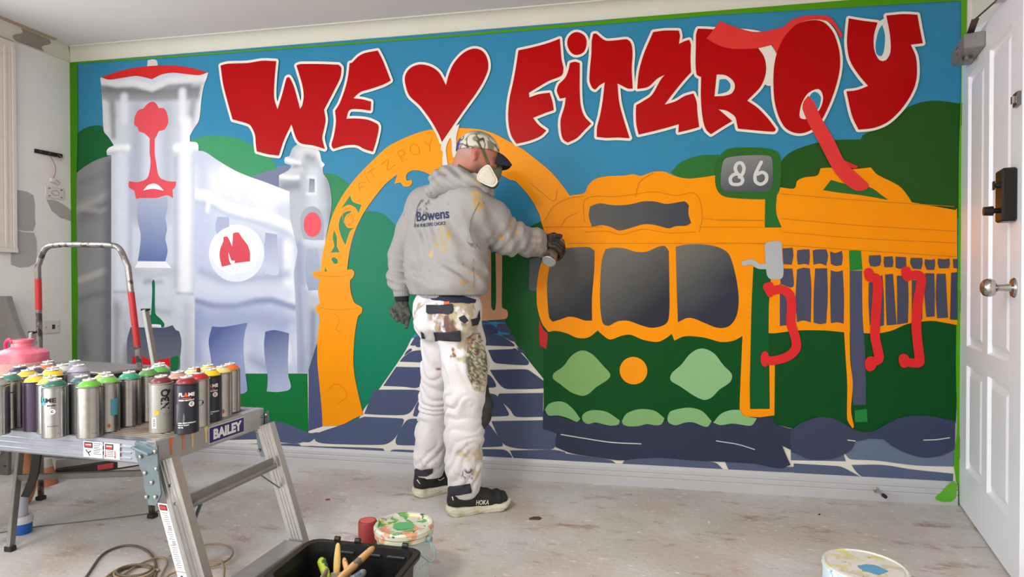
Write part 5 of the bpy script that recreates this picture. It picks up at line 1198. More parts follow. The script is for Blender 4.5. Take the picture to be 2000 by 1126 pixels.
# ------------------------------------------------------------------ tall step ladder with a hoop handle, behind the platform
A_, B_, C_, D_ = Vector((0.9605, -1.1590, 0.0000)), Vector((1.2463, -0.7842, 0.0000)), Vector((0.5626, -0.6919, 0.0000)), Vector((1.7431, -1.1684, 0.0000))
for v in (A_, B_, C_, D_): v.z = 0
TL, TR = Vector((0.5892, -0.7200, 1.0961)), Vector((1.1471, -0.8000, 1.0907))
TL2, TR2 = Vector((0.6409, -0.7250, 1.1807)), Vector((1.0918, -0.7900, 1.1717))
TL3, TR3 = Vector((0.7358, -0.7300, 1.1957)), Vector((1.0168, -0.7850, 1.1864))
ML, MR = Vector((0.5841, -0.7100, 0.6190)), Vector((1.2043, -0.8100, 0.7154))
st = thing('step_ladder', 'worn step ladder with a red and silver hoop handle behind the spray cans', 'step ladder', (C_+B_)*0.5)
O = Vector(st.location)
m_hoop = new_mat('hoop_steel', (150, 144, 142), 0.35, 0.75, 0.15, 30, col2=(96, 84, 82), thresh=(0.52, 0.6))
m_redp = new_mat('worn_red', (186, 44, 44), 0.5, 0.1, 0.12, 30)
m_dull = new_mat('ladder_steel', (118, 114, 110), 0.5, 0.55, 0.15, 24)
path = [C_-O, ML-O, TL-O]+spline([TL-O, TL2-O, TL3-O], 6)[1:]+spline([TR3-O, TR2-O, TR-O], 6)+[MR-O, B_-O]
bm = NB(); tube(bm, path, 0.0125, 12); hoop = put('hoop_handle', bm, st, m_hoop, 'bent tube hoop rising above the top step', smooth=2)
def sleeve(a, b_, t0, t1, col):
    bm = NB(); cyl(bm, a.lerp(b_, t0)-O, a.lerp(b_, t1)-O, 0.0132, seg=14); put('red_sleeve', bm, hoop, col, smooth=True)
sleeve(TL, ML, 0.12, 0.42, m_redp); sleeve(TR, MR, 0.3, 0.92, m_redp)
HL, HR = Vector((0.6279, -0.7800, 0.7928)), Vector((1.2866, -0.8600, 0.9036))
for a, b_, nm in ((HL, A_, 0), (HR, D_, 1)):
    bm = NB(); bar(bm, a-O, b_-O+Vector((0, 0, 0.01)), 0.026, 0.016, (1, 0, 0)); lg = put('rear_leg', bm, st, new_mat('galv', (146, 144, 140), 0.45, 0.6, 0.12, 24))
    bm = NB(); box(bm, a-O-Vector((0.014, 0.01, 0)), a-O+Vector((0.014, 0.01, 0.008))); put('end_cap', bm, lg, M((24, 24, 24)))
    bm = NB(); c = b_-O; box(bm, c-Vector((0.016, 0.012, 0)), c+Vector((0.016, 0.012, 0.02)), None, 0.002); put('foot', bm, lg, M((40, 38, 38), 0.8))
for a in (B_, C_):
    bm = NB(); c = a-O; box(bm, c-Vector((0.016, 0.016, 0)), c+Vector((0.016, 0.016, 0.018)), None, 0.003); put('foot', bm, st, M((48, 40, 38), 0.8))
f1 = (A_-HL)*0.70+HL; f2 = (D_-HR)*0.66+HR
bm = NB(); bar(bm, f1-O, f2-O, 0.022, 0.022, (0, 0, 1)); put('cross_bar', bm, st, m_dull)
bm = NB(); bar(bm, C_.lerp(ML, 0.35)-O, B_.lerp(MR, 0.35)-O, 0.02, 0.02); put('cross_bar', bm, st, m_dull)
p0 = Vector((0.8235, -0.8000, 0.6563)); p1 = Vector((1.2155, -0.8600, 0.6912))
ex = (p1-p0); ex.z = 0; w_ = ex.length; ex.normalize(); ey = Vector((-ex.y, ex.x, 0))
for zz, ww in ((p0.z, 1.0), (0.36, 1.0)):
    bm = NB(); q = frame(ex, ey, (0, 0, 1), Vector((p0.x, p0.y, zz))-O); box(bm, (-0.14, -0.11, -0.012), (w_, 0.12, 0.0), q, 0.004); stp = put('step', bm, st, m_alu2)
    bm = NB(); box(bm, (-0.13, -0.10, -0.045), (w_-0.005, 0.11, -0.012), q, 0.002); put('step_underside', bm, stp, M((28, 27, 28), 0.6))

# second ladder, only its edge shows at the left
lad = thing('aluminium_ladder', 'grey aluminium ladder at the far left with perforated side rails', 'ladder', Vector((0.3, -0.42, 0)))
O2 = Vector(lad.location); 
pb = Vector((0.0204, -0.4200, -0.2027)); pb.z = 0.0; ptp = Vector((0.0426, -0.4200, 0.6180))
bm = NB(); bar(bm, pb-O2, ptp-O2, 0.062, 0.02, (0, 1, 0)); rl = put('side_rail', bm, lad, m_dull)
for k in range(8):
    c = (pb-O2).lerp(ptp-O2, 0.08+k*0.11)+Vector((0.012*(-1)**k, -.0105, 0.0)); bm = NB(); box(bm, c-Vector((0.008, 0.002, 0.005)), c+Vector((0.008, 0.002, 0.005)), None, 0.001); put('slot', bm, rl, M((46, 44, 44)))
q = [Vector(v)-O2 for v in ((-0.3009, -0.4200, 0.9488), (0.0398, -0.4200, 0.9499), (0.0905, -0.4200, 0.8091), (0.1920, -0.4200, 0.6078), (0.2038, -0.4200, 0.5001), (-0.3072, -0.4200, 0.4434))]
b = bmesh.new(); f = b.faces.new([b.verts.new(v) for v in q]); e = bmesh.ops.extrude_face_region(b, geom=[f]); bmesh.ops.translate(b, vec=(0, 0.03, 0), verts=[v for v in e['geom'] if isinstance(v, bmesh.types.BMVert)]); bmesh.ops.recalc_face_normals(b, faces=b.faces[:])
hd = put('head_plate', b, lad, m_alu2, 'folded metal plate at the top')
pc = Vector((-0.2472, -0.4200, -0.2212)); pc.z = 0.0; pd = Vector((-0.2034, -0.4200, 0.6125))
bm = NB(); bar(bm, pc-O2, pd-O2, 0.062, 0.02, (0, 1, 0)); put('side_rail', bm, lad, m_alu2)
for k in range(3): bm = NB(); bar(bm, (pb-O2).lerp(ptp-O2, 0.2+0.3*k), (pc-O2).lerp(pd-O2, 0.2+0.3*k), 0.02, 0.05, (0, 1, 0)); put('rung', bm, lad, m_alu2)
# ------------------------------------------------------------------ clutter under the platform
def at(x, y, z=0): return Vector((x, y, z))
t = thing('paint_pot', 'small blue and white paint pot under the platform', 'paint pot', Vector((*(0.8460, -1.0162, 0.0000)[:2], 0)))
bm = NB(); lathe(bm, [(0, 0), (0.029, 0), (0.031, 0.004), (0.034, 0.045), (0, 0.045)], 28); put('pot_body', bm, t, M((36, 96, 190), 0.4), smooth=True)
bm = NB(); lathe(bm, [(0, 0.044), (0.0355, 0.044), (0.0365, 0.05), (0.0365, 0.068), (0.034, 0.072), (0, 0.072)], 28); put('lid', bm, t, M((214, 214, 220), 0.4), smooth=True)
V = [(0.009*math.cos(a*PI/8), 0.007*math.sin(a*PI/8)) for a in range(16)]; 
t2 = thing('foam_roller', 'white cylinder standing on the blue paint pot', 'roller', Vector((t.location.x-0.004, t.location.y, 0.0725)))
bm = NB(); lathe(bm, [(0, 0), (0.020, 0), (0.022, 0.004), (0.022, 0.12), (0.02, 0.13), (0.0, 0.13)], 24); put('sleeve', bm, t2, M((186, 190, 202), 0.8), smooth=True)
bm = NB(); lathe(bm, [(0, 0.13), (0.018, 0.13), (0.022, 0.14), (0.02, 0.155), (0.012, 0.165), (0, 0.166)], 20); put('cap', bm, t2, M((206, 202, 196), 0.7), smooth=True)
t = thing('black_strap', 'curved black strap hanging under the platform', 'strap', Vector((1.0703, -1.1500, 0.3843)))
q = [Vector(p)-t.location for p in ((1.0752, -1.1500, 0.4079), (1.0700, -1.1500, 0.3552), (1.0437, -1.1400, 0.2823), (0.9985, -1.1200, 0.2237), (0.9577, -1.1000, 0.1841))]
b = bmesh.new(); S0 = spline(q, 6); L_ = [b.verts.new(p+Vector((-0.019, 0, 0))) for p in S0]; R_ = [b.verts.new(p+Vector((0.019, 0, 0))) for p in S0]
for i in range(len(S0)-1): b.faces.new((L_[i], R_[i], R_[i+1], L_[i+1]))
bmesh.ops.recalc_face_normals(b, faces=b.faces[:]); bmesh.ops.solidify(b, geom=b.faces[:], thickness=0.006); put('strap_band', b, t, M((22, 21, 22), 0.6))
t = thing('orange_cone', 'stubby orange plastic piece with a pale tip under the platform', 'plastic piece', Vector((*(0.3832, -0.5090, 0.0000)[:2], 0)))
bm = NB(); lathe(bm, [(0, 0), (0.052, 0), (0.05, 0.01), (0.03, 0.09), (0, 0.09)], 20); put('cone_body', bm, t, new_mat('rust', (186, 112, 84), 0.6, 0, 0.15, 20)); bm = NB(); lathe(bm, [(0, 0.09), (0.03, 0.09), (0.022, 0.13), (0, 0.135)], 20); put('cone_tip', bm, t, M((176, 170, 164)))
t = thing('tan_bag', 'small tan bag behind the black strap', 'bag', Vector((*(0.5549, -0.7583, 0.0000)[:2], 0)))
fl = Field((-0.08, -0.06, 0), (0.08, 0.06, 0.30), 0.006); fl.ell((0, 0, 0.10), (0.045, 0.035, 0.10)); fl.cone((0, 0, 0.15), (0.005, 0, 0.24), 0.03, 0.022); fl.warp(lambda X, Y, Z: 0.008*(fnoise(X, Y, Z, 30)-0.5)); put('bag_body', fl.mesh('bag'), t, new_mat('tan_cloth', (178, 120, 84), 0.85, 0, 0.1), smooth=2)
# long dark case lying on the floor against the skirting
a = Vector((*(0.3557, -0.4347, 0.0000)[:2], 0)); b_ = Vector((*(0.6571, -0.1162, 0.0000)[:2], 0)); t = thing('flat_case', 'long flat black case lying on the floor behind the ladder', 'case', a)
ex = (b_-a).normalized(); ey = Vector((-ex.y, ex.x, 0)); q = frame(ex, ey, (0, 0, 1), (0, 0, 0)); Lc_ = (b_-a).length
bm = NB(); box(bm, (0, 0, 0), (Lc_, 0.12, 0.05), q, 0.004); bd = put('case_body', bm, t, M((42, 34, 34), 0.5)); bm = NB(); box(bm, (0.0, 0.004, 0.05), (Lc_, 0.116, 0.10), q, 0.004); put('case_lid', bm, t, m_alu2)
bm = NB(); box(bm, (0.18, -0.001, 0.012), (0.25, 0.0005, 0.04), q); put('red_label', bm, bd, M((196, 70, 70))); bm = NB(); box(bm, (0.27, -0.001, 0.008), (0.38, 0.0005, 0.044), q); put('white_label', bm, bd, m_stick)

# ------------------------------------------------------------------ floor clutter: buckets, cylinder, toolbox, cord
def splat_mat(name, base, cols, scale=9):
    m = new_mat(name, base, 0.45, 0, 0.05, 20); nt = m.node_tree; N = nt.nodes; L = nt.links; b = N['Principled BSDF']; tc = N['Texture Coordinate']
    src = b.inputs['Base Color'].links[0].from_socket
    for i, (c, sc, th) in enumerate(cols):
        mp = N.new('ShaderNodeMapping'); mp.inputs['Location'].default_value = (i*3.7, i*1.9, i*5.3); L.new(tc.outputs['Object'], mp.inputs['Vector'])
        n = N.new('ShaderNodeTexNoise'); n.inputs['Scale'].default_value = sc; n.inputs['Detail'].default_value = 3; n.inputs['Distortion'].default_value = 0.6; L.new(mp.outputs[0], n.inputs['Vector'])
        r = N.new('ShaderNodeValToRGB'); r.color_ramp.elements[0].position = th; r.color_ramp.elements[1].position = th+0.03; L.new(n.outputs['Fac'], r.inputs[0])
        x = N.new('ShaderNodeMix'); x.data_type = 'RGBA'; L.new(r.outputs[0], x.inputs[0]); L.new(src, x.inputs[6]); x.inputs[7].default_value = (*lin(c), 1); src = x.outputs[2]
    L.new(src, b.inputs['Base Color']); return m
def puddle(parent, z, r, col, seed, sx=1.0, ox=0, oy=0):
    random.seed(seed); bm = NB(); n = 22; bm.faces.new([bm.verts.new((ox+r*sx*math.cos(2*PI*i/n)*random.uniform(.78, 1.1), oy+r*math.sin(2*PI*i/n)*random.uniform(.78, 1.1), z)) for i in range(n)]); return put('paint_puddle', bm, parent, new_mat('wet_paint', col, 0.25))
t = thing('paint_bucket', 'white bucket with a green smeared lid beside the red cylinder', 'bucket', (2.540, -1.163, 0))
bm = NB(); lathe(bm, [(0, 0), (0.078, 0), (0.08, 0.004), (0.088, 0.175), (0.089, 0.20), (0, 0.20)], 48); bk = put('bucket_body', bm, t, splat_mat('bucket_white', (196, 208, 204), [((60, 110, 130), 14, 0.66), ((60, 140, 70), 16, 0.68), ((210, 214, 210), 9, 0.6)]), smooth=True)
bm = NB(); lathe(bm, [(0, 0.213), (0.083, 0.213), (0.086, 0.222), (0.093, 0.223), (0.0985, 0.217), (0.0985, 0.204), (0.095, 0.200), (0.096, 0.188), (0.091, 0.184), (0, 0.184)], 48); ld = put('lid', bm, t, splat_mat('lid_smeared', (206, 206, 188), [((96, 160, 84), 16, 0.54), ((214, 150, 120), 22, 0.58), ((222, 214, 150), 24, 0.60), ((60, 90, 60), 34, 0.66), ((214, 92, 40), 26, 0.69)]), 'lid smeared with green and orange paint', smooth=True)
puddle(ld, 0.2142, 0.032, (96, 178, 112), 3, 1.2, 0.0, 0.0)
bm = NB(); tube(bm, spline([(0.094, -0.03, 0.19), (0.125, -0.06, 0.165), (0.125, -0.085, 0.145), (0.10, -0.085, 0.155), (0.08, -0.09, 0.17)], 8), 0.0035, 8); cyl(bm, (0.088, -0.028, 0.19), (0.104, -0.034, 0.19), 0.010, seg=14); put('bail_handle', bm, t, M((130, 158, 160), 0.4), smooth=2)
t = thing('red_cylinder', 'dull red cylinder standing beside the green smeared bucket', 'cylinder', (2.372, -1.075, 0))
bm = NB(); lathe(bm, [(0, 0), (0.031, 0), (0.0325, 0.002), (0.0325, 0.180), (0.030, 0.185), (0.027, 0.184), (0, 0.182)], 36); put('tin_body', bm, t, new_mat('dull_red', (158, 56, 58), 0.5, 0, 0.08, 20), smooth=True)
bm = NB(); bm.faces.new([bm.verts.new((0.0262*math.cos(i*PI/16), 0.0262*math.sin(i*PI/16), 0.1848)) for i in range(32)]); put('tin_top', bm, t, new_mat('dull_red_top', (204, 100, 88), 0.5, 0, 0.06, 30))

t = thing('paint_tin', 'blue and white paint tin with a blue puddle on its lid', 'paint tin', (3.918, -1.225, 0))
bm = NB(); lathe(bm, [(0, 0), (0.103, 0), (0.105, 0.003), (0.105, 0.215), (0.108, 0.218), (0.108, 0.222), (0.104, 0.2235), (0, 0.2235)], 56); put('tin_body', bm, t, splat_mat('tin_blue', (70, 150, 205), [((206, 226, 240), 8, 0.5), ((240, 246, 250), 16, 0.56), ((40, 100, 150), 14, 0.68)]), smooth=True)
bm = NB(); lathe(bm, [(0.104, 0.2235), (0.1045, 0.229), (0.101, 0.230), (0.099, 0.226), (0.094, 0.225), (0.092, 0.2275), (0, 0.2275)], 56); ld = put('lid', bm, t, splat_mat('lid_white', (222, 220, 214), [((214, 210, 150), 14, 0.58), ((206, 200, 176), 22, 0.6), ((60, 66, 96), 34, 0.70), ((130, 160, 120), 28, 0.69)]), 'white lid with paint dabs', smooth=True)
puddle(ld, 0.2283, 0.030, (92, 168, 206), 9, 1.25, 0.012, -0.018)
bm = NB(); tube(bm, spline([(-0.104, -0.01, 0.17), (-0.118, -0.02, 0.15), (-0.125, -0.03, 0.11), (-0.112, -0.06, 0.05), (-0.08, -0.085, 0.03)], 8), 0.0022, 8); cyl(bm, (-0.103, -0.01, 0.17), (-0.112, -0.011, 0.17), 0.008, seg=12); put('bail_handle', bm, t, M((214, 206, 204), 0.35, 0.4), smooth=2)

# toolbox
TB = thing('tool_tray', 'open black plastic tool box full of brushes', 'tool box', (2.455, -1.415, 0), math.radians(-2))
m_tb = new_mat('black_plastic', (20, 20, 21), 0.42, 0, 0.08, 20)
def rrect(w, d, r, z, n=6, k=1.0):
    P_ = []
    for cx, cy, a0 in ((w/2-r, d/2-r, 0), (-w/2+r, d/2-r, 90), (-w/2+r, -d/2+r, 180), (w/2-r, -d/2+r, 270)):
        for i in range(n+1): a = math.radians(a0+90*i/n); P_.append(Vector((cx+r*math.cos(a), cy+r*math.sin(a), z)))
    return P_
def shell(rings):
    b = bmesh.new(); R = [[b.verts.new(p) for p in r_] for r_ in rings]
    for A, B in zip(R, R[1:]):
        n = len(A)
        for i in range(n): b.faces.new((A[i], A[(i+1) % n], B[(i+1) % n], B[i]))
    b.faces.new(R[0][::-1]); b.faces.new(R[-1]); bmesh.ops.recalc_face_normals(b, faces=b.faces[:]); return b
b = shell([rrect(0.33, 0.225, 0.03, 0.0), rrect(0.345, 0.24, 0.035, 0.12), rrect(0.352, 0.245, 0.036, 0.185), rrect(0.385, 0.275, 0.045, 0.187), rrect(0.388, 0.278, 0.046, 0.198), rrect(0.378, 0.268, 0.043, 0.201), rrect(0.345, 0.235, 0.034, 0.199), rrect(0.335, 0.228, 0.033, 0.17), rrect(0.315, 0.21, 0.03, 0.018)])
put('box_body', b, TB, m_tb)
for x in (-0.10, -0.03, 0.13):
    bm = NB(); cyl(bm, (x-0.008, 0.136, 0.205), (x+0.008, 0.136, 0.205), 0.008, seg=14); put('hinge_lug', bm, TB, m_tb)
for x in (-0.06, 0.03, 0.11):
    bm = NB(); box(bm, (x-0.03, 0.108, 0.172), (x+0.03, 0.116, 0.180), None, 0.002); put('inner_ledge', bm, TB, new_mat('black_plastic_worn', (48, 46, 46), 0.4, 0, 0.1))
bm = NB(); b = shell([rrect(0.36, 0.14, 0.03, 0.11), rrect(0.375, 0.15, 0.035, 0.155), rrect(0.378, 0.152, 0.035, 0.158), rrect(0.36, 0.135, 0.03, 0.157), rrect(0.34, 0.12, 0.028, 0.118)])
bmesh.ops.translate(b, vec=(-0.01, -0.225, 0), verts=b.verts); put('fold_out_tray', b, TB, m_tb)
# tools inside: each one a thing
def tb(x, y, z): return TB.matrix_basis @ Vector((x, y, z)) if False else Vector((2.455+x*math.cos(-0.035)-y*math.sin(-0.035), -1.415+x*math.sin(-0.035)+y*math.cos(-0.035), z))
def stick(name, label, cat, a, b_, r0, r1, mat, flat=0.6, ferr=None, bristle=None, hole=None, tipmat=None):
    a = tb(*a); b_ = tb(*b_); t = thing(name, label, cat, a); d = (b_-a); L_ = d.length; n = 14
    pts = [d*(i/n) for i in range(n+1)]; rr = []
    for i in range(n+1):
        s_ = i/n; rr.append(r0+(r1-r0)*s_+0.003*math.sin(s_*PI)*(1 if cat == 'brush' else 0))
    rr[-1] *= 0.55; rr[0] *= 0.8
    bm = NB(); tube(bm, pts, rr, 12, sx=flat); h = put('handle', bm, t, mat, smooth=2)
    if ferr:
        e = -d.normalized(); bm = NB(); m = look(Vector((0, 0, 0)), e); box(bm, (-ferr/2, -0.006, -0.004), (ferr/2, 0.006, 0.028), m, 0.002); put('ferrule', bm, t, new_mat('ferrule', (168, 158, 140), 0.4, 0.6, 0.15, 40))
        if bristle:
            bm = NB(); box(bm, (-ferr/2+0.001, -0.005, 0.028), (ferr/2-0.001, 0.005, 0.028+bristle), m, 0.003); put('bristles', bm, t, new_mat('bristle', (120, 104, 84), 0.9, 0, 0.2, 80))
    if hole:
        c = d*0.86; bm = NB(); nrm = d.cross(Vector((0, 0, 1))).cross(d).normalized(); cyl(bm, c-nrm*(r1*1.0), c+nrm*(r1*1.06), 0.0032, seg=12); put('hang_hole', bm, h, M((28, 20, 16)))
    return t
W1 = new_mat('pale_wood', (206, 160, 104), 0.55, 0, 0.12, 60); 
stick('paint_roller', 'lime green mottled roller handle in the black tool box', 'roller', (-0.05, 0.015, 0.10), (-0.125, 0.078, 0.165), 0.012, 0.014, splat_mat('lime_mottle', (176, 196, 46), [((60, 100, 60), 40, 0.5)]), 1.0)
stick('paint_brush', 'upright brush with a pale yellow handle in the tool box', 'brush', (-0.045, 0.03, 0.150), (-0.052, 0.052, 0.232), 0.010, 0.006, new_mat('yellow_wood', (206, 172, 96), 0.5, 0, 0.12, 60), 0.6, 0.032, 0.05)
stick('paint_brush', 'wide grey scraper brush at the left of the tool box', 'brush', (-0.085, -0.035, 0.10), (-0.072, 0.025, 0.165), 0.02, 0.008, new_mat('grey_wood', (150, 138, 112), 0.6, 0, 0.15, 60), 0.35, 0.05, 0.03)
stick('paint_brush', 'long wooden brush handle with a hole slanting over the tool box', 'brush', (-0.025, -0.035, 0.145), (0.060, 0.065, 0.225), 0.011, 0.010, splat_mat('wood_grey_end', (196, 148, 96), [((96, 92, 84), 12, 0.55)]), 0.65, hole=True)
stick('paint_brush', 'blue grey paint covered brush handle below the slanting one', 'brush', (-0.01, -0.055, 0.13), (0.065, 0.0, 0.185), 0.014, 0.011, splat_mat('grey_blue_handle', (112, 120, 126), [((180, 184, 180), 40, 0.6), ((70, 80, 96), 26, 0.56)]), 0.65, hole=True)
stick('paint_brush', 'rounded wooden handle end with a dark hole in the tool box', 'brush', (0.03, -0.01, 0.125), (-0.035, 0.055, 0.185), 0.010, 0.011, new_mat('orange_wood', (216, 160, 104), 0.55, 0, 0.1, 60), 0.6, hole=True)
stick('paint_brush', 'orange stained flat brush low in the tool box', 'brush', (0.045, -0.055, 0.125), (0.10, -0.008, 0.14), 0.012, 0.010, new_mat('stained_wood', (190, 122, 90), 0.55, 0, 0.15, 60), 0.5, 0.024)
stick('paint_brush', 'wooden handle with a blue band at the right of the tool box', 'brush', (0.045, -0.085, 0.130), (0.120, -0.035, 0.165), 0.011, 0.013, splat_mat('blue_band', (198, 140, 96), [((44, 96, 178), 14, 0.46)]), 0.6, hole=True)

# extension cord
cord = thing('extension_cord', 'beige extension cord coiled on the floor under the platform', 'cord', (1.55, -1.2, 0))
cO = Vector(cord.location)
def cpts(L_, z=0.006): return [Vector((x, y, z if not isinstance(z, (list, tuple)) else z[i]))-cO for i, (x, y) in enumerate(L_)]
C1 = [(1.4656, -1.3536), (1.4262, -1.2774), (1.3429, -1.1328), (1.3520, -1.0620), (1.4068, -1.0477), (1.4961, -1.0840), (1.5838, -1.1506), (1.6590, -1.2354), (1.7262, -1.3394), (1.7424, -1.4574), (1.6339, -1.4770)]
C2 = [(1.5635, -1.3021), (1.5458, -1.2040), (1.5629, -1.1343), (1.5901, -1.1213), (1.6347, -1.1532), (1.6667, -1.2047), (1.7176, -1.3082), (1.7106, -1.4046), (1.6045, -1.3930), (1.5146, -1.2935), (1.5063, -1.2111), (1.5571, -1.1866), (1.6490, -1.2079)]
C3 = [(1.6094, -1.1137), (1.6654, -1.0232), (1.7085, -0.9933), (1.7714, -1.0041), (1.8207, -1.0425), (1.8418, -1.0921), (1.8345, -1.1328), (1.8010, -1.1693), (1.7211, -1.2206), (1.7258, -1.2728)]
C4 = [(1.7685, -1.1408), (1.8206, -1.1197), (1.8578, -1.1477), (1.8951, -1.1928), (1.9358, -1.2688), (1.9184, -1.3670)]
m_cord = new_mat('cord_rubber', (150, 130, 104), 0.5, 0, 0.08); m_cord2 = new_mat('cord_rubber_dark', (104, 88, 72), 0.5, 0, 0.08)
for k, (cc, mm, rr) in enumerate(((C1, m_cord2, 0.0042), (C2, m_cord, 0.0042), (C3, m_cord, 0.0038), (C4, m_cord, 0.0038))):
    bm = NB(); tube(bm, spline(cpts(cc, 0.005+0.004*k), 10), rr, 8); put('cord_loop', bm, cord, mm, smooth=2)
for k in range(3):
    c = [(1.5756, -1.2359)][0]; bm = NB(); tube(bm, [Vector((c[0]-cO.x+(0.075-0.008*k)*math.cos(a*PI/20), c[1]-cO.y+(0.055-0.007*k)*math.sin(a*PI/20), 0.005+0.006*k)) for a in range(40)], 0.004, 8, True); put('cord_loop', bm, cord, m_cord if k % 2 else m_cord2, smooth=2)
thn = tag(put('thin_cable', (lambda bm: tube(bm, spline([Vector((x, y, 0.003)) for x, y in [(0.7347, -1.0561), (0.8615, -0.9518), (1.0214, -0.8638), (1.1975, -0.7526), (1.2285, -0.6686)]], 8), 0.0022, 6))(NB()), None, new_mat('thin_cable', (124, 118, 104), 0.7), smooth=2), 'thin grey cable running across the floor behind the coil', 'cable')
# debris on the floor
for k, (x, y, L_, a_, col, lb) in enumerate([(2.8852, -0.5062, 0.055, 0.3, (84, 66, 56), 'dark brown flake on the floor to the right of the shoe'), (1.8962, -0.4588, 0.02, 0.5, (150, 60, 64), 'small red sliver on the floor between ladder leg and bucket'), (4.1051, -0.2412, 0.012, 0.2, (50, 44, 40), 'tiny dark crumb on the floor left of the door stop'), (3.6180, -0.4129, 0.014, 0.9, (226, 222, 214), 'tiny white flake on the floor in the middle of the room'), (2.0538, -0.5202, 0.012, 1.2, (226, 222, 214), 'tiny white flake on the floor behind the bucket'), (2.9144, -0.7117, 0.012, 1.2, (226, 222, 214), 'tiny white flake on the floor below the brown flake')]):
    fl_ = NB(); random.seed(k+5); n = 7
    top = [Vector((L_/2*math.cos(2*PI*i/n)*random.uniform(.7, 1.1), L_/4*math.sin(2*PI*i/n)*random.uniform(.6, 1.1), 0.006*random.uniform(.5, 1.2))) for i in range(n)]
    T_ = [fl_.verts.new(v) for v in top]; Bt = [fl_.verts.new(Vector((v.x*1.15, v.y*1.15, 0.0))) for v in top]; fl_.faces.new(T_)
    for i in range(n): fl_.faces.new((Bt[i], Bt[(i+1) % n], T_[(i+1) % n], T_[i]))
    fl_.faces.new(Bt[::-1]); bmesh.ops.recalc_face_normals(fl_, faces=fl_.faces[:])
    o = put('paint_chip', fl_, None, new_mat('chip', col, 0.8, 0, 0.2, 60)); o.location = (x, y, 0); o.rotation_euler = (0, 0, a_); tag(o, lb, 'debris')
# ------------------------------------------------------------------ the painter
def J_(v): return np.array(v, float)
per = thing('person', 'person in grey hoodie, paint stained white work trousers, cap and respirator spraying the mural', 'person', (2.50, -0.43, 0.0))
PO = Vector(per.location)
def wear(name, me, mat, label=None, parent=None):
    if isinstance(me, bmesh.types.BMesh): m2 = bpy.data.meshes.new(name); me.to_mesh(m2); me.free(); me = m2
    o = put(name, me, None, mat, label, smooth=2)
    return o
def done(o, parent=None):
    o.parent = parent or per; o.matrix_parent_inverse = (Matrix.Translation(PO)).inverted(); return o
def dsub(o, parent): o.parent = parent; return o
R6 = lambda *a: np.array(a, float)
# joints
shL, shR = J_((2.3021, -0.2700, 1.4069)), J_((2.6107, -0.4900, 1.3563))
elL, wrL = J_((2.1887, -0.2700, 1.1491)), J_((2.2164, -0.3300, 0.9695))
elR, wrR = J_((2.7329, -0.3500, 1.2301)), J_((2.8808, -0.1700, 1.2119))
Hc = J_((2.6126, -0.4200, 1.5869))
ya, pt_ = math.radians(20), math.radians(14)
hx = R6(math.cos(ya)*math.cos(pt_), math.sin(ya)*math.cos(pt_), -math.sin(pt_)); hs = R6(math.sin(ya), -math.cos(ya), 0); hz = np.cross(hs, hx)*-1
if hz[2] < 0: hz = -hz
HR_ = np.array([hx, hs, hz]).T
def hl(x, s, z): return Hc+hx*x+hs*s+hz*z
# ---- body (one continuous figure: head, neck, torso, arms, legs)
F_ = Field((2.12, -0.64, 0.02), (3.0, -0.06, 1.72), 0.0058)
F_.ell(hl(-0.006, 0, 0.022), (0.090, 0.073, 0.082), HR_, 0.01)
F_.ell(hl(0.03, 0, -0.03), (0.062, 0.058, 0.078), HR_, 0.03)
F_.cone(hl(-0.005, 0.040, -0.05), hl(0.058, 0.012, -0.092), 0.022, 0.022, 0.02); F_.cone(hl(-0.005, -0.040, -0.05), hl(0.058, -0.012, -0.092), 0.022, 0.022, 0.02)
F_.cone(hl(0.082, 0.030, 0.012), hl(0.086, -0.030, 0.012), 0.010, 0.010, 0.012)
F_.cone(hl(0.090, 0, 0.004), hl(0.108, 0, -0.030), 0.007, 0.012, 0.010)
F_.cone(hl(0.078, 0.036, -0.024), hl(0.060, 0.048, -0.030), 0.014, 0.014, 0.012); F_.cone(hl(0.078, -0.036, -0.024), hl(0.060, -0.048, -0.030), 0.014, 0.014, 0.012)
F_.ell(hl(0.088, 0.030, -0.006), (0.012, 0.014, 0.009), HR_, 0.008, 'sub'); F_.ell(hl(0.082, 0.030, -0.006), (0.013, 0.013, 0.011), HR_, 0.003)
F_.ell(hl(0.088, -0.030, -0.006), (0.012, 0.014, 0.009), HR_, 0.008, 'sub'); F_.ell(hl(0.082, -0.030, -0.006), (0.013, 0.013, 0.011), HR_, 0.003)
nk = J_((2.5167, -0.4200, 1.4373))
F_.cone(hl(-0.045, 0, -0.045), nk, 0.056, 0.062, 0.03)
F_.cone(nk, shL*0.8+nk*0.2-R6(0, 0, 0.03), 0.055, 0.05, 0.04); F_.cone(nk, shR*0.8+nk*0.2-R6(0, 0, 0.03), 0.055, 0.05, 0.04)
F_.chain([(2.37, -.32, 1.30, .085), (2.40, -.345, 1.10, .085), (2.43, -.39, 0.95, .085)], 0.04); F_.chain([(2.53, -.44, 1.28, .085), (2.515, -.435, 1.10, .085), (2.51, -.45, 0.95, .085)], 0.05)
F_.chain([(*shL, .052), (*elL, .040), (*wrL, .026), (*(wrL+R6(0, 0, -0.04)), .017)], 0.03); F_.chain([(*shR, .055), (*elR, .042), (*wrR, .028), (*(wrR+R6(.03, .03, 0)), .024)], 0.03)
LR = [J_((2.5389, -0.4700, 0.7828)), J_((2.5724, -0.5000, 0.5261)), J_((2.5620, -0.4900, 0.1256))]; LL = [J_((2.4427, -0.3800, 0.7734)), J_((2.3751, -0.3100, 0.4791)), J_((2.3410, -0.3100, 0.1255))]
F_.chain([(*LR[0], .082), (*LR[1], .056), (*LR[2], .042), (*(LR[2]+R6(.01, 0, -.05)), .036)], 0.03); F_.chain([(*LL[0], .078), (*LL[1], .050), (*LL[2], .042), (*(LL[2]+R6(.01, 0, -.03)), .036)], 0.03)
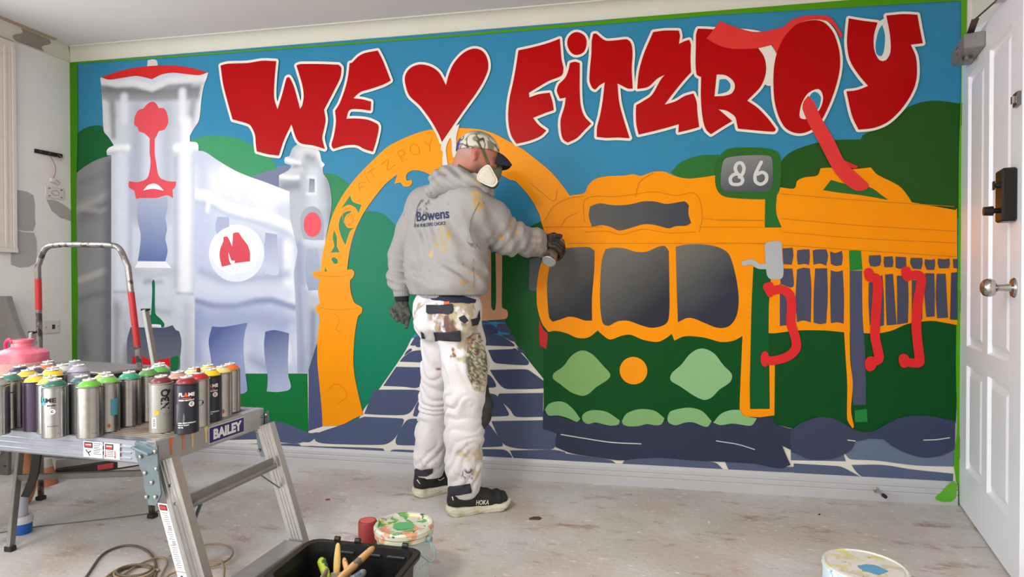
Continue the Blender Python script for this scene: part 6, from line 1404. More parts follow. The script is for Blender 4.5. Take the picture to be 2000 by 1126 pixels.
# ear on the near side and its twin
for sg in (1, -1):
    F_.ell(hl(-0.019, 0.071*sg, -0.004), (0.017, 0.010, 0.027), HR_, 0.006); F_.ell(hl(-0.008, 0.082*sg, -0.004), (0.010, 0.009, 0.018), HR_, 0.004, 'sub'); F_.ell(hl(-0.016, 0.074*sg, -0.030), (0.009, 0.007, 0.010), HR_, 0.004)
me = F_.mesh('body'); V = verts(me)
loc = (V-Hc) @ HR_
C = np.tile(np.array(lin((184, 120, 98))), (len(V), 1))
def mixc(C, m, c): return C*(1-m[:, None])+np.array(lin(c))*m[:, None]
nz = fnoise(V[:, 0], V[:, 1], V[:, 2], 60)
C = mixc(C, np.clip((0.02-loc[:, 0])*14, 0, 1)*np.clip((loc[:, 2]+0.055)*18, 0, 1)*0.75, (170, 146, 137))       # shaved scalp
C = mixc(C, np.clip((loc[:, 0]+0.028)*30, 0, 1)*np.clip((-0.026-loc[:, 2])*26, 0, 1)*0.8, (104, 78, 68))        # stubble
eard = np.sqrt(((loc[:, 0]+0.014)/0.024)**2+((np.abs(loc[:, 1])-0.076)/0.014)**2+((loc[:, 2]+0.004)/0.036)**2)
C = mixc(C, np.clip((1.25-eard)*4, 0, 1), (190, 108, 92))
C = mixc(C, np.clip((0.7-np.sqrt(((loc[:, 0]+0.006)/0.012)**2+((np.abs(loc[:, 1])-0.074)/0.02)**2+((loc[:, 2]+0.004)/0.02)**2))*5, 0, 1)*0.6, (120, 62, 54))
C = mixc(C, np.clip((1-np.sqrt(((loc[:, 0]-0.095)/0.02)**2+((np.abs(loc[:, 1])-0.032)/0.024)**2+((loc[:, 2]-0.016)/0.006)**2))*6, 0, 1), (70, 50, 42))
C = mixc(C, np.clip((0.17-V[:, 2])*80, 0, 1), (32, 32, 36)); C = C*(0.94+0.12*nz[:, None]); set_col(me, C)
m_skin = new_mat('skin', (200, 150, 130), 0.5, 0, 0.03, 30, 0.05, 120, attr='Col'); m_skin.node_tree.nodes['Principled BSDF'].inputs['Subsurface Weight'].default_value = 0.08; m_skin.node_tree.nodes['Principled BSDF'].inputs['Subsurface Radius'].default_value = (0.01, 0.004, 0.002)
body = wear('body', me, m_skin, 'head, neck and body')
bm = NB(); bmesh.ops.create_uvsphere(bm, u_segments=12, v_segments=8, radius=0.0032, matrix=Matrix.Translation(Vector(hl(-0.016, 0.083, -0.036)))); ear = wear('earring', bm, m_chrome)

# ---- hoodie
H = Field((2.10, -0.68, 0.88), (3.0, -0.08, 1.58), 0.0058)
H.chain([(2.365, -.318, 1.31, .112), (2.378, -.338, 1.20, .120), (2.378, -.345, 1.10, .128), (2.40, -.365, 1.015, .118), (2.425, -.385, 0.985, .100)], 0.05)
H.chain([(2.545, -.445, 1.30, .118), (2.535, -.445, 1.20, .122), (2.530, -.445, 1.10, .126), (2.530, -.452, 1.015, .118), (2.525, -.455, 0.985, .102)], 0.05)
H.chain([(2.45, -.38, 1.36, .115), (2.455, -.39, 1.15, .135), (2.465, -.41, 1.0, .118)], 0.05)
H.chain([(*(shL+R6(.02, -.01, -.005)), .082), (*(nk+R6(0, 0, -.03)), .080), (*(shR+R6(-.02, 0, -.005)), .092)], 0.05)
H.chain([(*(shL+R6(0, 0, -.02)), .080), (*(shL*0.5+elL*0.5+R6(-.004, 0, 0)), .068), (*elL, .060), (*(elL*.4+wrL*.6+R6(-.012, 0, 0)), .056), (*(wrL+R6(-.004, 0, 0.035)), .046)], 0.025)
H.chain([(*(shR+R6(-.01, 0, -.03)), .098), (*(shR*0.5+elR*0.5+R6(.0, 0, .004)), .088), (*elR, .077), (*(elR*.4+wrR*.6+R6(0, 0, -.006)), .066), (*(wrR+R6(-.02, -.02, -.004)), .058), (*(wrR+R6(0, 0, 0)), .050)], 0.03)
# blouson bulge over the waistband
H.chain([(2.355, -.385, 1.025, .052), (2.42, -.50, 1.02, .045), (2.53, -.548, 1.02, .045), (2.615, -.50, 1.02, .048)], 0.05)
def folds(X, Y, Z):
    f = 0.014*(fnoise(X, Y, Z, 9, 3)-0.5)
    # creases round the sleeve of the stretched right arm, around the left forearm and at the waist
    dR = np.sqrt((X-elR[0]+.01)**2+(Y-elR[1])**2+(Z-elR[2])**2); f = f+0.0075*np.sin((X*0.75+Y*0.5-Z*0.55)*125+4*fnoise(X, Y, Z, 11, 2))*np.clip(1-dR/0.17, 0, 1)
    dw = np.sqrt((X-wrR[0])**2+(Y-wrR[1])**2+(Z-wrR[2])**2); f = f+0.006*np.sin((X+Y)*130+5*fnoise(X, Y, Z, 13, 2))*np.clip(1-dw/0.12, 0, 1)
    f = f+0.007*np.sin(Z*135+(X-Y)*30+4*fnoise(X, Y, Z, 10, 2))*np.clip(1-np.sqrt((X-wrL[0])**2+(Y-wrL[1])**2+(Z-wrL[2]-0.08)**2)/0.15, 0, 1)
    f = f+0.008*np.sin(Z*70+(X*1.2+Y)*40+6*fnoise(X, Y, Z, 7, 2))*np.clip(1-np.abs(Z-1.06)/0.13, 0, 1)*np.clip((X-2.28)*20, 0, 1)
    f = f+0.009*np.sin((X+Y*.3)*70+Z*26+5*fnoise(X, Y, Z, 6, 2))*np.clip(1-np.abs(Z-1.23)/0.16, 0, 1)*np.clip((X-2.27)*20, 0, 1)
    # seam of the arm hole
    return f
H.warp(folds)
# armhole seam grooves
H.chain([tuple([*p, .0045]) for p in ((2.6671, -0.6000, 1.3753), (2.6382, -0.6000, 1.3244), (2.6203, -0.6000, 1.2601), (2.6186, -0.5850, 1.2138), (2.6417, -0.5700, 1.1645))], 0.004, 'sub') if False else None
H.cut((2.48, -.42, 0.965), (0, 0, -1))
me = H.mesh('hoodie')
stains(me, (166, 163, 161), [
    ((2.4764, -0.6000, 1.2191), .055, (190, 156, 100), .08, 60), ((2.4854, -0.6000, 1.1754), .035, (190, 158, 104), .10, 50), ((2.4171, -0.5800, 1.1444), .03, (206, 172, 116), .05, 50),
    ((2.6891, -0.6000, 1.3554), .055, (190, 158, 104), .03, 60), ((2.6490, -0.5800, 1.4349), .05, (204, 170, 112), .08, 45), ((2.5554, -0.6000, 1.1659), .011, (40, 120, 176), .5, 60),
    ((2.8446, -0.3000, 1.1895), .05, (164, 138, 130), -.07, 60), ((2.6442, -0.5800, 1.1965), .04, (120, 104, 92), 0, 60), ((2.6377, -0.6000, 1.0226), .06, (176, 150, 118), .0, 45), ((2.7464, -0.4200, 1.2521), .05, (206, 170, 110), -.04, 70),
    ((2.3474, -0.5000, 1.3546), .06, (110, 100, 98), -.06, 90)], [((70, 66, 66), 0.93, 70, 3)])
m_knit = new_mat('grey_marl', (180, 180, 180), 0.95, 0, 0.06, 140, 0.35, 320, spec=0.1, attr='Col')
hood = wear('hoodie', me, m_knit, 'grey marl hooded sweatshirt with paint smudges')
# hood: bunched cloth lying on the back of the neck
K = Field((2.26, -0.64, 1.30), (2.76, -0.26, 1.56), 0.0048)
K.chain([(*(2.4191, -0.5000, 1.4233), .030), (*(2.4664, -0.5000, 1.4491), .040), (*(2.5289, -0.5050, 1.4599), .040), (*(2.5954, -0.5200, 1.4553), .032), (*(2.6493, -0.5250, 1.4572), .022)], 0.03)
K.chain([(*(2.4383, -0.4400, 1.4875), .042), (*(2.4894, -0.4500, 1.5026), .042), (*(2.5520, -0.4700, 1.4878), .036), (*(2.6134, -0.5000, 1.4670), .024)], 0.03)
K.chain([(*(2.4321, -0.4200, 1.4865), .04), (*(2.4382, -0.3600, 1.5156), .04), (*(2.5214, -0.3300, 1.5038), .035), (*(2.6246, -0.3500, 1.4686), .028)], 0.03)
K.chain([(*(2.6481, -0.5200, 1.4581), .020), (*(2.6708, -0.5000, 1.4340), .020), (*(2.6758, -0.4500, 1.4190), .022)], 0.02)
K.warp(lambda X, Y, Z: 0.006*(fnoise(X, Y, Z, 22, 2)-0.5)+0.004*np.sin((X*.9+Z*1.1)*110+4*fnoise(X, Y, Z, 12, 2)))
me = K.mesh('hood'); stains(me, (165, 162, 160), [((2.6485, -0.5500, 1.4574), .02, (176, 150, 110), .1, 60), ((2.4289, -0.5300, 1.4140), .012, (80, 74, 72), .1, 80)], [((80, 76, 76), 0.94, 80, 9)])
hd = wear('hood', me, m_knit)
# ribbed cuffs and waistband
def ringband(p0, p1, r0, r1, n=44, ribs=22, amp=0.0012, sy=1.0, axx=None):
    d = Vector(p1)-Vector(p0); m = look(p0, p1); bmr = NB(); b = bmesh.new(); rs = []
    K_ = 6
    for i in range(K_+1):
        t = i/K_; r = r0+(r1-r0)*t
        rs.append([b.verts.new(((r+amp*math.cos(ribs*2*PI*j/(n*2)*1.0))*math.cos(2*PI*j/(n*2)), sy*(r+amp*math.cos(ribs*2*PI*j/(n*2)))*math.sin(2*PI*j/(n*2)), d.length*t)) for j in range(n*2)])
    for A, B in zip(rs, rs[1:]):
        for j in range(n*2): b.faces.new((A[j], A[(j+1) % (n*2)], B[(j+1) % (n*2)], B[j]))
    b.faces.new(rs[0][::-1]); b.faces.new(rs[-1]); bmesh.ops.recalc_face_normals(b, faces=b.faces[:]); return merge(bmr, b, m)
m_rib = new_mat('grey_rib', (162, 161, 163), 0.95, 0, 0.05, 120, 0.2, 300, spec=0.1)
cl = wear('cuff', ringband(wrL+R6(-.003, 0, .036), wrL+R6(0, -.001, -.016), .043, .036), m_rib)
d_ = (wrR-elR)/np.linalg.norm(wrR-elR); cr_ = wear('cuff', ringband(wrR-d_*0.006, wrR+d_*0.020, .050, .040), new_mat('grey_rib_dirty', (146, 134, 124), 0.95, 0, 0.12, 60, 0.2, 300, spec=0.1))
Wb = Field((2.22, -0.62, 0.90), (2.72, -0.24, 1.02), 0.0052); Wb.chain([(2.425, -.385, 0.99, .105), (2.428, -.388, 0.955, .104)], 0.02); Wb.chain([(2.523, -.455, 0.99, .107), (2.52, -.455, 0.955, .106)], 0.05); Wb.cone((2.475, -.42, 0.99), (2.475, -.42, 0.955), .112, .110, 0.03)
Wb.warp(lambda X, Y, Z: 0.0025*np.sin(np.arctan2(Y+.42, X-2.47)*60)); Wb.cut((2.5, -.4, 0.948), (-.03, 0, -1)); Wb.cut((2.5, -.4, 1.0), (0, 0, 1)); wb = wear('waistband', Wb.mesh('waistband'), m_rib)

# ---- trousers
T_ = Field((2.22, -0.66, 0.04), (2.74, -0.18, 0.99), 0.0058)
T_.chain([(2.43, -.385, .965, .090), (2.41, -.38, .90, .104), (2.412, -.388, .845, .106)], 0.04); T_.chain([(2.52, -.455, .965, .092), (2.525, -.462, .90, .104), (2.528, -.468, .845, .104)], 0.04)
T_.ell(J_((2.4178, -0.5000, 0.8452)), (.075, .075, .085), None, 0.04); T_.ell(J_((2.5520, -0.5500, 0.8411)), (.082, .070, .09), None, 0.04)
T_.chain([(*(2.5544, -0.4750, 0.7721), .104), (*(2.5700, -0.4900, 0.6490), .096), (*(2.5747, -0.5000, 0.5262), .087), (*(2.5674, -0.5000, 0.3448), .081), (*(2.5659, -0.4950, 0.2185), .076), (*(2.5667, -0.4900, 0.1259), .072)], 0.03)
T_.chain([(*(2.4310, -0.3900, 0.7741), .094), (*(2.4058, -0.3500, 0.6254), .080), (*(2.3834, -0.3200, 0.4812), .074), (*(2.3593, -0.3100, 0.2867), .074), (*(2.3462, -0.3100, 0.1751), .071), (*(2.3435, -0.3100, 0.1183), .067)], 0.022)
kR, kL = LR[1], LL[1]
def tf(X, Y, Z):
    f = 0.009*(fnoise(X, Y, Z, 9, 3)-0.5)
    r = np.clip((X-2.455+ (0.60-Z)*0.05)*40, 0, 1)          # 1 on the right leg
    ph = 4.5*fnoise(X, Y, Z, 8, 2)
    w = np.exp(-((Z-.50)/.10)**2)+0.8*np.exp(-((Z-.36)/.12)**2)
    f = f+0.0062*w*(1-2*np.abs(np.sin(Z*52+(X-Y)*28*(1-2*r)+ph*2.6)))*np.clip(1.9*fnoise(X, Y, Z, 12, 2)-.3, 0.1, 1)
    w2 = np.exp(-((Z-.20)/.09)**2); f = f+0.0045*w2*(1-2*np.abs(np.sin(Z*42-(X)*38+ph*2.4)))
    w3 = np.exp(-((Z-.80)/.05)**2); f = f+0.006*w3*np.sin((Z*1.0+X*0.5)*90+ph*2)*(1-r*0.4)
    f = f+0.004*np.exp(-((Z-.66)/.09)**2)*np.sin((X*1.3+Z*.7)*80+ph*2)
    return f
T_.warp(tf)
T_.cut((*(2.5667, -0.4900, 0.1191),), (-.25, 0, -1)) if False else None
X, Y, Z = np.meshgrid(*[a.astype(np.float32) for a in T_.ax], indexing='ij')
hem = np.where(X > 2.44, 0.083, 0.080).astype(np.float32); T_.F = np.maximum(T_.F, hem-Z-(X-2.5)*0.12); del X, Y, Z, hem
me = T_.mesh('trousers')
stains(me, (226, 222, 224), [
    ((2.5247, -0.6200, 0.8758), .10, (172, 150, 128), .12, 34), ((2.6205, -0.6200, 0.8939), .10, (186, 174, 142), .20, 34), ((2.5426, -0.6200, 0.8285), .06, (120, 92, 84), .06, 40),
    ((2.6489, -0.6200, 0.7442), .10, (186, 176, 152), .20, 34), ((2.3654, -0.5000, 0.8858), .05, (180, 160, 140), .02, 40), ((2.4302, -0.4200, 0.6334), .025, (170, 96, 92), .25, 40),
    ((2.5478, -0.6000, 0.7183), .03, (150, 96, 80), .0, 70), ((2.6315, -0.5800, 0.2587), .09, (204, 190, 166), .10, 30), ((2.6089, -0.5800, 0.1917), .03, (90, 86, 92), -.05, 110),
    ((2.3735, -0.4000, 0.1912), .05, (200, 192, 182), .1, 40), ((2.6145, -0.6000, 0.3985), .02, (52, 50, 74), .06, 90), ((2.6078, -0.6000, 0.4548), .016, (52, 50, 74), .0, 110)], [((86, 80, 90), 0.955, 60, 5), ((96, 84, 78), 0.965, 110, 8)])
m_drill = new_mat('white_drill', (230, 230, 230), 0.85, 0, 0.04, 60, 0.2, 260, spec=0.2, attr='Col')
trou = wear('trousers', me, m_drill, 'white work trousers with dark pockets and paint stains')
dk = new_mat('charcoal_cordura', (58, 58, 66), 0.8, 0, 0.15, 60, 0.25, 240, spec=0.2)
nv = new_mat('navy_band', (36, 38, 62), 0.85, 0, 0.1, 60)
D = decal
PARTS = []
def dec(name, tgt, spec, mat, off=0.003, thick=0.0022, label=None, grid=0.007):
    o = D(name, tgt, spec[0], spec[1], mat, off, thick, grid, label=label); PARTS.append(o); return o
pk = dec('back_pocket', trou, ((-0.2955, 0.9542, -0.0467), [(2.5375, -0.9500, 0.9393), (2.6550, -0.9500, 0.9430), (2.6590, -0.9500, 0.9198), (2.6526, -0.9500, 0.9073), (2.6349, -0.9500, 0.9025), (2.5440, -0.9500, 0.9017), (2.5375, -0.9500, 0.9079)]), dk, label='charcoal back pocket flap')
dec('reinforcement_band', trou, ((-0.2807, 0.9555, -0.0906), [(2.5643, -0.9500, 0.8425), (2.6797, -0.9500, 0.8503), (2.6844, -0.9500, 0.8116), (2.6812, -0.9500, 0.8053), (2.5699, -0.9500, 0.8034)]), dk, label='charcoal band across the thigh')
dec('waist_stripe', trou, ((-0.2720, 0.9619, -0.0286), [(2.5295, -0.9500, 0.9800), (2.5498, -0.9500, 0.9550), (2.6510, -0.9500, 0.9430), (2.6910, -0.9500, 0.9463), (2.7450, -0.9500, 0.9451), (2.7498, -0.9500, 0.9574), (2.6911, -0.9500, 0.9726)]), nv, 0.002, 0.0015, label='navy belt strip')
dec('patch', trou, ((-0.2596, 0.9637, -0.0620), [(2.6670, -0.9500, 0.8935), (2.6894, -0.9500, 0.9030), (2.7084, -0.9500, 0.8815), (2.6925, -0.9500, 0.8705), (2.6749, -0.9500, 0.8796)]), dk, 0.002); dec('patch', trou, ((-0.2388, 0.9691, -0.0618), [(2.7100, -0.9500, 0.8862), (2.7386, -0.9500, 0.8942), (2.7481, -0.9500, 0.9266), (2.7497, -0.9500, 0.8881), (2.7401, -0.9500, 0.8649), (2.7164, -0.9500, 0.8600)]), dk, 0.002)
dec('patch', trou, ((-0.3234, 0.9422, -0.0875), [(2.5258, -0.9500, 0.8435), (2.5373, -0.9500, 0.8358), (2.5438, -0.9500, 0.8124), (2.5291, -0.9500, 0.8153)]), dk, 0.002); dec('orange_tab', trou, ((-0.2860, 0.9576, -0.0346), [(2.6140, -0.9500, 0.9490), (2.6382, -0.9500, 0.9507), (2.6382, -0.9500, 0.9383), (2.6140, -0.9500, 0.9366)]), M((206, 96, 44), 0.7), 0.005, 0.0)
def smk(me_ob, spots, base):
    stains(me_ob.data, base, spots)
m_hol = new_mat('stained_canvas', (200, 190, 170), 0.85, 0, 0.06, 50, 0.2, 240, spec=0.2, attr='Col')
hol = dec('holster_pocket', trou, ((-0.2377, 0.9619, -0.1351), [(2.6876, -0.9500, 0.8008), (2.6908, -0.9500, 0.8372), (2.7148, -0.9500, 0.8523), (2.7465, -0.9500, 0.8604), (2.7606, -0.9500, 0.8267), (2.7716, -0.9500, 0.7731), (2.7793, -0.9500, 0.6963), (2.7761, -0.9500, 0.6424), (2.7651, -0.9500, 0.6081), (2.7461, -0.9500, 0.6106), (2.7239, -0.9500, 0.6175), (2.7065, -0.9500, 0.6557), (2.6938, -0.9500, 0.6786), (2.6891, -0.9500, 0.7404)]), m_hol, 0.006, 0.003, 'paint stained hanging holster pocket')
smk(hol, [((2.6423, -0.6200, 0.7226), .09, (170, 156, 126), .20, 90), ((2.6532, -0.6200, 0.6585), .12, (140, 128, 108), -.02, 130), ((2.6357, -0.6200, 0.7654), .05, (190, 120, 80), .02, 80), ((2.6752, -0.6200, 0.6804), .09, (84, 110, 90), -.08, 160), ((2.6532, -0.6200, 0.7014), .12, (96, 74, 68), -.09, 190)], (206, 196, 172))
for w_, c_ in (((0.0), 0),):
    pass
hemR_ = dec('hem_strap', trou, ((-0.2525, 0.9093, -0.3307), [(2.6147, -0.9500, 0.2803), (2.6379, -0.9500, 0.2817), (2.6764, -0.9500, 0.2878), (2.7185, -0.9500, 0.2996), (2.7242, -0.9500, 0.2665), (2.7223, -0.9500, 0.2608), (2.6764, -0.9500, 0.2486), (2.6378, -0.9500, 0.2443), (2.6146, -0.9500, 0.2428)]), dk, 0.005, 0.003, 'charcoal velcro strap round the hem')
hemL_ = dec('hem_strap', trou, ((-0.3111, 0.9009, -0.3026), [(2.4814, -0.9500, 0.3404), (2.5052, -0.9500, 0.3398), (2.5504, -0.9500, 0.3386), (2.5817, -0.9500, 0.3441), (2.5797, -0.9500, 0.3252), (2.5504, -0.9500, 0.3084), (2.5071, -0.9500, 0.3040), (2.4813, -0.9500, 0.3025)]), dk, 0.005, 0.003, 'charcoal velcro strap round the hem')
Kp = Field((2.52, -0.62, 0.24), (2.74, -0.36, 0.62), 0.0048); Kp.chain([(*(2.6465, -0.4800, 0.5656), .026), (*(2.6580, -0.4800, 0.4799), .030), (*(2.6510, -0.4800, 0.4229), .028), (*(2.6393, -0.4900, 0.3772), .016)], 0.03); Kp.warp(lambda X, Y, Z: 0.004*(fnoise(X, Y, Z, 30, 2)-0.5))
kp = wear('knee_pad', Kp.mesh('kp'), new_mat('knee_pad', (46, 46, 48), 0.7, 0, 0.2, 60), 'dark knee pad on the right leg')
Kq = Field((2.34, -0.40, 0.24), (2.56, -0.18, 0.56), 0.0048); Kq.chain([(*(2.4382, -0.3000, 0.4646), .022), (*(2.4380, -0.3000, 0.3811), .020)], 0.03); kq = wear('knee_pad', Kq.mesh('kq'), new_mat('knee_pad_b', (50, 50, 54), 0.7, 0, 0.2, 60))
# printing on the back of the hoodie
def print_text(s, size, spec, mat, bold=0.0, wx=1.0, off=0.0014, target=None):
    V2, F2 = text2d(s, 1.0, bold, 0.0, 'LEFT', wx); (d, o_, ex_, ey_) = spec
    # cut the glyphs finely so that they follow the cloth
    b = bmesh.new(); vs = [b.verts.new((x, y, 0)) for x, y in V2]
    for f in F2:
        try: b.faces.new([vs[i] for i in f])
        except ValueError: pass
    for it in range(2):
        es = [e for e in b.edges if e.calc_length() > 0.22]
        if es: bmesh.ops.subdivide_edges(b, edges=es, cuts=1)
    bmesh.ops.triangulate(b, faces=b.faces[:]); b.verts.index_update()
    W2 = [(o_[0]+v.co.x*ex_[0]+v.co.y*ey_[0], o_[2]+v.co.x*ex_[2]+v.co.y*ey_[2]) for v in b.verts]; Fq = [tuple(v.index for v in f.verts) for f in b.faces]; b.free()
    o = decal('printed_text', target or hood, d, [o_], mat, off, 0.0, V2=W2, F2=Fq); PARTS.append(o); return o
m_print = new_mat('navy_print', (44, 50, 84), 0.8, 0, 0.15, 80)
print_text('Bowens', 1, ((-0.3091, 0.9455, 0.1028), (2.4957, -0.9500, 1.2440), (0.0481, 0.0000, 0.0039), (-0.0038, 0.0000, 0.0601)), m_print, 0.022, 1.0)
print_text('THE BUILDERS CHOICE', 1, ((-0.3297, 0.9395, 0.0924), (2.4976, -0.9500, 1.2214), (0.0137, 0.0000, 0.0009), (0.0001, 0.0000, 0.0206)), m_print, 0.012, 1.0)

m_seam = new_mat('seam_thread', (128, 124, 122), 0.9)
def seam(pts): 
    return pts
dec('seam', hood, ((-0.2407, 0.9659, 0.0957), [(2.7486, -0.9500, 1.3235), (2.7334, -0.9500, 1.2982), (2.7201, -0.9500, 1.2709), (2.7106, -0.9500, 1.2398), (2.7067, -0.9500, 1.2066), (2.7124, -0.9500, 1.1734), (2.7294, -0.9500, 1.1455), (2.7521, -0.9500, 1.1232), (2.7540, -0.9500, 1.1257), (2.7313, -0.9500, 1.1480), (2.7154, -0.9500, 1.1752), (2.7101, -0.9500, 1.2066), (2.7140, -0.9500, 1.2386), (2.7235, -0.9500, 1.2694), (2.7368, -0.9500, 1.2963), (2.7514, -0.9500, 1.3216)]), m_seam, 0.0018, 0, grid=0.004)
dec('seam', hood, ((-0.3309, 0.9364, 0.1168), [(2.5313, -0.9500, 1.3331), (2.5136, -0.9500, 1.3036), (2.5036, -0.9500, 1.2570), (2.4976, -0.9500, 1.2102), (2.5008, -0.9500, 1.2101), (2.5068, -0.9500, 1.2561), (2.5167, -0.9500, 1.3024), (2.5340, -0.9500, 1.3311)]), m_seam, 0.0018, 0, grid=0.004)
dec('seam', hood, ((-0.2429, 0.9699, 0.0176), [(2.7237, -0.9500, 1.1142), (2.7236, -0.9500, 1.0589), (2.7254, -0.9500, 0.9943), (2.7278, -0.9500, 0.9943), (2.7260, -0.9500, 1.0589), (2.7261, -0.9500, 1.1142)]), m_seam, 0.0018, 0, grid=0.004)
# ---- shoes
m_upper = new_mat('black_mesh_upper', (34, 34, 36), 0.75, 0, 0.25, 60, 0.3, 220); m_sole = new_mat('foam_sole', (214, 210, 192), 0.6, 0, 0.08, 20, 0.08, 60, col2=(196, 186, 150))
def shoe(heel, toe, lbl, side):
    a = Vector(heel); b_ = Vector(toe); a.z = b_.z = 0; d = (b_-a).normalized(); L_ = (b_-a).length; M_ = frame(d, Vector((-d.y, d.x, 0)), (0, 0, 1), a)
    k = L_/0.285
    S_ = Field((-0.04, -0.075, -0.01), (L_+0.03, 0.075, 0.075), 0.0042)
    X, Y, Z = np.meshgrid(*[q.astype(np.float32) for q in S_.ax], indexing='ij')
    def fp(cx0, r0, cx1, r1, yo0=0, yo1=0):
        t = np.clip((X-cx0)/(cx1-cx0), 0, 1); return np.sqrt((X-cx0-(cx1-cx0)*t)**2+(Y-yo0-(yo1-yo0)*t)**2)-(r0+(r1-r0)*t)
    foot = np.minimum(fp(0.036*k, .040, 0.15*k, .038, 0, .004*side), fp(0.15*k, .038, L_-0.05, .050, .004*side, 0))
    bot = 0.0+0.010*np.clip((0.03-X)/0.05, 0, 1)**1.5*2+0.030*np.clip((X-(L_-0.075))/0.075, 0, 1)**2
    top = 0.040-0.006*np.clip(X/L_, 0, 1)+0.012*np.clip((X-(L_-0.06))/0.06, 0, 1)**2+0.006*np.clip((0.04-X)/0.04, 0, 1)
    flare = 0.005*np.sin(np.clip((Z-bot)/(top-bot+1e-4), 0, 1)*PI); foot = foot-flare+0.0016*np.sin((Z*1.0+0.012*np.sin(X*22))*420)*0.7
    sl = np.maximum(foot, np.maximum(bot-Z, Z-top)); S_.F = np.maximum(np.maximum(foot+0.004, np.maximum(bot-Z, Z-top)+0.004), 0)+np.minimum(np.maximum(foot+0.004, np.maximum(bot-Z, Z-top)+0.004), 0)-0.004
    del X, Y, Z
    sm = S_.mesh('sole'); sm.transform(M_); sole = wear('sole', sm, m_sole, 'thick cream foam sole')
    U_ = Field((-0.03, -0.07, 0.02), (L_+0.02, 0.07, 0.17), 0.0042)
    U_.chain([(0.032, 0, .060, .034), (0.10*k, 0, .058, .036), (0.17*k, 0, .050, .040), (L_-0.062, 0, .046, .037), (L_-0.045, 0, .044, .034)], 0.02)
    U_.chain([(0.040, 0, .10, .033), (0.075, 0, .095, .035), (0.115*k, 0, .085, .028), (0.155*k, 0, .070, .026)], 0.03)
    U_.cone((0.042, 0, .10), (0.046, 0, .135), .031, .033, 0.015); U_.cone((0.052, 0, .12), (0.054, 0, .17), .026, .028, 0.003, 'sub'); U_.cut((0, 0, .034), (0, 0, -1))
    U_.warp(lambda X, Y, Z: 0.0022*np.sin(X*150+4*fnoise(X, Y, Z, 20, 2))*np.clip((X-0.13)*12, 0, 1))
    um = U_.mesh('upper'); um.transform(M_); up = wear('upper', um, m_upper, 'black knit upper')
    lc = []
    for i in range(5):
        x = 0.115*k+i*0.017; z = 0.112-0.0105*i; bm = NB(); tube(bm, [M_ @ Vector(p) for p in ((x-0.004, -0.026, z-0.014), (x, -0.012, z-0.001), (x+0.003, 0.0, z+0.002), (x, 0.012, z-0.001), (x-0.004, 0.026, z-0.014))], 0.0026, 6); lc.append(wear('lace', bm, m_upper))
    return sole, up, lc, M_, k
hR, tR = (2.5256, -0.5195, 0.0000), (2.7315, -0.3983, 0.0000)
hL, tL = (2.3044, -0.3315, 0.0000), (2.4722, -0.1569, 0.0000)
def ext(h, t, L_=0.285, back=0.03):
    h = Vector(h); t = Vector(t); d = (t-h).normalized(); a = h-d*back; return a, a+d*L_
a, b_ = ext(hR, tR, 0.288, 0.028); sR = shoe(a, b_, 'r', 1); a, b_ = ext(hL, tL, 0.285, 0.028); sL = shoe(a, b_, 'l', -1)
m_logo = new_mat('pale_logo', (226, 224, 206), 0.5)
lg = print_text('HOKA', 1, ((-0.2143, 0.9109, -0.3527), (2.7260, -0.9500, 0.2174), (0.0205, 0.0000, 0.0016), (0.0042, 0.0000, 0.0281)), m_logo, 0.02, 1.0, 0.0016, sR[1])
dec('heel_mark', sR[1], ((-0.2607, 0.9025, -0.3429), [(2.6417, -0.9500, 0.2427), (2.6465, -0.9500, 0.2430), (2.6503, -0.9500, 0.2264), (2.6465, -0.9500, 0.2261)]), m_logo, 0.001, 0); dec('heel_mark', sL[1], ((-0.3150, 0.8946, -0.3169), [(2.5070, -0.9500, 0.2946), (2.5110, -0.9500, 0.2986), (2.5247, -0.9500, 0.2786), (2.5208, -0.9500, 0.2784)]), m_logo, 0.001, 0)
dec('side_mark', sL[1], ((-0.2817, 0.9064, -0.3147), [(2.5855, -0.9500, 0.2973), (2.5991, -0.9500, 0.2944), (2.6186, -0.9500, 0.3086), (2.6167, -0.9500, 0.3123), (2.5992, -0.9500, 0.2981), (2.5875, -0.9500, 0.3012)]), m_logo, 0.001, 0)

# ---- cap
Cp = Field(tuple(Hc-R6(.15, .15, .02)), tuple(Hc+R6(.17, .16, .15)), 0.0042)
Cp.ell(hl(-0.006, 0, 0.024), (0.099, 0.081, 0.090), HR_, 0.005); Cp.ell(hl(-0.008, 0, 0.020), (0.0945, 0.0745, 0.0835), HR_, 0.002, 'sub')
cp0 = J_((2.6342, -0.4900, 1.6072)); Cp.cut(cp0, -(hz*0.97-hx*0.20)); cap_me = Cp.mesh('cap'); V = verts(cap_me); lv = (V-Hc) @ HR_
C = np.tile(np.array(lin((214, 206, 190))), (len(V), 1))
n1 = fnoise(V[:, 0]+3, V[:, 1], V[:, 2], 24, 2); C = mixc(C, np.clip((n1-0.56)*30, 0, 1), (132, 134, 104))
n2 = fnoise(V[:, 0], V[:, 1]+7, V[:, 2], 20, 2); C = mixc(C, np.clip(1.4-np.abs(n2-0.5)*34, 0, 1), (62, 60, 56))
C = mixc(C, np.clip((lv[:, 2]-0.075)*60, 0, 1)*0.8, (140, 142, 118)); C = mixc(C, np.clip((-0.088-lv[:, 0])*120, 0, 1), (60, 60, 140))
set_col(cap_me, C); cap = wear('cap', cap_me, new_mat('camo_cloth', (220, 214, 200), 0.85, 0, 0.05, 60, 0.1, 200, attr='Col'), 'pale camouflage cap with a navy peak')
b = bmesh.new(); G = []; Na, Nb = 18, 8
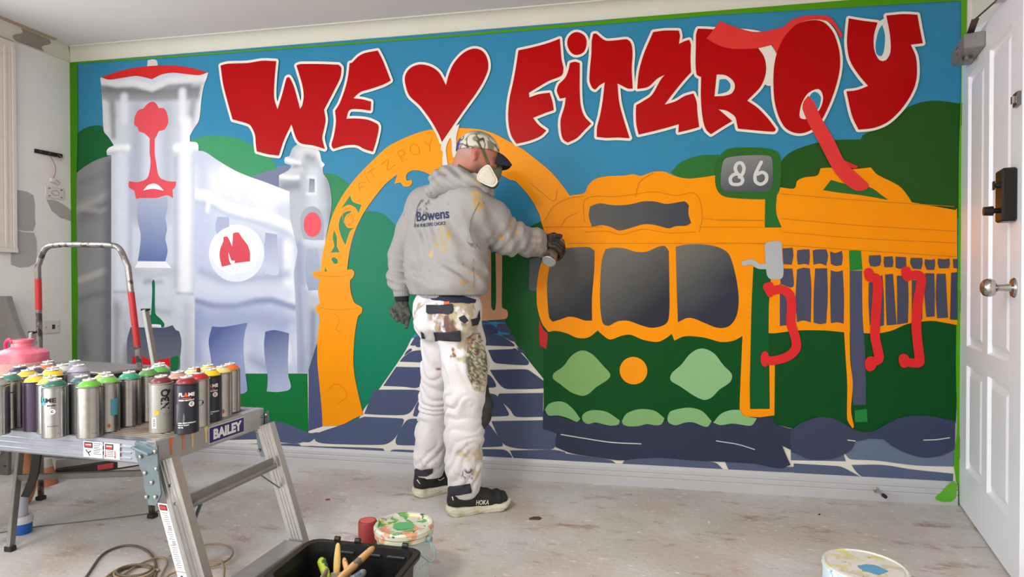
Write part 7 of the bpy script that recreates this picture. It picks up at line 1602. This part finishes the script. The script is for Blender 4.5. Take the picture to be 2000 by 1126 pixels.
for top in (1, 0):
    g = []
    for i in range(Na+1):
        s_ = -1+2*i/Na; row = []
        for j in range(Nb+1):
            t = j/Nb; reach = 0.072*math.sqrt(max(0.0, 1-abs(s_)**5.5)); x0 = 0.097*math.sqrt(max(0, 1-(s_*0.46)**2))-0.010
            p = hl(x0+reach*t, s_*0.060*(1-0.02*t), 0.043-0.036*s_*s_*(1.0-0.25*t)-0.010*t-0.028*t*t+0.0015*(1 if top else -1))
            row.append(b.verts.new(Vector(p)))
        g.append(row)
    G.append(g)
for g in G:
    for i in range(Na):
        for j in range(Nb): b.faces.new((g[i][j], g[i+1][j], g[i+1][j+1], g[i][j+1]))
for i in range(Na):
    for j in (0, Nb): b.faces.new((G[0][i][j], G[0][i+1][j], G[1][i+1][j], G[1][i][j]))
bmesh.ops.remove_doubles(b, verts=b.verts[:], dist=0.0002); bmesh.ops.recalc_face_normals(b, faces=b.faces[:])
peak = wear('peak', b, new_mat('navy_peak', (34, 36, 54), 0.8, 0, 0.1, 60), 'navy curved peak')
# ---- respirator
mk = Field(tuple(Hc-R6(.10, .16, .16)), tuple(Hc+R6(.18, .14, .05)), 0.0042)
mk.ell(hl(0.094, 0, -0.050), (0.030, 0.034, 0.046), HR_, 0.01); mk.cone(hl(0.100, 0, -0.020), hl(0.092, 0, -0.004), 0.016, 0.010, 0.015); mk.cone(hl(0.07, 0.02, -0.075), hl(0.07, -0.02, -0.075), 0.034, 0.034, 0.02)
mask = wear('respirator', mk.mesh('mask'), new_mat('olive_rubber', (108, 112, 92), 0.55, 0, 0.08, 40), 'olive rubber respirator with pale filter pads')
m_filt = new_mat('filter_cloth', (206, 198, 180), 0.9, 0, 0.06, 60, 0.2, 200); m_rim = new_mat('filter_rim', (224, 220, 208), 0.5, 0, 0.04, 40); m_dark = new_mat('dark_rubber', (40, 30, 38), 0.6, 0, 0.1, 40)
fpx = [(2.6437, -0.5600, 1.4733), (2.6577, -0.5600, 1.5012), (2.6846, -0.5600, 1.5199), (2.7013, -0.5600, 1.5149), (2.7202, -0.5600, 1.4816), (2.7335, -0.5600, 1.4551), (2.7290, -0.5600, 1.4379), (2.7112, -0.5600, 1.4265), (2.6800, -0.5600, 1.4373), (2.6487, -0.5600, 1.4557)]
sp = spline(fpx, 5, True); cc = sum(sp, Vector())/len(sp); nrm = Vector((0.12, -0.97, 0.05)).normalized()
def plug(rings, name, mat):
    b = bmesh.new(); R_ = [[b.verts.new(cc+(p-cc)*k_+nrm*d_) for p in sp] for k_, d_ in rings]
    for A, B in zip(R_, R_[1:]):
        for i in range(len(sp)): b.faces.new((A[i], A[(i+1) % len(sp)], B[(i+1) % len(sp)], B[i]))
    b.faces.new(R_[0][::-1]); b.faces.new(R_[-1]); bmesh.ops.recalc_face_normals(b, faces=b.faces[:]); return wear(name, b, mat)
fr_ = plug([(0.88, -0.050), (1.03, -0.036), (1.04, -0.020), (1.0, -0.012)], 'filter_housing', m_dark)
fr2 = plug([(1.0, -0.016), (1.01, -0.002), (0.96, 0.004), (0.88, 0.003), (0.86, 0.000)], 'filter_rim', m_rim)
fr3 = plug([(0.88, -0.004), (0.86, 0.002), (0.70, 0.005), (0.4, 0.0065)], 'filter_pad', m_filt)
bm = NB(); tube(bm, [Vector(hl(0.085, 0.03, -0.075)), Vector(hl(0.07, 0.055, -0.10)), Vector(hl(0.03, 0.06, -0.105))], 0.014, 10); lowr = wear('lower_housing', bm, m_dark)
bm = NB(); cyl(bm, Vector(hl(0.09, -0.03, -0.06)), Vector(hl(0.07, -0.085, -0.075)), 0.038, 0.036, 28); farf = wear('filter_pad', bm, m_filt)
m_strap = new_mat('olive_strap', (96, 88, 62), 0.8, 0, 0.08, 80)
dec('strap', cap, ((-0.2277, 0.9467, 0.2277), [(2.7319, -0.9500, 1.5316), (2.7432, -0.9500, 1.5329), (2.7602, -0.9500, 1.4974), (2.7488, -0.9500, 1.4960)]), m_strap, 0.002, 0.0015); dec('strap', body, ((-0.2179, 0.9535, 0.2084), [(2.7470, -0.9500, 1.5053), (2.7602, -0.9500, 1.5065), (2.7789, -0.9500, 1.4618), (2.7901, -0.9500, 1.4358), (2.7770, -0.9500, 1.4363)]), m_strap, 0.002, 0.0015)
dec('strap', body, ((-0.2539, 0.9484, 0.1898), [(2.6652, -0.9500, 1.4515), (2.6728, -0.9500, 1.4475), (2.7260, -0.9500, 1.4198), (2.7241, -0.9500, 1.4088), (2.6880, -0.9500, 1.4229), (2.6632, -0.9500, 1.4367)]), m_strap, 0.002, 0.0015)

# ---- gloves
m_glL = new_mat('grey_green_glove', (78, 84, 72), 0.75, 0, 0.2, 60, 0.2, 200, col2=(46, 50, 44), thresh=(0.45, 0.6)); m_glR = splat_mat('dark_glove', (44, 34, 32), [((86, 110, 66), 26, 0.62), ((120, 110, 104), 44, 0.66)])
GL = Field((2.12, -0.43, 0.76), (2.32, -0.24, 0.97), 0.0029)
GL.chain([(*(2.2138, -0.3300, 0.9548), .029), (*(2.2149, -0.3330, 0.9352), .027)], 0.01)
GL.chain([(*(2.1975, -0.3350, 0.9205), .019), (*(2.1916, -0.3400, 0.8863), .017)], 0.012); GL.chain([(*(2.2285, -0.3350, 0.9206), .020), (*(2.2387, -0.3350, 0.8864), .019)], 0.012); GL.chain([(*(2.2321, -0.3380, 0.8865), .015), (*(2.2347, -0.3450, 0.8575), .011)], 0.01)
GL.chain([(*(2.2130, -0.3350, 0.9156), .021), (*(2.2140, -0.3380, 0.8814), .017)], 0.012)
for pts in (((2.1787, -0.3400, 0.9009, 0.012), (2.1718, -0.3520, 0.8867, 0.0105), (2.1822, -0.3620, 0.8726, 0.0098), (2.1943, -0.3600, 0.8677, 0.009)),
            ((2.1910, -0.3450, 0.8865, 0.012), (2.1840, -0.3600, 0.8701, 0.0108), (2.1928, -0.3660, 0.8559, 0.01), (2.2027, -0.3620, 0.8558, 0.009)),
            ((2.2064, -0.3450, 0.8817, 0.0125), (2.2002, -0.3620, 0.8606, 0.0112), (2.2068, -0.3660, 0.8439, 0.0102), (2.2147, -0.3600, 0.8460, 0.009)),
            ((2.2219, -0.3450, 0.8745, 0.0125), (2.2209, -0.3560, 0.8507, 0.0112), (2.2318, -0.3580, 0.8339, 0.0102), (2.2355, -0.3540, 0.8434, 0.009)),
            ((2.2457, -0.3400, 0.8964, 0.0135), (2.2577, -0.3450, 0.8675, 0.0115), (2.2518, -0.3500, 0.8385, 0.0105), (2.2448, -0.3520, 0.8093, 0.0095))):
    GL.chain(list(pts), 0.004)
GL.warp(lambda X, Y, Z: 0.0022*(fnoise(X, Y, Z, 70, 2)-0.5))
glL = wear('glove', GL.mesh('gl'), m_glL, 'grey green paint stiffened glove')
glLc = wear('glove_cuff', ringband((2.2164, -0.3300, 0.9720), (2.2178, -0.3340, 0.9279), .0335, .0315, 30, 16), M((34, 30, 34), 0.9))
# right hand closed round the can
Cb, Ct = J_((2.9146, -0.2550, 1.1168)), J_((2.9631, -0.1200, 1.2544))
ca = (Ct-Cb)/np.linalg.norm(Ct-Cb); CtT = Cb+ca*0.150
ga = np.array([0, 0, 1.0]); gu = ga-ca*(ga@ca); gu /= np.linalg.norm(gu); gs = np.cross(gu, ca); 
if gs[0] < 0: gs = -gs
def cpt(t, ang, r): a_ = math.radians(ang); return Cb+ca*t+(gs*math.cos(a_)+gu*math.sin(a_))*r
GR = Field(tuple(np.minimum(Cb, CtT)-R6(.10, .12, .09)), tuple(np.maximum(Cb, CtT)+R6(.10, .10, .10)), 0.0030)
w0 = wrR+d_*0.022
GR.chain([(*w0, .031), (*cpt(.108, 150, .060), .030), (*cpt(.108, 100, .052), .024)], 0.02)
GR.chain([(*cpt(.082, 140, .050), .020), (*cpt(.076, 95, .046), .017)], 0.02); GR.chain([(*cpt(.135, 140, .050), .020), (*cpt(.137, 95, .046), .016)], 0.02)
for t0, rr in ((.066, .0098), (.086, .0108), (.106, .0112)):
    GR.chain([(*cpt(t0, 100, .045), rr+.002), (*cpt(t0-.002, 60, .0455), rr+.001), (*cpt(t0-.004, 15, .044), rr), (*cpt(t0-.006, -30, .043), rr-.0006), (*cpt(t0-.006, -68, .0415), rr-.0015)], 0.0035)
GR.chain([(*cpt(.128, 95, .045), .013), (*cpt(.142, 70, .040), .0115), (*cpt(.160, 60, .026), .0105), (*cpt(.172, 60, .008), .0095)], 0.004)
GR.chain([(*cpt(.118, 160, .052), .016), (*cpt(.100, 190, .047), .013), (*cpt(.088, 225, .044), .0115), (*cpt(.082, 252, .042), .010)], 0.005)
GR.warp(lambda X, Y, Z: 0.002*(fnoise(X, Y, Z, 70, 2)-0.5))
glR = wear('glove', GR.mesh('gr'), m_glR, 'dark paint smeared glove gripping the can')
glRc = wear('glove_cuff', ringband(wrR+d_*0.008, wrR+d_*0.034, .036, .034, 30, 16), M((30, 26, 28), 0.9))
bpy.context.view_layer.update()
hoodie_kids = [(hd, hood), (cl, hood), (cr_, hood), (wb, hood)]
for o, p_ in hoodie_kids: o.parent = p_
peak.parent = cap
for o in (fr_, fr2, fr3, lowr, farf): o.parent = mask
for o in (kp, kq): o.parent = trou
glLc.parent = glL; glRc.parent = glR; ear.parent = body
for s_ in (sR, sL):
    s_[0].name = 'shoe_sole'; 
    for l_ in s_[2]: l_.parent = s_[1]
for o in (body, hood, trou, cap, mask, glL, glR, sR[0], sR[1], sL[0], sL[1]):
    o.parent = per; o.matrix_parent_inverse = Matrix.Translation(-PO)
# the can in the hand is a thing of its own
t = thing('spray_can', 'spray can held in the gloved right hand, base towards the room', 'spray can', Vector(Cb)); t.rotation_euler = Vector(ca).to_track_quat('Z', 'Y').to_euler()
inst('can_body', me_body, t, new_mat('can_dirty', (170, 158, 140), 0.35, 0.8, 0.2, 30, col2=(120, 96, 80), thresh=(0.5, 0.6)))
inst('can_dome', me_dome, t, M((74, 96, 60), 0.4)); inst('valve_cup', me_cup, t, m_cup)
bm = NB(); lathe(bm, [(0.0245, 0.0), (0.022, 0.004), (0.012, 0.010), (0, 0.012)], 32); 
bm2 = NB(); lathe(bm2, [(0.0322, -0.0004), (0.0335, 0.0012), (0.0322, 0.0028), (0.030, 0.0016), (0.0285, -0.0004)], 36); put('base_rim', bm2, t, M((226, 226, 226), 0.35, 0.2), smooth=True); bm.free()
bm = NB(); lathe(bm, [(0, -0.0002), (0.029, -0.0004), (0.029, 0.0005)], 32); put('base_dish', bm, t, M((176, 178, 176), 0.4, 0.3), smooth=True)
bm = NB(); lathe(bm, [(0, HB+0.018), (0.0055, HB+0.018), (0.0055, HB+0.031), (0, HB+0.032)], 14); put('nozzle', bm, t, M((30, 30, 30)))
